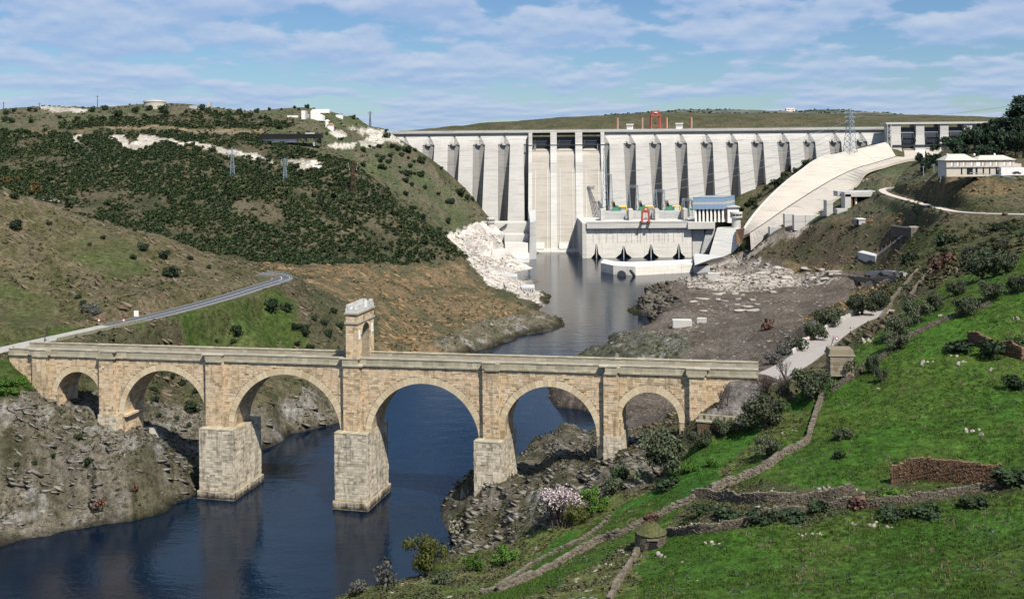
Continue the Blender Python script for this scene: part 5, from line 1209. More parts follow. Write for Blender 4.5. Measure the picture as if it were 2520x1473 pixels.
def bank_works():
    w = lambda x: 2030+x*.1946; y = lambda q: 369+q*.1946
    def bx(name, par, x0, x1, q0, q1, Y, dep, mat):
        a, b = atY(w(x0), y(q0), Y), atY(w(x1), y(q0), Y); zb = atY(w((x0+x1)/2), y(q1), Y).z
        return boxes(name, mat, par, (min(a.x, b.x), max(a.x, b.x), Y, Y+dep, zb, a.z))
    yp = hit(w(292), y(742), 400).y+1; t = thing('concrete_portal', 'weathered concrete portal frame with dark bays above the chute edge', 'concrete frame')
    bx('pier', t, 255, 330, 560, 750, yp, 8, M_DAMW); bx('lintel', t, 160, 640, 520, 585, yp+8, 9, M_GREYC); bx('lintel', t, 250, 600, 535, 590, yp, 7.5, M_DAMW)
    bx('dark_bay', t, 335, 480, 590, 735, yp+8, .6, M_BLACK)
    for x in (335, 375): bx('post', t, x, x+12, 590, 735, yp+1, 1.2, M_BROWNW)
    bx('post', t, 385, 405, 590, 720, yp+2, 1, M_WHITE); bx('cross_wall', t, 155, 290, 745, 860, yp-5, 6, M_DAMW)
    yq = hit(w(62), y(823), 400).y; t = thing('concrete_pillar', 'free standing square concrete pillar beside the long retaining wall', 'pillar'); bx('shaft', t, 22, 102, 635, 835, yq, 7, M_DAMW); bx('base', t, -10, 104, 770, 840, yq+7.5, 5, M_GREYC)
    t = thing('long_retaining_wall', 'long low pale concrete retaining wall along the lower edge of the chute', 'wall')
    def z6(x, yy): return 1845.7+x*.27146, 215.3+yy*.27146
    yw = {}
    for x0, x1, q0, q1, Y in ((400, 830, 1155, 1225, 655), (315, 402, 1145, 1255, 662), (425, 535, 1120, 1152, 668), (180, 310, 1262, 1305, 690)):
        Y = hit(*z6(x0*.7+x1*.3, q1), 400).y; yw.setdefault(x0, Y); a, b = atY(*z6(x0, q0), Y), atY(*z6(x1, q0), Y); zb = atY(*z6((x0+x1)/2, q1), Y).z-3; boxes('wall_slab', M_GREYC if x0 == 180 else M_DAMW, t, (a.x, b.x, Y, Y+5, zb-2, a.z))
    for x in (505, 600, 700): yy = yw[400]-.2; a = atY(*z6(x, 1156), yy); boxes('wall_joint', M_GREYC, t, (a.x-.2, a.x+.2, yy-.05, yy+.3, a.z-8, a.z-.05))
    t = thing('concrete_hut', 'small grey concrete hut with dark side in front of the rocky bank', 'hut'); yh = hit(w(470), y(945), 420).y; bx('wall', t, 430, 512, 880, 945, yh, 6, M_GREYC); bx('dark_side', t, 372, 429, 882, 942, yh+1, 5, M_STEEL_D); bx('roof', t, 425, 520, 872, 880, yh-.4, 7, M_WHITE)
    t = thing('tunnel_portal', 'dark streaked concrete headwall of an old portal in the hillside', 'portal')
    ya, yb = hit(w(833), y(1100), 420).y, hit(w(1088), y(1105), 420).y; yb = min(yb, ya-6); p = [atY(w(833), y(1100), ya), atY(w(1088), y(1105), yb), atY(w(1088), y(990), yb), atY(w(833), y(960), ya)]
    mb = MB(); bk = [v+Vector((4, 10, 0)) for v in p]; mb.add(p+bk, [(0, 1, 2, 3), (7, 6, 5, 4)]+[(i, 4+i, 4+(i+1) % 4, (i+1) % 4) for i in range(4)]); mb.build('dark_wall', mat_concrete('black_streaked', (.075,.07,.065), .8, .3, (.015,.015,.015)), t)
    p = [atY(w(1090), y(1105), yb-.2), atY(w(1375), y(1040), yb-6), atY(w(1375), y(975), yb-6), atY(w(1090), y(980), yb-.2)]
    mb = MB(); bk = [v+Vector((2, 9, 0)) for v in p]; mb.add(p+bk, [(0, 1, 2, 3), (7, 6, 5, 4)]+[(i, 4+i, 4+(i+1) % 4, (i+1) % 4) for i in range(4)]); mb.build('side_wall', mat_concrete('brown_streaked', (.30,.25,.20), .9, .3, (.10,.07,.05)), t)
    # flight of steps with rusty railing posts
    t = thing('stairway', 'straight concrete stairway with rusty posts running down from the dark portal', 'stairs')
    A, B = SA, SB; n = 26; d = (B-A); side = Vector((d.y, -d.x, 0)).normalized()
    for k in range(n):
        p = A+d*(k/n); q = A+d*((k+1)/n); z = max(p.z, q.z)+.9
        mb = MB(); mb.hexa([tuple(v)[:2]+(z-2.2,) for v in (p-side*2, q-side*2, q+side*2, p+side*2)]+[tuple(v)[:2]+(z,) for v in (p-side*2, q-side*2, q+side*2, p+side*2)]); mb.build('step', M_PALE_ROAD, t)
        if k % 4 == 1:
            for s in (-1, 1): c = p+side*1.4*s; boxes('railing_post', M_BROWNW, t, (c.x-.16, c.x+.16, c.y-.16, c.y+.16, z, z+2.0))
    t = thing('bunker', 'low grey concrete box with a dark slot at the foot of the stairway', 'bunker')
    a, b = hit(w(415), y(1372), 300) or atY(w(415), y(1372), 470), hit(w(640), y(1428), 300) or atY(w(640), y(1428), 445); c = b+Vector((7, 3, 0)); h = 3.6
    mb = MB(); e = Vector((6, 9, 0)); mb.hexa([a-Vector((0,0,2)), b-Vector((0,0,2)), b+e-Vector((0,0,2)), a+e-Vector((0,0,2)), a+Vector((0,0,h)), b+Vector((0,0,h)), b+e+Vector((0,0,h)), a+e+Vector((0,0,h))]); mb.build('wall', M_GREYC, t)
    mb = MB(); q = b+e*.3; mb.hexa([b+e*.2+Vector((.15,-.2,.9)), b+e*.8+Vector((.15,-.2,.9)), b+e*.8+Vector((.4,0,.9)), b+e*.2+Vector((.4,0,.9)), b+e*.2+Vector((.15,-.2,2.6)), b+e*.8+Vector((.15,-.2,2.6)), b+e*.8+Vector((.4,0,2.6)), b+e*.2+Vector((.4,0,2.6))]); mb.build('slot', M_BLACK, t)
bank_works()
# ---- left hill: tank, ruins, walls, gate house
def left_hill_works():
    w = lambda x: 646+x*.17124; y = lambda q: 233.8+q*.17124
    p = onground(381, 260, 600); k = p.y/F
    t = thing('water_tank', 'pale round water tank on the skyline of the scrub hill', 'tank', (p.x, p.y, p.z-1)); mb = MB(); mb.lathe([(26*k, -2), (26*k, 13*k), (27*k, 13*k), (27*k, 15*k), (8*k, 17*k)], n=30); mb.build('tank_wall', mat_concrete('tank_render', (.48,.44,.37), .4, .1, (.3,.26,.2)), t); mb = MB(); mb.lathe([(27.4*k, 12.2*k), (27.4*k, 13.6*k)], n=30); mb.build('rim', M_WHITE, t)
    p = onground(490, 268, 600); k = p.y/F
    t = thing('stone_enclosure', 'low ruined wall with a stub tower on the skyline right of the round tank', 'ruin', p); boxes('wall', M_GREYC, t, (-22*k, 24*k, -2, 2, -2, 8*k)); boxes('stub_tower', M_GREYC, t, (22*k, 30*k, -3, 3, -2, 15*k))
    def bx(name, par, x0, x1, q0, q1, Y, dep, mat):
        a, b = atY(w(x0), y(q0), Y), atY(w(x1), y(q0), Y); zb = atY(w((x0+x1)/2), y(q1), Y).z
        return boxes(name, mat, par, (a.x, b.x, Y, Y+dep, zb-2, a.z))
    g = lambda x, q, d: (hit(w(x), y(q), 600) or Vector((0, d, 0))).y
    Y = g(600, 350, 850)
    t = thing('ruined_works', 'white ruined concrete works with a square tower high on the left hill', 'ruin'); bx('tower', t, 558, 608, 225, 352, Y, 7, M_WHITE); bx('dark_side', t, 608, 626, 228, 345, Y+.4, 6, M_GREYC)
    a = [(690, 335), (690, 230), (720, 205), (760, 205), (800, 270), (865, 300), (868, 345)]; mb = MB(); Y2 = Y+8
    mb.prism([(atY(w(x), y(q), Y2).x, atY(w(x), y(q), Y2).z-(1.5 if q > 330 else 0)) for x, q in a][::-1], Y2, Y2+10); mb.build('broken_wall', M_WHITE, t); bx('low_wall', t, 625, 690, 275, 325, Y2+2, 6, M_GREYC); bx('terrace_wall', t, 760, 960, 205, 222, Y2+14, 3, M_WHITE)
    Y = g(960, 495, 830)
    t = thing('guard_house', 'small white house with a red tiled roof and a square turret on the left hill', 'house'); bx('wall', t, 932, 1010, 430, 497, Y, 6, M_WHITE); bx('turret', t, 905, 945, 372, 495, Y+1, 4, M_WHITE)
    a, b = atY(w(926), y(430), Y), atY(w(1014), y(430), Y); mb = MB(); mb.prism([(a.x, a.z), (b.x, b.z), ((a.x+b.x)/2, a.z+1.4)], Y-.4, Y+6.4); mb.build('roof', mat_plain('red_tiles', (.50,.22,.12), .9, .2, 2), t); c = atY(w(925), y(372), Y+1); mb = MB(); mb.hexa([(c.x-1.9, Y+.8, c.z), (c.x+1.9, Y+.8, c.z), (c.x+1.9, Y+5.2, c.z), (c.x-1.9, Y+5.2, c.z), (c.x-.2, Y+2.8, c.z+1), (c.x+.2, Y+2.8, c.z+1), (c.x+.2, Y+3.2, c.z+1), (c.x-.2, Y+3.2, c.z+1)]); mb.build('turret_roof', M_WHITE, t)
    Y = g(1100, 330, 860)
    t = thing('ruined_shed', 'small roofless pale shed on the rocky knoll of the left hill', 'shed'); bx('wall', t, 1052, 1150, 285, 315, Y, 4, M_WHITE); bx('pillar', t, 1085, 1100, 300, 340, Y-.4, 1, M_WHITE)
    Y = g(420, 318, 840)
    t = thing('low_block', 'low pale concrete block in the grass left of the ruined works', 'concrete block'); bx('wall', t, 355, 505, 295, 320, Y, 3, M_WHITE)
    # bridge with parapet and white abutment wall
    Y = 722.0
    t = thing('road_overpass', 'dark flat road overpass with a long white abutment wall on the left hill', 'overpass'); bx('deck', t, -30, 838, 562, 585, Y-1.5, 9, M_BLACK); bx('abutment_wall', t, -5, 490, 575, 640, Y, 6, M_WHITE)
    bx('parapet', t, 615, 750, 545, 562, Y-1, .5, M_WHITE); bx('pier', t, 728, 748, 585, 690, Y, 5, M_GREYC); bx('pier', t, 600, 620, 585, 640, Y, 5, M_GREYC)
    Y = g(790, 1065, 640)
    t = thing('concrete_box', 'small white concrete box beside a pale track on the scrub hill ridge', 'concrete block'); bx('wall', t, 720, 836, 1012, 1060, Y, 5, M_WHITE)
    # houses on the far hill
    for u0, u1, v0, v1, lab in ((1532, 1556, 295.5, 299, 'long white house on the green slope behind the dam crest'), (1572, 1577, 295, 299, 'tiny white house behind the dam crest left of the crane'), (1935, 1957, 268.5, 273.5, 'white farmhouse on top of the far hill')):
        Yh = 1500 if v0 > 280 else 1760; a, b = atY(u0, v0, Yh), atY(u1, v0, Yh); zb = atY(u0, v1, Yh).z
        t = thing('far_house', lab, 'house'); boxes('wall', M_WHITE, t, (a.x, b.x, Yh, Yh+9, zb-6, a.z)); mb = MB(); mb.prism([(Yh-.6, a.z), (Yh+9.6, a.z), (Yh+4.5, a.z+1.8)], a.x, b.x); me = mb.mesh('roof', mat_plain('tile_pale', (.55,.42,.34), .9, .1, 1))
        for v_ in me.vertices: v_.co = (v_.co.y, v_.co.x, v_.co.z)
        link('roof', me, t); n = max(1, int((b.x-a.x)/5))
        for k in range(n): x = a.x+(b.x-a.x)*(k+.5)/n; boxes('window', M_GLASS, t, (x-.5, x+.5, Yh-.1, Yh+.1, a.z-2.2, a.z-1.0))
left_hill_works()
# ---- roads
M_VERGE = mat_plain('gravel_verge', (.15,.135,.11), .95, .3, 1.5)
def ribbon(name, P, w, mat, dz=.12, off=0.0, kind='structure', thick=.5, sides=None):
    mb = MB(); v = []; n = len(P)
    for i, p in enumerate(P):
        a, b = P[max(i-1, 0)], P[min(i+1, n-1)]; d = Vector((b.x-a.x, b.y-a.y, 0)).normalized(); r = Vector((d.y, -d.x, 0)); c = p+r*off
        for q, z in ((c-r*w/2, dz), (c+r*w/2, dz), (c+r*w/2, dz-thick), (c-r*w/2, dz-thick)): v.append(q+Vector((0, 0, z)))
    fs = []
    for i in range(n-1):
        for j in range(4): fs.append((i*4+j, i*4+(j+1) % 4, i*4+4+(j+1) % 4, i*4+4+j))
    fs += [(0, 1, 2, 3), tuple((n-1)*4+k for k in range(4))]; mb.add(v, fs); o = mb.build(name, mat)
    if kind: o['kind'] = kind
    return o
HR = [hit(u_, v_, 330) for u_, v_ in ((100,491),(125,494),(148,497))]
if all(HR): ribbon('road', HR, 4.5, mat_plain('upper_road', (.33,.31,.29), .9, .1, 1), .5)
k = next(i for i, p in enumerate(RL) if proj(*p)[0] > 262)
ribbon('road', RL[k:], 6.6, M_ASPHALT); ribbon('road', RL[:k+1], 6.6, mat_plain('chalky_road', (.29,.275,.25), .9, .15, .6)); ribbon('road', RR, 6.6, mat_plain('pinkish_asphalt', (.27,.245,.225), .9, .12, 1)); ribbon('road', RU, 4.6, mat_plain('dusty_track', (.45,.385,.345), .9, .1, 1))
ribbon('verge', RL[k:], 1.0, M_VERGE, .16, 3.85); ribbon('verge', RL[k:], .7, M_VERGE, .16, -3.7)
ribbon('road_marking', RL[k:], .16, M_WHITE, .13, 0, thick=.006); ribbon('road_marking', RL[k:], .1, M_WHITE, .13, 3.1, thick=.006)
def wall_along(name, label, cat, P, off, h, w, mat, step=2.2, piece='wall_stone', base=.1, gapf=.03):
    t = thing(name, label, cat, P[0]); n = 0
    for a, b in zip(P[:-1], P[1:]):
        L = (b-a).length; d = Vector((b.x-a.x, b.y-a.y, 0)).normalized(); r = Vector((d.y, -d.x, 0)); m = max(1, int(round(L/step)))
        for q in range(m):
            p0, p1 = a+(b-a)*((q+gapf)/m)+r*off, a+(b-a)*((q+1-gapf)/m)+r*off
            mb = MB(); hh = h*random.uniform(.94, 1.06); mb.hexa([p0-r*w/2-Vector((0,0,base+.6))-P[0], p1-r*w/2-Vector((0,0,base+.6))-P[0], p1+r*w/2-Vector((0,0,base+.6))-P[0], p0+r*w/2-Vector((0,0,base+.6))-P[0], p0-r*w/2+Vector((0,0,hh))-P[0], p1-r*w/2+Vector((0,0,hh))-P[0], p1+r*w/2+Vector((0,0,hh))-P[0], p0+r*w/2+Vector((0,0,hh))-P[0]])
            mb.build(piece, mat, t)
    return t
M_LIME = mat_concrete('limewashed_wall', (.52,.50,.45), .5, .4, (.25,.23,.19))
i0 = next(i for i, p in enumerate(RR) if proj(*p)[0] > 1984)
wall_along('road_parapet', 'pale curved parapet wall along the outer edge of the right hand road', 'parapet', RR[i0:], -3.6, 1.0, .5, M_LIME)
i1 = next(i for i, p in enumerate(RL) if proj(*p)[0] > 118); i2 = next(i for i, p in enumerate(RL) if proj(*p)[0] > 345)
wall_along('road_parapet', 'mossy stone parapet on the outer edge of the pale road by the bridge end, left', 'parapet', RL[i1:i2], 3.9, .75, .45, mat_concrete('mossy_wall', (.22,.21,.14), .6, .5, (.10,.10,.06)), 2.0)
wall_along('embankment_wall', 'rough stone embankment wall holding up the pale road left of the green bank', 'wall', [p-Vector((0, 0, .1)) for p in RL[i1:i2]], 4.5, -.3, .6, mat_concrete('rough_masonry', (.26,.235,.19), .8, .6, (.10,.09,.07)), 3, 'masonry_panel', 5.5, .0)
i3 = next(i for i, p in enumerate(RL) if proj(*p)[0] > 560)
wall_along('embankment_wall', 'pale stone embankment wall under the outside of the road bend', 'wall', [p-Vector((0, 0, .1)) for p in RL[i3:-9]], 4.4, -.1, .6, mat_concrete('pale_masonry', (.40,.37,.31), .7, .5, (.18,.16,.13)), 3, 'masonry_panel', 3.2, .0)
def guardrail(label, P, off, h=.75):
    t = thing('guardrail', label, 'guardrail', P[0])
    for i, (a, b) in enumerate(zip(P[:-1], P[1:])):
        d = Vector((b.x-a.x, b.y-a.y, 0)).normalized(); r = Vector((d.y, -d.x, 0))*off; mb = MB(); mb.bar(a+r+Vector((0,0,h))-P[0], b+r+Vector((0,0,h))-P[0], .08, .34); mb.build('rail', M_LATT, t)
        mb = MB(); mb.bar(a+r-P[0]-Vector((0,0,.3)), a+r+Vector((0,0,h))-P[0], .14); mb.build('post', M_LATT, t)
guardrail('steel guardrail round the outside of the asphalt road bend on the left', RL[-26:-3], 3.7)
guardrail('steel guardrail round the hairpin of the pale upper track on the right', RU[2:16], -2.6)
up = [hit(2172, 431.5, 300), hit(2205, 437, 300), hit(2241, 443, 300)]
if all(up): guardrail('straight steel guardrail high on the grass slope below the pine group', smooth_line(up, 3), 0)
up = [atY(w_, v_, 497) for w_, v_ in ((2387, 427.5), (2420, 430), (2460, 434), (2500, 440))]
guardrail('steel guardrail in front of the office building on top of the brown bank', up, 0, .5)
# ---- road signs
def sign(label, u, v, h, kind, y0=150):
    p = onground(u, v, y0); t = thing('road_sign', label, 'sign', p)
    boxes('post', M_LATT, t, (-.05, .05, -.05, .05, -.3, h))
    if kind == 'board': boxes('panel', M_WHITE, t, (-.75, .75, -.1, -.05, h-1.9, h))
    elif kind == 'round':
        mb = MB(); mb.prism([(.5*math.cos(q*math.pi/8), h-.3+.5*math.sin(q*math.pi/8)) for q in range(16)], -.10, -.06); r = mb.build('red_ring', M_RED, t)
        mb = MB(); mb.prism([(.3*math.cos(q*math.pi/8), h-.3+.3*math.sin(q*math.pi/8)) for q in range(16)], -.12, -.10); mb.build('face', M_WHITE, r)
    elif kind == 'blue': boxes('panel', M_WHITE, t, (-.55, .55, -.1, -.05, h-1.6, h)); boxes('blue_field', M_BLUE, t, (-.4, .4, -.13, -.10, h-1.4, h-.5))
    else: mb = MB(); mb.prism([(-.6, h-.9), (.6, h-.9), (0, h+.15)], -.10, -.05); mb.build('panel', M_WHITE, t)
sign('white board sign beside the left road at the foot of the hill', 335.6, 779, 2.0, 'board'); sign('round red sign on the near verge of the left road', 305, 801, 2.0, 'round'); sign('round red sign on the far verge where the pale road begins, left', 244, 801, 2.0, 'round')
sign('blue and white sign at the start of the white road parapet', 1980, 851, 2.2, 'blue'); sign('round red sign right beside the blue and white sign', 1989, 849, 2.2, 'round'); sign('white triangular sign at the parapet of the right hand road', 2051, 797, 2.2, 'tri', 220); sign('round red sign on the uphill side of the right hand road, by the bare sapling', 2059, 848, 2.0, 'round')
# ---- pedestal and terrace at the right bridge end
UBP = unit_block().copy(); UBP.materials.clear(); UBP.materials.append(mat_stone('weathered_block', [(.15,.125,.085),(.24,.20,.14),(.30,.25,.18),(.20,.17,.12)], False, (.06,.055,.04), .6))
def pedestal():
    rnd = random.Random(3); Y = 233.0; a, b = atY(2043, 914, Y), atY(2099, 914, Y); zt = atY(2070, 860, Y).z; z0 = a.z-1.0; W = b.x-a.x; h = zt-z0
    t = thing('stone_pedestal', 'big square ashlar block with a moulded cap beside the road at the right bridge end', 'pedestal', (a.x, Y, z0), -.1)
    core = boxes('core', M_CORE, t, (0, W, 0, 4.5, 0, h-1.4)); z = 0
    while z < h-1.5:
        hh = min(.62, h-1.4-z); x = -rnd.uniform(0, .5)
        while x < W:
            l = rnd.uniform(.8, 1.4); x0, x1 = max(x, 0), min(x+l, W); x += l
            if x1-x0 > .15: link('block', UBP, core, ((x0+x1)/2, -.02-rnd.uniform(0, .05), z+hh/2), None, (x1-x0-.03, .3, hh-.03))
        z += hh
    boxes('cornice', UBP.materials[0], t, (-.35, W+.35, -.35, 4.85, h-1.4, h-1.1)); mb = MB(); mb.hexa([(-.2, -.2, h-1.1), (W+.2, -.2, h-1.1), (W+.2, 4.7, h-1.1), (-.2, 4.7, h-1.1), (.05, .1, h), (W-.05, .1, h), (W-.05, 4.4, h), (.05, 4.4, h)]); mb.build('cap', UBP.materials[0], t)
pedestal()
def terrace():
    rnd = random.Random(8); A, B = atY(1716, 1016, 226.0), atY(1832, 1021, 222.5); d = B-A; L = d.length; rz = math.atan2(d.y, d.x)
    t = thing('terrace_wall', 'brown stone terrace wall with a pale balustrade at the right bridge end', 'wall', (A.x, A.y, A.z-1.9), rz)
    core = boxes('core', M_BROWNT, t, (0, L, 0, 1.2, -7.0, .1)); z = -6.8; cnt = 0
    mbs = MB()
    while z < 0:
        hh = rnd.uniform(.3, .42); x = -rnd.uniform(0, .3)
        while x < L:
            l = rnd.uniform(.4, .9); x0, x1 = max(x, 0), min(x+l, L); x += l
            if x1-x0 > .12:
                if cnt < 150 and z > -3.2: link('stone', UBR, core, ((x0+x1)/2, -rnd.uniform(.0, .06), z+hh/2), None, (x1-x0-.03, .3, min(hh, .05-z)-.03)); cnt += 1
                else: mbs.tint = rnd.random(); mbs.box(x0+.02, x1-.02, -.12-rnd.uniform(0, .06), .1, z+.02, z+hh-.02)
        z += hh
    o = mbs.build('wall_stones', M_BROWNT, core); o['kind'] = 'stuff'
    boxes('ledge', M_PARAPET, t, (-.3, L+.2, -.35, 1.3, .1, .42))
    mm = MB(); mm.box(-.42, .42, -.18, .18, 0, 1.15); mm = mm.mesh('baluster_block', M_PARAPET); n = int(L/1.25)
    for k in range(n): link('baluster_block', mm, t, (L*(k+.5)/n, .3, .42), None, (1, 1, 1 if k % 3 else 1.15))
    boxes('rail', M_PARAPET, t, (0, L, .12, .48, 1.57, 1.75)); P = [Vector((0, .3, 0)), Vector((-2.5, 8, 1.2)), Vector((-1, 13, 3))]
    # sloping paved surface of the terrace
UBR = unit_block().copy(); UBR.materials.clear(); UBR.materials.append(M_BROWNS)
terrace()
# ---- dry stone walls
UD = unit_block().copy(); UD.materials.clear(); UD.materials.append(M_DRY)
bm = bmesh.new(); bmesh.ops.create_cube(bm, size=1)
for v_ in bm.verts: v_.co += Vector((random.uniform(-.12, .12), random.uniform(-.12, .12), random.uniform(-.16, .16)))
FS = bpy.data.meshes.new('stone'); bm.to_mesh(FS); bm.free(); FS.materials.append(M_DRY)
FSB = FS.copy(); FSB.materials.clear(); FSB.materials.append(M_BROWNS)
def stone_wall(label, line, h, thick=.8, singles=180, brown=False, y0=90, ragged=.25, y1=600):
    rnd = random.Random(len(label)*7+int(line[0][0])); P = [hit(u, v, y0, y1) for u, v in line]; P = [p for p in P if p]
    P = smooth_line(P, 4); t = thing('dry_stone_wall', label, 'wall', P[0]); o0 = P[0]
    mb = MB(); S_ = []
    for a, b in zip(P[:-1], P[1:]):
        L = math.hypot(b.x-a.x, b.y-a.y)
        if L < .05: continue
        d = Vector((b.x-a.x, b.y-a.y, 0))/L; r = Vector((d.y, -d.x, 0)); ang = math.atan2(d.y, d.x)
        z = -.5
        while z < h*1.15:
            sh = rnd.uniform(.16, .30); x = -rnd.uniform(0, .5)
            while x < L:
                l = rnd.uniform(.28, .72); xm = min(max(x+l/2, 0), L); c = a+d*xm; x += l*.95; gz = ground(c.x, c.y)
                top_ = h*(.62+.7*float(fbm(np.array([c.x/2.4]), np.array([c.y/2.4]), 4, 2)[0]))*(1-ragged*.5*rnd.random())
                if z > top_: continue
                S_.append((Vector((c.x, c.y, 0))+r*rnd.uniform(-.09, .09)+Vector((0, 0, gz+z+sh/2+rnd.uniform(-.05, .05))), l*rnd.uniform(.85, 1.1), thick*rnd.uniform(.8, 1.15)*(1-.18*max(z, 0)/h), sh*1.1, ang+rnd.uniform(-.15, .15), z > -.05))
            z += sh*.92
    vis = [i for i, s in enumerate(S_) if s[5]]; pick = set(sorted(vis, key=lambda i: -S_[i][1]*S_[i][3]/S_[i][0].y**2)[:singles])
    me = FSB if brown else FS
    for i, (c, l, w_, hh, ang, top) in enumerate(S_):
        if i in pick: link('stone', me, t, c-o0, (rnd.uniform(-.08, .08), rnd.uniform(-.08, .08), ang), (l, w_, hh))
        else:
            m = Matrix.Translation(c-o0) @ Matrix.Rotation(ang, 4, 'Z') @ Matrix.Diagonal((l, w_, hh, 1)); mb.tint = rnd.random()
            mb.add([m @ v.co for v in me.vertices], [tuple(p.vertices) for p in me.polygons])
    o = mb.build('rubble', M_BROWNT if brown else M_DRYT, t); o['kind'] = 'stuff'
    return P
stone_wall('long dry stone wall across the lower meadow right of the hut', [(1646,1318),(1725,1310),(1849,1287),(1973,1262),(2122,1246),(2263,1231),(2408,1208.6),(2540,1190)], 1.25, .62, 260)
stone_wall('dry stone wall running down the bank left of the hut', [(1706,1231),(1634,1266),(1580,1291),(1518,1320),(1472,1336),(1384,1384),(1318,1419),(1226,1455)], 1.2, .62, 220)
stone_wall('ivy grown terrace wall below the middle of the meadow', [(1706,1226),(1766,1231),(1890,1237),(1998,1238),(2056,1226),(2100,1214)], 1.7, .62, 200)
stone_wall('tumbled stone wall winding down the meadow towards the olive trees', [(2026,976),(2011,1012),(1994,1066),(1983,1091),(1922,1126),(1888,1153),(1819,1184),(1751,1209)], 1.3, .8, 240)
stone_wall('dry stone wall climbing from the bridge end to the upper olive grove', [(2049,962),(2092,935),(2135,903),(2191,866),(2255,823),(2335,786),(2434,753)], 1.1, .6, 180)
stone_wall('low stone wall dropping from the hut to the bottom edge', [(1570,1360),(1551,1393),(1522,1438),(1500,1480)], 1.0, .6, 160)
stone_wall('tall rusty brown retaining wall in the meadow at the right edge', [(2195,1188),(2255,1182),(2330,1184),(2462,1186)], 3.3, .9, 260, True, ragged=.08)
stone_wall('dark retaining wall on the upper meadow beside a rocky knoll', [(2386,838),(2434,860),(2515,884)], 2.8, .9, 160, True, ragged=.12)
stone_wall('stone wall on the left side of the grassy track above the road', [(2258,667),(2220,712),(2194,744),(2167,787)], 1.0, .8, 100, y0=240)
stone_wall('stone wall on the right side of the grassy track above the road', [(2295,666),(2259,704),(2239,738)], 1.0, .8, 80, y0=240)
stone_wall('short mossy wall at the lower edge of the bright grass strip', [(1185,1462),(1260,1425),(1310,1390),(1420,1335),(1500,1275)], .5, .8, 60)
# ---- turf roofed hut
def hut():
    rnd = random.Random(21); p = onground(1606, 1352); R = 36*p.y/F; Hh = 1.75; k = p.y/F
    t = thing('stone_hut', 'little round dry stone hut with a turf roof and dark square doorway in the meadow', 'hut', (p.x, p.y+R, p.z+.3))
    mb = MB(); mb.lathe([(R*.94, -1.5), (R*.94, Hh)], n=28); core = mb.build('wall_core', M_DRYT, t); da = -math.pi/2+.02
    z = -.6; mbs = MB(); cnt = 0
    while z < Hh:
        hh = rnd.uniform(.16, .26); a = rnd.uniform(0, .1)
        while a < 2*math.pi:
            w = rnd.uniform(.3, .65)/R; m = a+w/2; a += w; dd = (m-da+math.pi) % (2*math.pi)-math.pi
            if abs(dd) < .72/R and z < 1.25: continue
            loc = (R*math.cos(m), R*math.sin(m), z+hh/2); rot = (0, 0, m+math.pi/2); sc = (w*R*.97, .35, hh*.96)
            if math.sin(m) < .1 and z >= 0: link('stone', FS, core, loc, rot, sc); cnt += 1
            else:
                mt = Matrix.Translation(loc) @ Matrix.Rotation(m+math.pi/2, 4, 'Z') @ Matrix.Diagonal((*sc, 1)); mbs.tint = rnd.random(); mbs.add([mt @ v.co for v in FS.vertices], [tuple(q.vertices) for q in FS.polygons])
        z += hh
    o = mbs.build('wall_stones', M_DRYT, core); o['kind'] = 'stuff'
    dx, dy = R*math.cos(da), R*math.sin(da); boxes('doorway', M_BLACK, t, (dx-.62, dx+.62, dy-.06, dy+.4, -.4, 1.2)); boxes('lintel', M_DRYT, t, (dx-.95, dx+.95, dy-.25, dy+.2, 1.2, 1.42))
    mb = MB(); prof = [(R*1.12, Hh-.05), (R*1.1, Hh+.12), (R*.92, Hh+.28), (R*.72, Hh+.75), (R*.5, Hh+1.25), (R*.25, Hh+1.55), (.05, Hh+1.65)]; mb.lathe(prof, n=30)
    me = mb.mesh('turf_roof', M_TURF, smooth=True)
    for v in me.vertices: v.co += Vector((rnd.uniform(-.07, .07), rnd.uniform(-.07, .07), rnd.uniform(-.08, .08)))
    link('turf_roof', me, t)
M_TURF = mat_plain('turf', (.062,.066,.024), .95, .6, 2.5)
hut()
# ------------------------------------------------------------------ plants, loose rock
def mat_leaf(name, cols, rough=.7, var_obj=True):
    m, nt, b = mat_base(name, rough, .2)
    at = nt.nodes.new('ShaderNodeAttribute'); at.attribute_name = 'tint'
    n = len(cols); c = ramp(nt, at.outputs['Fac'], [(i/(n-1), x) for i, x in enumerate(cols)])
    if var_obj:
        oi = nt.nodes.new('ShaderNodeObjectInfo'); c = mixc(nt, c, maprange(nt, oi.outputs['Random'], 0, 1, .75, 1.3), 1, 'MULTIPLY')
    nt.links.new(c, b.inputs['Base Color']); return m
L_DARK = mat_leaf('holm_oak_leaves', [(.012,.022,.010),(.022,.038,.016),(.036,.056,.022)])
L_SCRUB = mat_leaf('scrub_leaves', [(.018,.031,.012),(.032,.050,.019),(.056,.072,.028)])
L_OLIVE = mat_leaf('olive_leaves', [(.026,.036,.016),(.055,.068,.034),(.092,.106,.062)])
L_BRIGHT = mat_leaf('fresh_leaves', [(.025,.060,.008),(.050,.110,.014),(.085,.150,.022)])
L_YELLOW = mat_leaf('willow_leaves', [(.040,.050,.010),(.075,.085,.018),(.11,.12,.03)])
L_PINE = mat_leaf('pine_needles', [(.010,.022,.012),(.018,.036,.018),(.030,.052,.026)])
L_PALE = mat_leaf('dry_bush', [(.12,.11,.075),(.19,.175,.125),(.26,.24,.18)])
L_BLOSSOM = mat_leaf('almond_blossom', [(.24,.18,.18),(.40,.33,.33),(.52,.45,.45)])
L_RED = mat_leaf('russet_bush', [(.06,.03,.022),(.10,.05,.035),(.14,.08,.05)])
L_BROWN = mat_leaf('bronze_leaves', [(.045,.035,.010),(.080,.060,.018),(.11,.085,.03)])
L_GREY = mat_leaf('grey_bush', [(.045,.046,.040),(.075,.076,.066),(.11,.11,.10)])
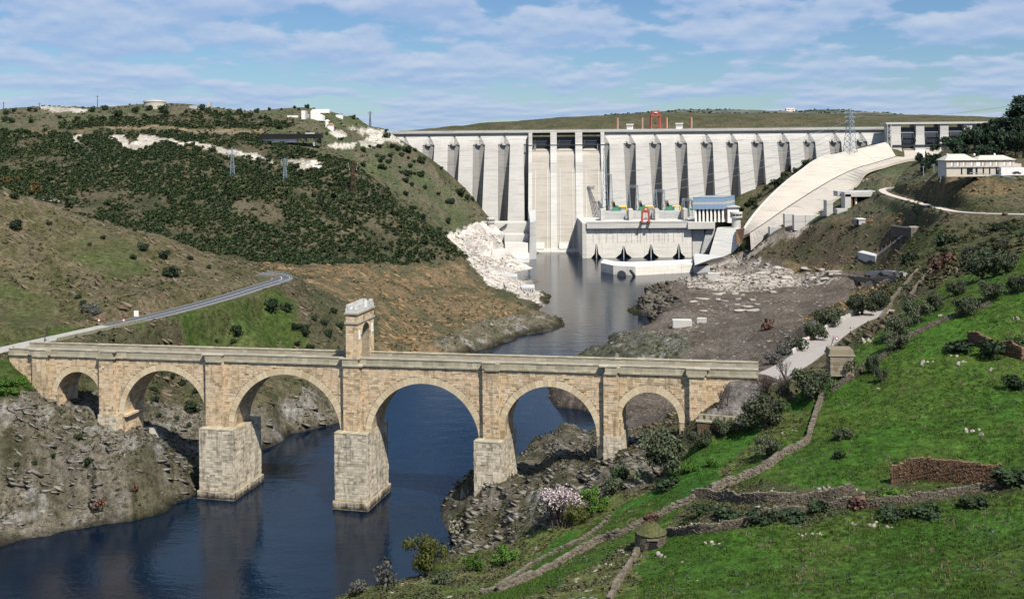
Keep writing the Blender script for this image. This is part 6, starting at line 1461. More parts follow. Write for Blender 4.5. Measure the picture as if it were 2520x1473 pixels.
L_CACTUS = mat_leaf('cactus_pads', [(.05,.085,.035),(.09,.13,.06),(.13,.16,.08)])
M_BARK = mat_plain('bark', (.085,.070,.055), .95, .35, 2); M_TWIG = mat_plain('grey_twigs', (.060,.050,.044), .95, .3, 2); M_TWIGR = mat_plain('reddish_twigs', (.060,.040,.034), .95, .3, 2)
def leaf_cloud(n, lumps, leaf, rnd, flat=1.0, shell=.55, squash=.75):
    """leaf clumps through several lumps; lumps are (x, y, z, r)"""
    v = []; f = []; t = []
    for i in range(n):
        lx, ly, lz, lr = lumps[i % len(lumps)]
        while True:
            d = Vector((rnd.uniform(-1, 1), rnd.uniform(-1, 1), rnd.uniform(-1, 1)))
            if .02 < d.length < 1: break
        d.normalize(); q = lr*(shell+(1-shell)*rnd.random()**.6); c = Vector((lx, ly, lz))+Vector((d.x*q, d.y*q, d.z*q*squash))
        if c.z < .02: c.z = rnd.uniform(.02, .15)
        nrm = (d*.7+Vector((rnd.uniform(-1, 1), rnd.uniform(-1, 1), rnd.uniform(-.4, 1)))).normalized(); a = nrm.orthogonal().normalized(); b = nrm.cross(a); s = leaf*rnd.uniform(.6, 1.4); an = rnd.uniform(0, 6.28); a, b = a*math.cos(an)+b*math.sin(an), b*math.cos(an)-a*math.sin(an)
        k = len(v); v += [c-a*s-b*s*.7, c+a*s-b*s*.55, c+a*s*.8+b*s*.7, c-a*s*.9+b*s*.6]; f.append((k, k+1, k+2, k+3)); t.append(min(1, max(0, rnd.gauss(.45, .25))))
    return v, f, t
def leaf_mesh(name, data, mat):
    mb = MB(); v, f, t = data; mb.v = [tuple(p) for p in v]; mb.f = f; mb.t = t; return mb.mesh(name, mat, recalc=False)
def lumps(rnd, n, spread=.55, r=(.35, .6), z=(.3, .95)):
    return [(rnd.uniform(-spread, spread), rnd.uniform(-spread, spread), rnd.uniform(*z), rnd.uniform(*r)) for _ in range(n)]
_r = random.Random(42)
SHRUB = {}
for key, mat, n, leaf in (('dark', L_DARK, 520, .095), ('scrub', L_SCRUB, 120, .2), ('grey', L_GREY, 420, .085), ('pale', L_PALE, 260, .09), ('russet', L_RED, 220, .11), ('bronze', L_BROWN, 260, .12), ('bright', L_BRIGHT, 900, .062), ('olivebush', L_OLIVE, 800, .07)):
    SHRUB[key] = [leaf_mesh('crown', leaf_cloud(n, lumps(_r, 6 if n < 300 else 9), leaf, _r), mat) for _ in range(4)]
CROWN = {}
for key, mat, n, leaf, nl in (('olive', L_OLIVE, 3400, .038, 18), ('willow', L_YELLOW, 3600, .034, 18), ('bright', L_BRIGHT, 2400, .04, 12), ('pine', L_PINE, 1100, .08, 13), ('oak', L_DARK, 560, .085, 10), ('euc', L_PINE, 2600, .05, 34)):
    CROWN[key] = [leaf_mesh('crown', leaf_cloud(n, lumps(_r, nl, .62, (.24, .42), (.30, 1.0)) if key != 'euc' else [(_r.uniform(-.5, .5)*(1.1-z), _r.uniform(-.5, .5)*(1.1-z), z*3.0+.4, _r.uniform(.28, .45)) for z in np.linspace(.05, 1, nl)], leaf, _r, shell=.3), mat) for _ in range(3)]
TRUNKS = []
for _ in range(3):
    mb = MB(); mb.tube([(0, 0, -.25), (.03, .02, .2), (-.02, .05, .45), (.05, .02, .8)], [.085, .065, .05, .02], 7)
    for k in range(5): a = _r.uniform(0, 6.28); mb.tube([(0, .03, .3+.05*k), (.22*math.cos(a), .22*math.sin(a), .52+.04*k), (.42*math.cos(a), .42*math.sin(a), .72+.05*k)], [.04, .028, .01], 5)
    TRUNKS.append(mb.mesh('trunk', M_BARK))
def tree(name, label, u, v, w, h, kind, group=None, y0=90, cat='tree', base=.18):
    """w, h: size in units of the 2520 px frame; (u, v) is the foot"""
    p = onground(u, v, y0); k = p.y/F; r, hh = w*k/2*1.15, h*k*1.08
    t = thing(name, label, cat, (p.x, p.y, p.z-.15), _r.uniform(0, 6.28), group)
    link('trunk', _r.choice(TRUNKS), t, None, None, (hh*.9, hh*.9, hh))
    link('crown', _r.choice(CROWN[kind]), t, (0, 0, hh*base*.3), None, (r*1.05, r*1.05, hh*.78)); return t
def shrub(label, u, v, w, kind, group, y0=90, hf=.8, name='shrub'):
    p = onground(u, v+w*.25, y0); k = p.y/F; r = w*k/2
    o = link(name, _r.choice(SHRUB[kind]), None, (p.x, p.y, p.z-r*.12), (0, 0, _r.uniform(0, 6.28)), (r*1.15, r*1.15, r*1.5*hf)); tag(o, label, 'shrub', group); return o
# ---- bare trees
def branches(mb, p, d, l, r, depth, rnd, up=.25, spread=.55):
    q = p+d*l; m = p+d*l*.5+Vector((rnd.uniform(-.06, .06), rnd.uniform(-.06, .06), 0))*l; mb.tube([p, m, q], [r, r*.82, r*.62], 5 if depth > 1 else 3, False)
    if depth == 0: return [q]
    tips = []
    for k in range(rnd.choice((2, 3, 3))):
        e = (d+Vector((rnd.uniform(-1, 1), rnd.uniform(-1, 1), rnd.uniform(-.4, .8)))*spread*1.3+Vector((0, 0, up))).normalized(); tips += branches(mb, p+d*l*rnd.uniform(.65, 1), e, l*rnd.uniform(.62, .85), r*.6, depth-1, rnd, up, spread)
    return tips
def bare_tree(label, u, v, h, seed, depth=4, mat=None, w=1.0, blossom=None, group=None, stems=1, y0=90, name='bare_tree'):
    rnd = random.Random(seed); p = onground(u, v, y0); k = p.y/F; H = h*k; t = thing(name, label, 'tree', (p.x, p.y, p.z-.1), 0, group); mb = MB(); tips = []
    for s in range(stems):
        mb = MB(); d = Vector((rnd.uniform(-.4, .4), rnd.uniform(-.3, .3), 1)).normalized() if stems > 1 else Vector((.05, 0, 1)); o = Vector((rnd.uniform(-1, 1), rnd.uniform(-.5, .5), 0))*H*.2*(stems > 1)
        tb = MB(); q = o+d*H*.26; tb.tube([o-Vector((0, 0, .3)), o+d*H*.13, q], [H*.026*w, H*.02*w, H*.016*w], 7); tb.build('trunk', mat or M_TWIG, t)
        for _ in range(3): e = (d+Vector((rnd.uniform(-.8, .8), rnd.uniform(-.8, .8), rnd.uniform(0, .3)))).normalized(); tips += branches(mb, q-d*H*.03, e, H*.25, H*.014*w, depth-1, rnd, .3, .62)
        mb.build('branches', mat or M_TWIG, t)
    if blossom:
        bb = MB()
        for q in tips:
            for _ in range(3): bb.tint = rnd.random(); c = q+Vector((rnd.gauss(0, .09), rnd.gauss(0, .09), rnd.gauss(0, .09)))*H*.6; n = Vector((rnd.uniform(-1, 1), rnd.uniform(-1, 1), rnd.uniform(-1, 1))).normalized(); a = n.orthogonal()*H*.013; b_ = n.cross(a); bb.add([c-a-b_, c+a-b_, c+a+b_, c-a+b_], [(0, 1, 2, 3)])
        bb.build('blossom', blossom, t, recalc=False)
    return t
# ---- scatter one kind of small cover as one mesh
ROADPTS = np.array([(p.x, p.y) for p in RL[::2]+RR[::2]+RU[::2]])
VU2, VV2 = proj(XG, YG, ZG)
def sample(zones, n, seed, dens=None, thr=.45, y0=90, y1=1100, clear=5.0, vwin=None):
    rs = np.random.RandomState(seed); m = np.isin(zi, [names.index(z) for z in zones if z in names]) & (YG >= y0) & (YG <= y1) & (VU2 > -140) & (VU2 < 2660) & (VV2 < 1600) & (ZG > .25)
    if vwin is not None: m &= inpoly(VU2, VV2, vwin)
    j, i = np.nonzero(m)
    if len(j) == 0: return np.zeros((0, 3))
    k = rs.randint(0, len(j), n*4); fx, fy = rs.rand(len(k)), rs.rand(len(k)); j, i = j[k], i[k]; ok = (j < NV-1) & (i < NU-1); j, i, fx, fy = j[ok], i[ok], fx[ok], fy[ok]
    X = XG[j, i]*(1-fx)+XG[j, i+1]*fx; Y = YG[j, i]*(1-fy)+YG[j+1, i]*fy; X = X*Y/YG[j, i]
    Z = (ZG[j, i]*(1-fx)+ZG[j, i+1]*fx)*(1-fy)+(ZG[j+1, i]*(1-fx)+ZG[j+1, i+1]*fx)*fy
    if dens: d = fbm(X/dens, Y/dens, seed+5, 3, .6); ok = d+rs.uniform(-.09, .09, len(d)) > thr; X, Y, Z = X[ok], Y[ok], Z[ok]
    if clear and len(X): dd = np.min((X[:, None]-ROADPTS[None, :, 0])**2+(Y[:, None]-ROADPTS[None, :, 1])**2, 1); ok = dd > clear**2; X, Y, Z = X[ok], Y[ok], Z[ok]
    return np.stack([X, Y, Z], -1)[:n]
def spread_mesh(name, P, tmpl, size, zs, mat, seed, label, cat, sink=.1, tilt=0.0, strike=None, aspect=None, tintj=.35):
    """copies of a small shape over points P, joined: nobody could count them"""
    if len(P) == 0: return
    rs = np.random.RandomState(seed); v0, f0, t0 = tmpl; v0 = np.array([tuple(p) for p in v0]); nf = len(f0); f0 = np.array(f0); N = len(P); m = len(v0)
    s = size[0]+(size[1]-size[0])*rs.rand(N)**1.8; a = rs.uniform(0, 6.28, N) if strike is None else strike+rs.normal(0, .25, N)
    S = np.stack([s*(aspect[0] if aspect else 1)*rs.uniform(.75, 1.3, N), s*rs.uniform(.75, 1.3, N), s*zs*rs.uniform(.7, 1.3, N)], -1)
    V = v0[None]*S[:, None]
    if tilt: b = rs.normal(tilt, .2, N); cb, sb = np.cos(b)[:, None], np.sin(b)[:, None]; V = np.stack([V[..., 0]*cb+V[..., 2]*sb, V[..., 1], -V[..., 0]*sb+V[..., 2]*cb], -1)
    ca, sa = np.cos(a)[:, None], np.sin(a)[:, None]
    V = np.stack([V[..., 0]*ca-V[..., 1]*sa+P[:, None, 0], V[..., 0]*sa+V[..., 1]*ca+P[:, None, 1], V[..., 2]+P[:, None, 2]-(s*sink)[:, None]], -1).reshape(-1, 3)
    q = (f0[None]+(np.arange(N)*m)[:, None, None]).reshape(-1, f0.shape[1]); k = f0.shape[1]
    me = bpy.data.meshes.new(name); me.vertices.add(len(V)); me.vertices.foreach_set('co', V.ravel()); me.loops.add(q.size); me.loops.foreach_set('vertex_index', q.ravel()); me.polygons.add(len(q))
    me.polygons.foreach_set('loop_start', np.arange(0, q.size, k)); me.polygons.foreach_set('loop_total', np.full(len(q), k)); me.update()
    at = me.attributes.new('tint', 'FLOAT', 'FACE'); at.data.foreach_set('value', np.clip(np.tile(np.array(t0), N)+np.repeat(rs.uniform(-tintj, tintj, N), nf), 0, 1).astype(np.float32)); me.materials.append(mat)
    return tag(link(name, me), label, cat, None, 'stuff')
T_BUSH = leaf_cloud(46, lumps(_r, 4), .27, _r); T_BUSH2 = leaf_cloud(70, lumps(_r, 5), .22, _r); T_TUFT = leaf_cloud(14, [(0, 0, .3, .75), (.3, .2, .25, .5)], .3, _r)
def blade_tuft(n, rnd):
    v = []; f = []; t = []
    for i in range(n): a = rnd.uniform(0, 6.28); x, y = rnd.uniform(-.6, .6), rnd.uniform(-.6, .6); w = .10; dx, dy = math.cos(a)*w, math.sin(a)*w; lx, ly = rnd.uniform(-.35, .35), rnd.uniform(-.35, .35); k = len(v); v += [Vector((x-dx, y-dy, 0)), Vector((x+dx, y+dy, 0)), Vector((x+lx+dx*.3, y+ly+dy*.3, rnd.uniform(.5, 1))), Vector((x+lx-dx*.3, y+ly-dy*.3, rnd.uniform(.5, 1)))]; f.append((k, k+1, k+2, k+3)); t.append(rnd.uniform(.3, .8))
    return v, f, t
T_GRASS = blade_tuft(16, _r)
def rock_t(rnd, seed):
    bm = bmesh.new(); bmesh.ops.create_cube(bm, size=1.0)
    for v in bm.verts: v.co += Vector((rnd.uniform(-.22, .22), rnd.uniform(-.22, .22), rnd.uniform(-.2, .2)))
    v = [v.co.copy() for v in bm.verts]; f = [tuple(x.index for x in p.verts) for p in bm.faces]; bm.free(); return v, f, [.5]*len(f)
T_ROCK = [rock_t(_r, i) for i in range(3)]
def mat_rock(name, cols): return mat_stone(name, cols, True, tuple(c*.35 for c in cols[0]), .5)
R_GREY = mat_rock('grey_schist', [(.10,.092,.078),(.17,.157,.134),(.24,.222,.192)]); R_OCHRE = mat_rock('ochre_rock', [(.13,.085,.045),(.22,.135,.06),(.28,.20,.12)]); R_WHITE = mat_rock('white_rubble', [(.25,.22,.19),(.37,.335,.29),(.46,.42,.37)]); R_BROWN = mat_rock('brown_rock', [(.075,.056,.038),(.13,.10,.068),(.19,.155,.11)]); R_PALE = mat_rock('pale_granite', [(.17,.15,.12),(.27,.24,.195),(.37,.335,.275)]); R_DARK = mat_rock('dark_schist', [(.06,.052,.043),(.10,.09,.072),(.15,.135,.11)])
L_TUFT = mat_leaf('rough_herbs', [(.030,.036,.014),(.060,.062,.026),(.105,.095,.048)], .8, False); L_GTUFT = mat_leaf('grass_tufts', [(.026,.060,.008),(.046,.092,.013),(.074,.112,.024)], .8, False); L_STRAW = mat_leaf('dry_stalks', [(.10,.085,.045),(.16,.135,.075),(.22,.19,.12)], .8, False)
# scrub on the big hill: the largest ones singly, the rest as one mass
SP = sample(['scrub'], 9500, 5, 30, .385, 470, 900)
SP2 = sample(['scrub'], 600, 15, 30, .40, 470, 900)
spread_mesh('scrub', SP, T_BUSH2, (1.0, 2.7), .8, L_SCRUB, 1, 'dense dark scrub covering the big hill on the left', 'scrub', .1)
spread_mesh('mixed_scrub', sample(['scrub'], 4500, 25, 22, .44, 470, 900), T_BUSH, (.6, 1.7), .75, mat_leaf('mixed_scrub_leaves', [(.022,.036,.014),(.040,.052,.020),(.066,.068,.032)], .8, False), 21, 'lighter green bushes mixed into the scrub of the big hill', 'scrub', .1)
rs_ = random.Random(99)
for q in SP2[:42]:
    r = rs_.uniform(2.0, 3.3); o = link('shrub', rs_.choice(SHRUB['scrub']), None, (q[0], q[1], q[2]-.3), (0, 0, rs_.uniform(0, 6.28)), (r, r, r*1.15)); tag(o, 'large dark bush standing out of the hill scrub', 'shrub', 'large bushes in the scrub of the big hill')
spread_mesh('low_scrub', sample(['hillgrass', 'brownslope', 'green2', 'rawsoil'], 3200, 6, 26, .48, 240, 950), T_BUSH, (.5, 1.5), .7, L_TUFT, 2, 'low straggling bushes over the distant grass slopes', 'scrub', .1)
spread_mesh('hillside_herbs', sample(['nearhill', 'ochre', 'base', 'scree'], 8500, 7, 14, .45, 200, 720), T_TUFT, (.35, 1.25), .75, L_TUFT, 3, 'low brown green herbs over the left hillside and banks', 'undergrowth', .1)
spread_mesh('bank_herbs', sample(['rock', 'roughgrass', 'darkrock', 'dry', 'scree', 'peninsula', 'scree'], 11500, 8, 8, .44, 110, 620), T_TUFT, (.22, .85), .75, L_TUFT, 4, 'small tufts growing between the rocks of the banks', 'undergrowth', .1)
spread_mesh('grass_tufts', sample(['meadow', 'bright', 'grass'], 15000, 9, 7, .47, 60, 460), T_GRASS, (.22, .55), .75, L_GTUFT, 5, 'tufts of longer grass over the meadow', 'grass', .0, tintj=.3)
spread_mesh('meadow_weeds', sample(['meadow', 'dry', 'roughgrass'], 1500, 10, 12, .50, 60, 300), T_TUFT, (.22, .7), .7, mat_leaf('blue_green_weeds', [(.028,.05,.022),(.05,.078,.038),(.09,.115,.065)], .8, False), 6, 'low blue green weeds dotted over the meadow', 'undergrowth', .1)
spread_mesh('dry_stalks', sample(['dry', 'roughgrass', 'green2', 'meadow'], 1900, 11, 10, .55, 60, 420), T_GRASS, (.25, .6), .8, L_STRAW, 7, 'dry straw coloured stalks in the grass', 'grass', .0)
spread_mesh('bank_rocks', sample(['rock'], 1700, 12, 6, .5, 190, 400, 3), T_ROCK[0], (.3, 1.5), .30, R_GREY, 8, 'fractured grey schist ledges of the river banks beside the bridge', 'rock', .08, .35, .6, (1.9,))
spread_mesh('cliff_rocks', sample(['darkrock'], 900, 13, 9, .45, 360, 700, 3), T_ROCK[1], (.5, 2.8), .4, R_DARK, 9, 'dark broken rocks along the water below the spoil flats', 'rock', .15, .6, .9, (1.5,))
spread_mesh('ochre_rocks', sample(['ochre'], 800, 14, 10, .5, 380, 700, 4), T_ROCK[2], (.5, 2.6), .4, R_OCHRE, 10, 'ochre broken rock on the lower left hillside', 'rock', .15, .4, .3, (1.6,))
spread_mesh('white_rubble', sample(['white', 'whitescree'], 1800, 16, 12, .44, 520, 870, 3), T_ROCK[0], (.5, 2.4), .35, R_WHITE, 11, 'white broken rubble at the foot of the dam', 'rubble', .15, .3, .4, (1.5,))
spread_mesh('hillside_stones', sample(['nearhill', 'brownslope', 'base'], 3800, 17, 9, .49, 260, 700, 5), T_ROCK[1], (.3, 2.0), .45, R_BROWN, 12, 'brown stones breaking through the hillside turf', 'rock', .15, .4, .2, (1.5,))
spread_mesh('spoil_stones', sample(['spoil', 'whitescree'], 4200, 18, 9, .42, 270, 740, 4), T_ROCK[2], (.25, 1.1), .5, R_BROWN, 13, 'loose brown stones over the grey spoil flats', 'rubble', .1)
spread_mesh('pale_spoil_stones', sample(['spoil', 'whitescree'], 900, 19, 12, .46, 380, 740, 4), T_ROCK[0], (.3, 1.3), .4, R_PALE, 14, 'pale stones scattered over the grey spoil flats', 'rubble', .1)
spread_mesh('meadow_stones', sample(['roughgrass', 'dry'], 260, 20, 8, .5, 90, 260, 4), T_ROCK[1], (.2, .9), .45, R_PALE, 15, 'small pale stones lying in the grass', 'rock', .2)
# far hill cover
fv = FARV[6:32, 20:-20].reshape(-1, 3); rr_ = np.random.RandomState(4); fp = fv[rr_.randint(0, len(fv), 7500)]+rr_.uniform(-4, 4, (7500, 3))*np.array([1, 1, 0]); dn = fbm(fp[:, 0]/60, fp[:, 1]/60, 31, 3); fp = fp[dn > .44]
spread_mesh('far_scrub', fp, T_TUFT, (1.6, 5.0), .7, L_SCRUB, 16, 'dark scrub on the far hill behind the dam', 'scrub', .1)
# ---- single shrubs read off the photograph
def many(label, group, kind, pts, cu, cv, k, y0, hf=.85, grow=1.0):
    for x, y, w in pts: shrub(label, cu+x*k, cv+y*k, max(w*k*grow, 5), kind, group, y0, hf)
many('dark round shrub on the slope left of the dam', 'shrubs on the slope left of the dam', 'dark', [(1785,585,110),(1955,775,100),(2080,790,130),(1870,740,90),(2000,860,80),(2190,790,70),(2130,715,60),(2290,940,140),(2100,905,60),(2180,955,60),(2130,1020,90),(1830,945,70),(1735,900,90),(1700,940,80),(1640,875,65),(1680,1030,80),(1770,1055,60),(2050,1130,100),(1985,1110,60),(2270,1140,100),(2190,1130,60),(2060,1230,90),(2145,1285,70),(2335,1330,75),(1800,1350,60),(2060,1420,80),(1450,790,90),(1680,740,90),(1835,870,90),(1440,1000,90),(1970,1040,50),(2260,890,40),(810,665,90),(1135,635,60),(920,555,60),(520,555,60),(1780,515,60),(1130,410,40),(1540,740,60),(1600,760,50)], 646, 233.8, .17124, 560)
many('dark shrub near the water left of the dam', 'shrubs low on the slope left of the dam', 'dark', [(120,560,50),(60,605,60),(245,495,45),(270,730,50),(330,765,45),(115,805,40),(450,790,50),(280,850,60),(575,850,40),(770,840,90),(690,920,70),(835,885,60),(885,900,50),(655,925,50),(190,1035,60),(270,1035,50),(430,1060,60),(660,1095,70),(450,1290,70),(545,1215,60),(585,1175,60),(640,1210,50),(340,985,70),(600,620,40),(300,670,80),(420,670,60)], 922.9, 246.1, .27146, 560)
many('small dark tree on the skyline of the left plateau', 'trees on the skyline of the left plateau', 'dark', [(240,470,90),(640,175,70),(100,170,55),(270,170,40),(1310,325,70),(460,180,50),(520,170,40)], 646, 233.8, .17124, 600, 1.0)
many('dark tree on the plateau at far left', 'trees on the plateau at the far left', 'dark', [(40,120,50),(95,105,40),(200,98,45),(240,105,40),(30,165,60),(75,175,60),(210,175,55),(615,100,60),(700,90,60),(790,130,90),(905,105,60),(1000,90,60),(1090,100,80),(1115,115,60),(1350,90,70),(1390,105,60),(520,160,50),(400,150,40),(690,160,50),(150,245,50),(640,250,40),(1720,90,50),(1600,110,50),(1870,215,60)], 0, 233.8, .36752, 560, .9, .8)
many('dark bush on the brown hillside above the road', 'bushes on the near left hillside', 'dark', [(105,875,90),(690,955,34),(905,905,30),(840,860,36),(960,1025,70),(890,1085,50),(1100,1075,75),(1275,1095,42),(1150,1190,110),(525,1350,45),(555,1390,45),(210,1225,34),(330,860,36),(100,680,60),(1400,1150,40),(600,1000,30)], 0, 233.8, .36752, 250)
many('bronze brown bushy tree on the ridge at the left edge', 'bronze trees on the left ridge', 'bronze', [(230,635,95),(55,585,70),(130,560,50)], 0, 233.8, .36752, 350, 1.1)
many('grey leafless thicket at the foot of the left hillside', 'grey thickets by the left road', 'grey', [(600,1420,110),(640,1450,90)], 0, 233.8, .36752, 250, .6)
many('dark green bush on the slope under the road bend', 'bushes under the road bend', 'dark', [(1950,40,110),(2060,55,90),(1700,225,90),(1555,295,34),(1680,300,50),(2190,205,80),(2125,195,70),(2330,165,60),(2200,240,70),(2360,240,70),(2230,340,60),(2140,310,44),(2260,130,60),(2400,80,60),(2440,190,60)], 0, 738.3, .34247, 290)
many('dark bush on the hillside seen through the left arches', 'bushes seen through the arches', 'dark', [(1105,650,60),(1115,715,60),(1385,775,110),(1310,600,50),(1410,650,50),(1270,850,40),(1360,895,40),(1240,540,40)], 0, 738.3, .34247, 288)
many('dark bush on the rocky bank left of the piers', 'bushes on the left rock bank', 'dark', [(560,985,60),(640,1165,75),(250,1165,40),(380,1120,44),(120,1180,40),(1140,830,40)], 0, 738.3, .34247, 200)
many('russet bush at the water on the left rock bank', 'russet bushes on the left bank', 'russet', [(965,1345,70),(700,1460,110)], 0, 738.3, .34247, 200, .7)
many('fresh bush below the left end of the bridge', 'bushes at the left bridge end', 'bright', [(60,580,120),(140,570,110),(20,640,120),(200,620,80),(90,650,90)], 0, 738.3, .34247, 230, .6)
many('dark scrubby bush beside the chute on the dam side', 'bushes between the dam and the chute', 'dark', [(2345,580,70),(2230,640,60),(2130,690,80),(2060,760,110),(2000,760,40),(1840,920,80),(1900,870,50),(1730,990,60),(2180,620,60),(1960,800,50),(2100,720,60),(1790,950,60),(1870,960,60)], 1353.5, 246.1, .27146, 700)
many('dark pointed bush at the rusty end of the chute wall', 'bushes at the chute end', 'dark', [(1750,1340,80),(1870,1290,40)], 1353.5, 246.1, .27146, 680, 1.3)
for u, v, w in ((2112,350,20),(1985,403,26),(2055,385,22)): shrub('dark bush on the bank at the top of the chute', u, v, w, 'dark', 'bushes at the top of the chute', 700)
# ---- right bank: olives and bushes (foot u, v, width, height)
OL = [(1640,1168,118,104,'big grey olive tree standing in front of the last bridge arch'),(1880,1052,112,74,'wide olive tree on the terrace corner above the bright grass strip'),(2000,985,92,72,'olive tree beside the stone pedestal, nearest the bare trees'),(1720,1105,58,50,'small olive under the brown terrace wall, left one'),(1785,1072,54,40,'small olive under the brown terrace wall, right one'),(2082,928,64,52,'bushy olive at the foot of the stone pedestal'),(1890,1128,66,54,'thin gnarled olive on the slope between the two stone walls'),(2032,803,82,46,'dark olive below the road parapet, lower one'),(2006,838,54,46,'dark olive below the road parapet by the blue sign'),(2120,775,76,52,'dark olive behind the upper end of the road parapet'),(2160,765,62,50,'olive overhanging the upper end of the right road'),(2210,830,66,52,'olive on the rocky slope just right of the road'),(2205,862,60,44,'pale olive above the rocks right of the road'),(2260,795,64,56,'olive with a leaning trunk beside the climbing wall'),(2302,765,46,46,'olive behind the climbing wall in the middle of the grove'),(2235,775,34,48,'narrow olive at the foot of the grassy track'),(2380,775,64,44,'olive near the top end of the climbing wall'),(2440,738,64,44,'grey olive at the top of the meadow'),(2415,690,80,64,'large dark olive in the upper grove'),(2475,672,60,52,'olive in the upper grove near the right edge'),(2350,728,52,40,'low olive between the rocky knolls of the grove'),(2148,920,34,50,'thin olive right of the stone pedestal'),(2170,940,30,36,'small olive above the climbing wall near the pedestal'),(2505,720,50,46,'olive at the right edge of the upper grove')]
for u, v, w, h, lab in OL: tree('olive_tree', lab, u, v, w, h, 'olive', 'olive trees on the right bank', 150)
for u, v, w, kind, lab in ((2365,842,60,'dark','ivy covered bush on the rocky knoll of the upper meadow'),(2445,862,66,'dark','dark bush right of the rocky knoll wall'),(2500,850,50,'dark','dark bush at the right edge behind the dark wall'),(2495,945,50,'dark','dark bush on the meadow at the right edge'),(2065,1120,30,'dark','narrow dark bush in the middle of the meadow'),(2075,1068,44,'olivebush','grey green bush in the middle of the meadow, upper'),(2500,1160,90,'dark','ivy thicket at the right end of the brown retaining wall'),(1735,1250,56,'dark','dark ivy at the left end of the terrace wall'),(1800,1256,64,'dark','dark ivy on the middle of the terrace wall, left'),(1870,1256,66,'dark','dark ivy on the middle of the terrace wall, centre'),(1945,1256,60,'dark','dark ivy on the middle of the terrace wall, right'),(2010,1250,46,'dark','dark bush where the terrace wall meets the long wall'),(2120,1225,70,'russet','russet bramble left of the brown retaining wall'),(2190,1205,50,'bright','green bramble under the left end of the brown retaining wall'),(2200,1255,60,'dark','dark bramble along the long wall, left'),(2280,1250,66,'dark','dark bramble along the long wall, middle'),(2400,1225,60,'dark','dark bramble along the long wall, right'),(1610,1270,44,'russet','russet bush left of the ivy terrace wall'),(1755,1140,34,'bright','fresh green bush in the bright strip, upper'),(1700,1150,40,'bright','fresh green bush in the bright strip, left'),(1840,1050,30,'olivebush','grey green bush under the corner olive'),(1525,1165,44,'dark','dark green bush above the prickly pear, left'),(1510,1195,54,'olivebush','olive green bush in front of the prickly pear'),(1640,1180,60,'dark','dark ivy at the foot of the big grey olive'),(2240,640,40,'dark','dark bush on the slope left of the upper grove'),(2330,595,50,'dark','dark bush on the green slope under the upper track'),(2305,652,70,'russet','russet rocky thicket in the upper slope'),(2455,562,30,'dark','dark round bush beside the upper track, left'),(2485,564,26,'dark','dark round bush beside the upper track, right'),(2440,640,60,'dark','dark bush behind the upper grove'),(2390,640,56,'olivebush','grey bush behind the upper grove'),(1905,885,44,'grey','grey thicket between the road and the spoil flats, left'),(1935,862,44,'grey','grey thicket between the road and the spoil flats, right'),(1960,850,50,'olivebush','grey green bush below the road parapet'),(1890,800,40,'russet','russet bush at the edge of the spoil flats')):
    shrub(lab, u, v, w*(1.25 if 'ivy' in lab or 'bramble' in lab else 1), kind, 'bushes on the right bank', 110, .42 if 'ivy' in lab or 'bramble' in lab else .8)
tree('willow_bush', 'large yellowish green bush at the water edge, bottom centre', 1046, 1416, 92, 100, 'willow', None, 110, 'bush')
tree('green_bush', 'vivid green round bush right of the big yellowish bush', 1166, 1405, 50, 50, 'bright', 'fresh green bushes on the bank', 110, 'bush'); tree('green_bush', 'fresh green bush on the slope above the vivid round bush', 1241, 1390, 60, 56, 'bright', 'fresh green bushes on the bank', 110, 'bush'); tree('green_bush', 'tall fresh green bush right of the pink almond', 1463, 1262, 62, 62, 'bright', 'fresh green bushes on the bank', 110, 'bush'); tree('green_bush', 'dull green bush between the pink almond and the grass strip', 1415, 1290, 60, 46, 'willow', 'fresh green bushes on the bank', 110, 'bush')
shrub('pale straw coloured bush at the rocky waterline', 1130, 1300, 52, 'pale', 'pale bushes on the near bank', 150); shrub('pale grey broom at the bottom edge by the water', 950, 1420, 56, 'grey', 'grey broom on the near bank', 110, 1.2); shrub('pale grey broom further left at the bottom edge', 880, 1452, 44, 'grey', 'grey broom on the near bank', 110, 1.0); shrub('olive green bush on the near bank left of the vivid bush', 1090, 1420, 60, 'olivebush', 'low bushes on the near bank', 110, .6)
bare_tree('almond tree in pale pink blossom on the rocky near bank', 1380, 1298, 100, 3, 5, M_TWIGR, 1.0, L_BLOSSOM, None, 6, name='almond_tree')
bare_tree('slender bare tree at the left on the paved terrace', 1771, 1012, 66, 5, 4, M_TWIG, 1.2, None, 'bare trees by the bridge end', 2); bare_tree('slender bare tree on the paved terrace, right of the first', 1790, 998, 66, 6, 4, M_TWIG, 1.2, None, 'bare trees by the bridge end')
bare_tree('dense cluster of dark bare saplings at the right end of the bridge', 1885, 980, 72, 7, 4, M_TWIGR, 1.1, None, 'bare trees by the bridge end', 5); bare_tree('second bare thicket beside the dark saplings at the bridge end', 1915, 975, 66, 8, 4, M_TWIG, 1.1, None, 'bare trees by the bridge end', 4); bare_tree('tallest spreading bare tree in front of the right road', 1938, 966, 96, 9, 5, M_TWIG, 1.2, None, 'bare trees by the bridge end')
bare_tree('thin bare sapling on the edge of the right road', 2046, 853, 36, 10, 4, M_TWIG, 1.1, None, 'bare trees by the right road'); bare_tree('bare grey tree below the road parapet, left one', 1962, 862, 62, 11, 4, M_TWIG, 1, None, 'bare trees by the right road', 2); bare_tree('bare grey tree below the road parapet, right one', 1975, 846, 60, 12, 4, M_TWIG, 1, None, 'bare trees by the right road', 2)
bare_tree('leafless tree at the left end of the bridge beside the pale road', 110, 842, 52, 13, 4, M_TWIG, 1.3, None, None, 1); bare_tree('pale dead shrub growing from the side of the middle pier', 955, 1075, 40, 14, 4, M_PALE_ROAD, .8) if False else None
GP2 = sample(['green2'], 130, 33, 14, .45, 245, 520, 6)
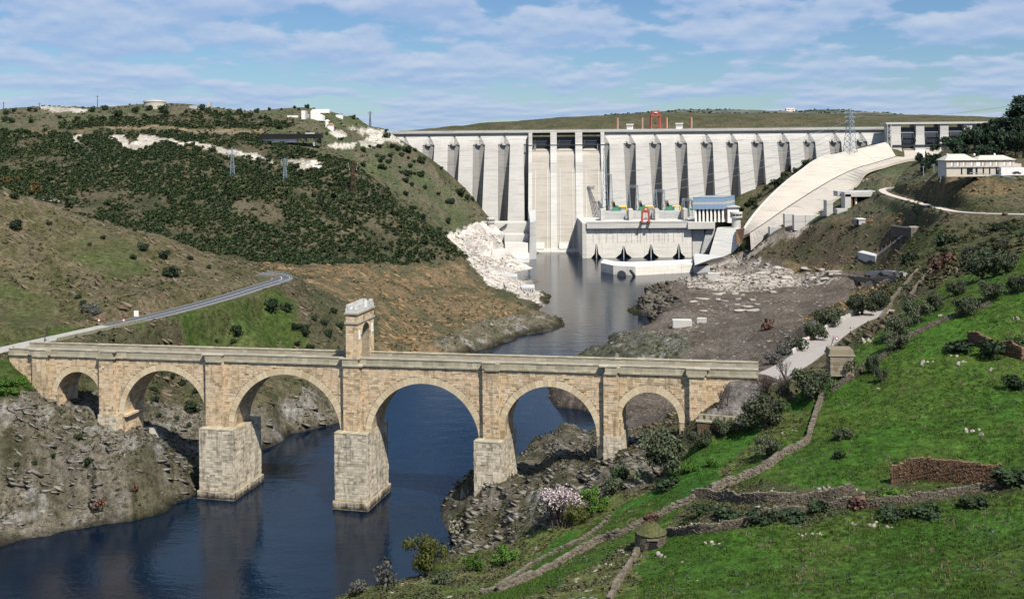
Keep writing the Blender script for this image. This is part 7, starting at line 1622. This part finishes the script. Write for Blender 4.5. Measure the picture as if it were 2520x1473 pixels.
for q in GP2[:46]:
    r = _r.uniform(.9, 2.1); kd = _r.choice(('olivebush', 'olivebush', 'dark', 'grey')); o = link('shrub', _r.choice(SHRUB[kd]), None, (q[0], q[1], q[2]-.15), (0, 0, _r.uniform(0, 6.28)), (r, r, r*1.1)); tag(o, {'olivebush': 'grey green bush on the upper right slope', 'dark': 'dark bush on the upper right slope', 'grey': 'leafless grey bush on the upper right slope'}[kd], 'shrub', 'scattered bushes of the upper right slope')
# prickly pear
def prickly(u, v):
    p = onground(u, v, 120); k = p.y/F; rnd = random.Random(2); t = thing('prickly_pear', 'prickly pear cactus among the bushes beside the bright grass strip', 'cactus', p)
    for i in range(34):
        x, y, z = rnd.uniform(-1.6, 1.6), rnd.uniform(-.8, .8), rnd.uniform(.1, 1.9); z *= 1-abs(x)/3; a = rnd.uniform(0, 3.14); mb = MB(); mb.tint = rnd.random(); w, h = rnd.uniform(.2, .3), rnd.uniform(.32, .45); q = []
        for e in (-.05, .05):
            for s in range(8): an = s*math.pi/4; lx, lz = w*math.sin(an), h*math.cos(an); q.append((x+lx*math.cos(a)-e*math.sin(a), y+lx*math.sin(a)+e*math.cos(a), z+lz))
        mb.add(q, [tuple(range(8)), tuple(range(15, 7, -1))]+[(s, (s+1) % 8, 8+(s+1) % 8, 8+s) for s in range(8)]); mb.build('pad', L_CACTUS, t)
prickly(1580, 1180)
# dark wood at the right edge above the office
WD = [(2362,398,36,36),(2340,368,36,30),(2390,352,36,34),(2420,330,30,28),(2445,322,28,28),(2470,326,34,36),(2495,325,40,46),(2440,395,36,34),(2415,392,36,34),(2400,320,24,20),(2518,372,44,70),(2290,415,26,34),(2278,425,24,30),(2305,408,28,30),(2262,402,20,24),(2320,425,30,30),(2350,382,44,40),(2375,372,44,44),(2400,368,46,48),(2425,372,44,44),(2450,376,44,50),(2475,380,44,56),(2500,384,44,60),(2519,388,44,60),(2410,345,34,30),(2438,345,34,34),(2465,348,40,44),(2490,350,44,54),(2515,352,44,60),(2385,335,26,26),(2330,362,30,26),(2300,375,24,22)]
for i, (u, v, w, h) in enumerate(WD):
    lab = 'dark pine in the group left of the office' if i < 5 and u < 2325 else 'dark pine in the wood behind the office building'
    tree('pine_tree', lab, u, v, w, h, 'pine', 'pines left of the office' if i < 5 else 'pines of the wood behind the office', 450)
p = onground(2512, 352, 450); k = p.y/F; t = thing('eucalyptus_tree', 'very tall dark eucalyptus towering over the wood at the right edge', 'tree', p); mb = MB(); mb.tube([(0, 0, -1), (.5, 0, 60*k), (0, 0, 112*k)], [1.0, .7, .15], 8); mb.build('trunk', M_BARK, t); link('crown', CROWN['euc'][0], t, (0, 0, 14*k), None, (58*k, 58*k, 29*k))
# ---- rocks that stand out
ROCKM = []
for i in range(5):
    bm = bmesh.new(); bmesh.ops.create_icosphere(bm, subdivisions=2, radius=1); rr = random.Random(50+i)
    ax = [Vector((rr.uniform(-1, 1), rr.uniform(-1, 1), rr.uniform(-1, 1))).normalized() for _ in range(9)]
    for v in bm.verts:
        for a in ax:
            d = v.co.dot(a)
            if d > .62: v.co -= a*(d-.62)*.85
        v.co *= rr.uniform(.9, 1.08)
    me = bpy.data.meshes.new('rock'); bm.to_mesh(me); bm.free(); me.attributes.new('tint', 'FLOAT', 'FACE').data.foreach_set('value', [rr.random() for _ in me.polygons]); me.materials.append(R_PALE); ROCKM.append(me)
ROCKMB = []
for m_ in ROCKM: c = m_.copy(); c.materials.clear(); c.materials.append(R_BROWN); ROCKMB.append(c)
def rock(label, u, v, w, h, group, y0=90, brown=False, cat='rock'):
    p = onground(u, v+h*.35, y0); k = p.y/F; t = thing('rock_outcrop', label, cat, (p.x, p.y, p.z-.05), _r.uniform(-.4, .4), group); n = 5 if w > 40 else 4 if w > 24 else 3
    for q in range(n):
        f = _r.uniform(.5, 1.0); link('rock', _r.choice(ROCKMB if brown else ROCKM), t, ((q-(n-1)/2)*w*k/n*.85+_r.uniform(-.1, .1)*w*k, _r.uniform(-.35, .35)*w*k, -h*k*.08), (_r.uniform(-.5, .5), _r.uniform(-.35, .35), _r.uniform(0, 6)), (w*k/n*1.0*f, w*k/n*.75*f, h*k*_r.uniform(.35, .62)*f))
for x, y, w, h, lab in ((2220,310,130,80,'pale pointed rock alone in the upper right of the meadow'),(1205,930,60,55,'pale rock pair below the long wall, left stone'),(1290,925,90,70,'pale rock pair below the long wall, right stone'),(1350,650,110,90,'jagged grey rock above the terrace wall, left'),(1500,650,90,60,'jagged grey rock above the terrace wall, right'),(590,860,110,120,'tall grey rock behind the long wall near the hut'),(735,860,90,60,'pale flat rock behind the long wall, second from the hut'),(485,885,80,80,'grey rock right behind the hut'),(810,835,60,50,'small pale rock under the terrace ivy'),(920,850,70,40,'flat pale rock against the long wall'),(680,985,130,35,'long flat rock in the grass right of the hut'),(390,1055,110,30,'flat rock at the doorstep of the hut'),(150,1035,50,25,'pale boulder in the rough ground left of the hut'),(1660,870,140,70,'broad rocky outcrop below the long wall at its middle'),(1520,870,60,40,'small rock left of the broad outcrop'),(1075,825,40,20,'small white rock above the long wall'),(500,1095,50,30,'small stone cluster below the hut'),(565,1215,60,25,'small pale stone in the lower meadow'),(2510,620,40,80,'grey rock at the right edge above the long wall'),(60,1110,80,50,'pale boulder on the rough slope, upper'),(40,1180,60,50,'pale boulder on the rough slope, lower'),(1160,320,40,20,'small stone beside the winding wall')):
    rock(lab, 1476.6+x*.41406, 922.9+y*.41406, w*.41406, h*.41406, 'rock outcrops in the meadow')
for x, y, w, h, lab in ((1640,1010,200,80,'long pale rock ledge below the dark wall knoll, left'),(1960,1010,200,80,'long pale rock ledge below the dark wall knoll, right'),(1900,950,90,60,'grey rock under the ivy bush of the knoll'),(2230,1080,90,60,'grey rock at the right of the knoll ledges'),(1950,890,40,50,'pale upright stone on the knoll'),(1100,800,120,100,'grey rock mass among the olives right of the road'),(950,700,50,70,'upright dark rock at the bend of the right road'),(1750,575,110,60,'pale rock bank beside the climbing wall'),(2450,600,60,110,'tall pointed rock in the meadow at the right edge'),(1190,1262,130,16,'low row of stones in the meadow'),(1880,150,130,180,'tall brown crag in the upper grove'),(2060,270,100,60,'brown rock ledge under the grove olives'),(1600,450,60,60,'dark rock between the olives')):
    rock(lab, 1845.7+x*.2676, 615.2+y*.2676, w*.2676, h*.2676, 'rock outcrops of the upper slope', 150, x == 1880 or x == 2060 or x == 1600)
for u, v, w, h, lab in ((1018,832,20,9,'pale flat boulder on the ochre hillside left of the river'),(1205,794,26,10,'pale slab on the ochre hillside near the point'),(2128,436,16,22,'pale grey rock at the lower edge of the chute'),(1145,1195,22,60,'smooth pale rock beside the pier nearest the right bank'),(355,1092,10,6,'white stone on the left rock bank')): rock(lab, u, v, w, h, None, 200)
# white scars on the scrub hill
def scar(label, poly, n, seed, y0=560, big=(2.2, 5.0)):
    big = (.5, 1.8); P = sample(['scar'], n//2, seed, None, 0, y0, 950, 0, poly)
    spread_mesh('rock_scar', P, T_ROCK[seed % 3], big, .35, R_WHITE, seed, label, 'rock', .15, .3)
scar('white rock scar running across the top of the scrub hill', [(268,338),(300,330),(318,352),(335,330),(410,336),(440,345),(520,350),(580,368),(640,385),(690,405),(650,402),(560,378),(470,362),(400,352),(350,366),(330,382),(300,372)], 420, 71, 560, (1.6, 4.2))
scar('white rounded rock faces below the guard house on the left hill', [(808,322),(840,318),(855,335),(830,338)], 90, 72, 600, (2, 4)); scar('white rounded rock face on the slope near the dam, left', [(890,345),(910,332),(935,335),(945,345),(915,360),(888,360)], 110, 73, 600, (2, 4.5)); scar('pale rock patches on the skyline plateau at the far left', [(100,266),(160,264),(215,268),(210,278),(150,276),(100,274)], 80, 74, 600, (2, 4)); scar('pale rock patch high on the left of the scrub hill', [(170,335),(200,330),(190,352),(175,350)], 50, 75, 560, (1.6, 3.6)); scar('pale track and rock on the scrub hill ridge', [(710,395),(745,388),(790,405),(760,420),(720,430),(715,420)], 50, 76, 560, (1.2, 2.6))
scar('pale rocky ground at the left end of the dam crest', [(850,312),(960,318),(985,350),(940,338),(880,328)], 90, 77, 700, (1.5, 3.2))
# slabs on the spoil flats
SLAB = []
for i in range(4):
    bm = bmesh.new(); bmesh.ops.create_cube(bm, size=1); rr = random.Random(i)
    for v in bm.verts: v.co += Vector((rr.uniform(-.2, .2), rr.uniform(-.2, .2), rr.uniform(-.1, .1)))
    me = bpy.data.meshes.new('slab'); bm.to_mesh(me); bm.free(); me.attributes.new('tint', 'FLOAT', 'FACE').data.foreach_set('value', [.5]*len(me.polygons)); me.materials.append(R_WHITE); SLAB.append(me)
rr = random.Random(77)
for poly, n, lab in (([(1770,690),(1850,655),(1960,655),(2070,668),(2050,685),(1900,690),(1800,712)], 70, 'pale slab in the heap behind the spoil flats'), ([(1660,690),(1770,650),(1800,700),(1720,720)], 16, 'pale slab on the spoil flats beside the river'), ([(1700,730),(1850,715),(1960,720),(1900,770),(1720,770)], 18, 'pale slab lying alone on the grey spoil flats')):
    mnu, mxu = min(p[0] for p in poly), max(p[0] for p in poly); mnv, mxv = min(p[1] for p in poly), max(p[1] for p in poly); c = 0
    while c < n:
        u, v = rr.uniform(mnu, mxu), rr.uniform(mnv, mxv)
        if not inpoly(np.array([u]), np.array([v]), poly)[0]: continue
        c += 1; p = hit(u, v, 300)
        if p is None: continue
        l = rr.uniform(1.6, 6.5); o = link('rock_slab', rr.choice(SLAB), None, p+Vector((0, 0, .25)), (rr.uniform(-.15, .15), rr.uniform(-.12, .12), rr.uniform(-.5, .7)), (l, l*rr.uniform(.3, .6), rr.uniform(.4, 1.1))); tag(o, lab, 'rock slab', 'slabs on the spoil flats')
for u, v, w, h, lab in ((1757,680,28,18,'squared white concrete block at the edge of the spoil flats'),(1680,796,46,18,'long low concrete box near the rocky point'),(1727,788,22,13,'white concrete cube standing right of the long low box')):
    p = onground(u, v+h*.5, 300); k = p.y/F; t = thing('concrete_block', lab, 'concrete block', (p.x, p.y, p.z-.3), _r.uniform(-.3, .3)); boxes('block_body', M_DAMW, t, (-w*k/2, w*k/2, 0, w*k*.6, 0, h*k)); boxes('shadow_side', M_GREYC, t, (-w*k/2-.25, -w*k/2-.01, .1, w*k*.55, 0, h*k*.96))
# ruined wall at the back of the spoil flats
P = [hit(u, v, 300) for u, v in ((2050,683),(2110,690),(2165,694),(2210,690))]
if all(P): wall_along('ruined_wall', 'dark broken wall line at the back right of the spoil flats', 'wall', smooth_line(P, 3), 0, 2.2, 1.0, mat_concrete('dark_ruin', (.17,.15,.12), .7, .4, (.05,.045,.035)), 2.4, 'wall_section')
P = [hit(u, v, 300) for u, v in ((2135,675),(2180,672),(2228,680))]
if all(P): wall_along('ruined_wall', 'pale flat slab wall above the dark broken wall line', 'wall', smooth_line(P, 3), 0, 1.4, 1.4, M_GREYC, 2.6, 'wall_section')

# ------------------------------------------------------------------ names that single things out: place within their group
def single_out():
    from collections import defaultdict
    ordn = ['first','second','third','fourth','fifth','sixth','seventh','eighth','ninth','tenth','eleventh','twelfth','thirteenth','fourteenth','fifteenth','sixteenth']
    G = defaultdict(list); bpy.context.view_layer.update()
    for o in S.objects:
        if o.parent is None and o.get('label') and o.get('kind') == 'thing': G[o['label']].append(o)
    for lab, L in G.items():
        if len(L) < 2: continue
        P = [(proj(o.location.x, max(o.location.y, 1), o.location.z), o) for o in L]; n = len(P); rows = 1 if n <= 4 else 2 if n <= 12 else 3 if n <= 30 else 5 if n <= 75 else 8
        P.sort(key=lambda q: q[0][1]); rn = {1: [''], 2: ['upper', 'lower'], 3: ['top', 'middle', 'bottom'], 5: ['top', 'second', 'middle', 'fourth', 'bottom'], 8: ['top']+ordn[1:7]+['bottom']}[rows]
        for r in range(rows):
            part = sorted(P[r*n//rows:(r+1)*n//rows], key=lambda q: q[0][0]); m = len(part)
            for i, (_, o) in enumerate(part):
                w = 'leftmost' if i == 0 else 'rightmost' if i == m-1 else ordn[i]+' from left' if i < 16 else 'far right'
                o['label'] = lab+', '+w+(' in '+rn[r]+' row' if rows > 1 else '')
single_out()
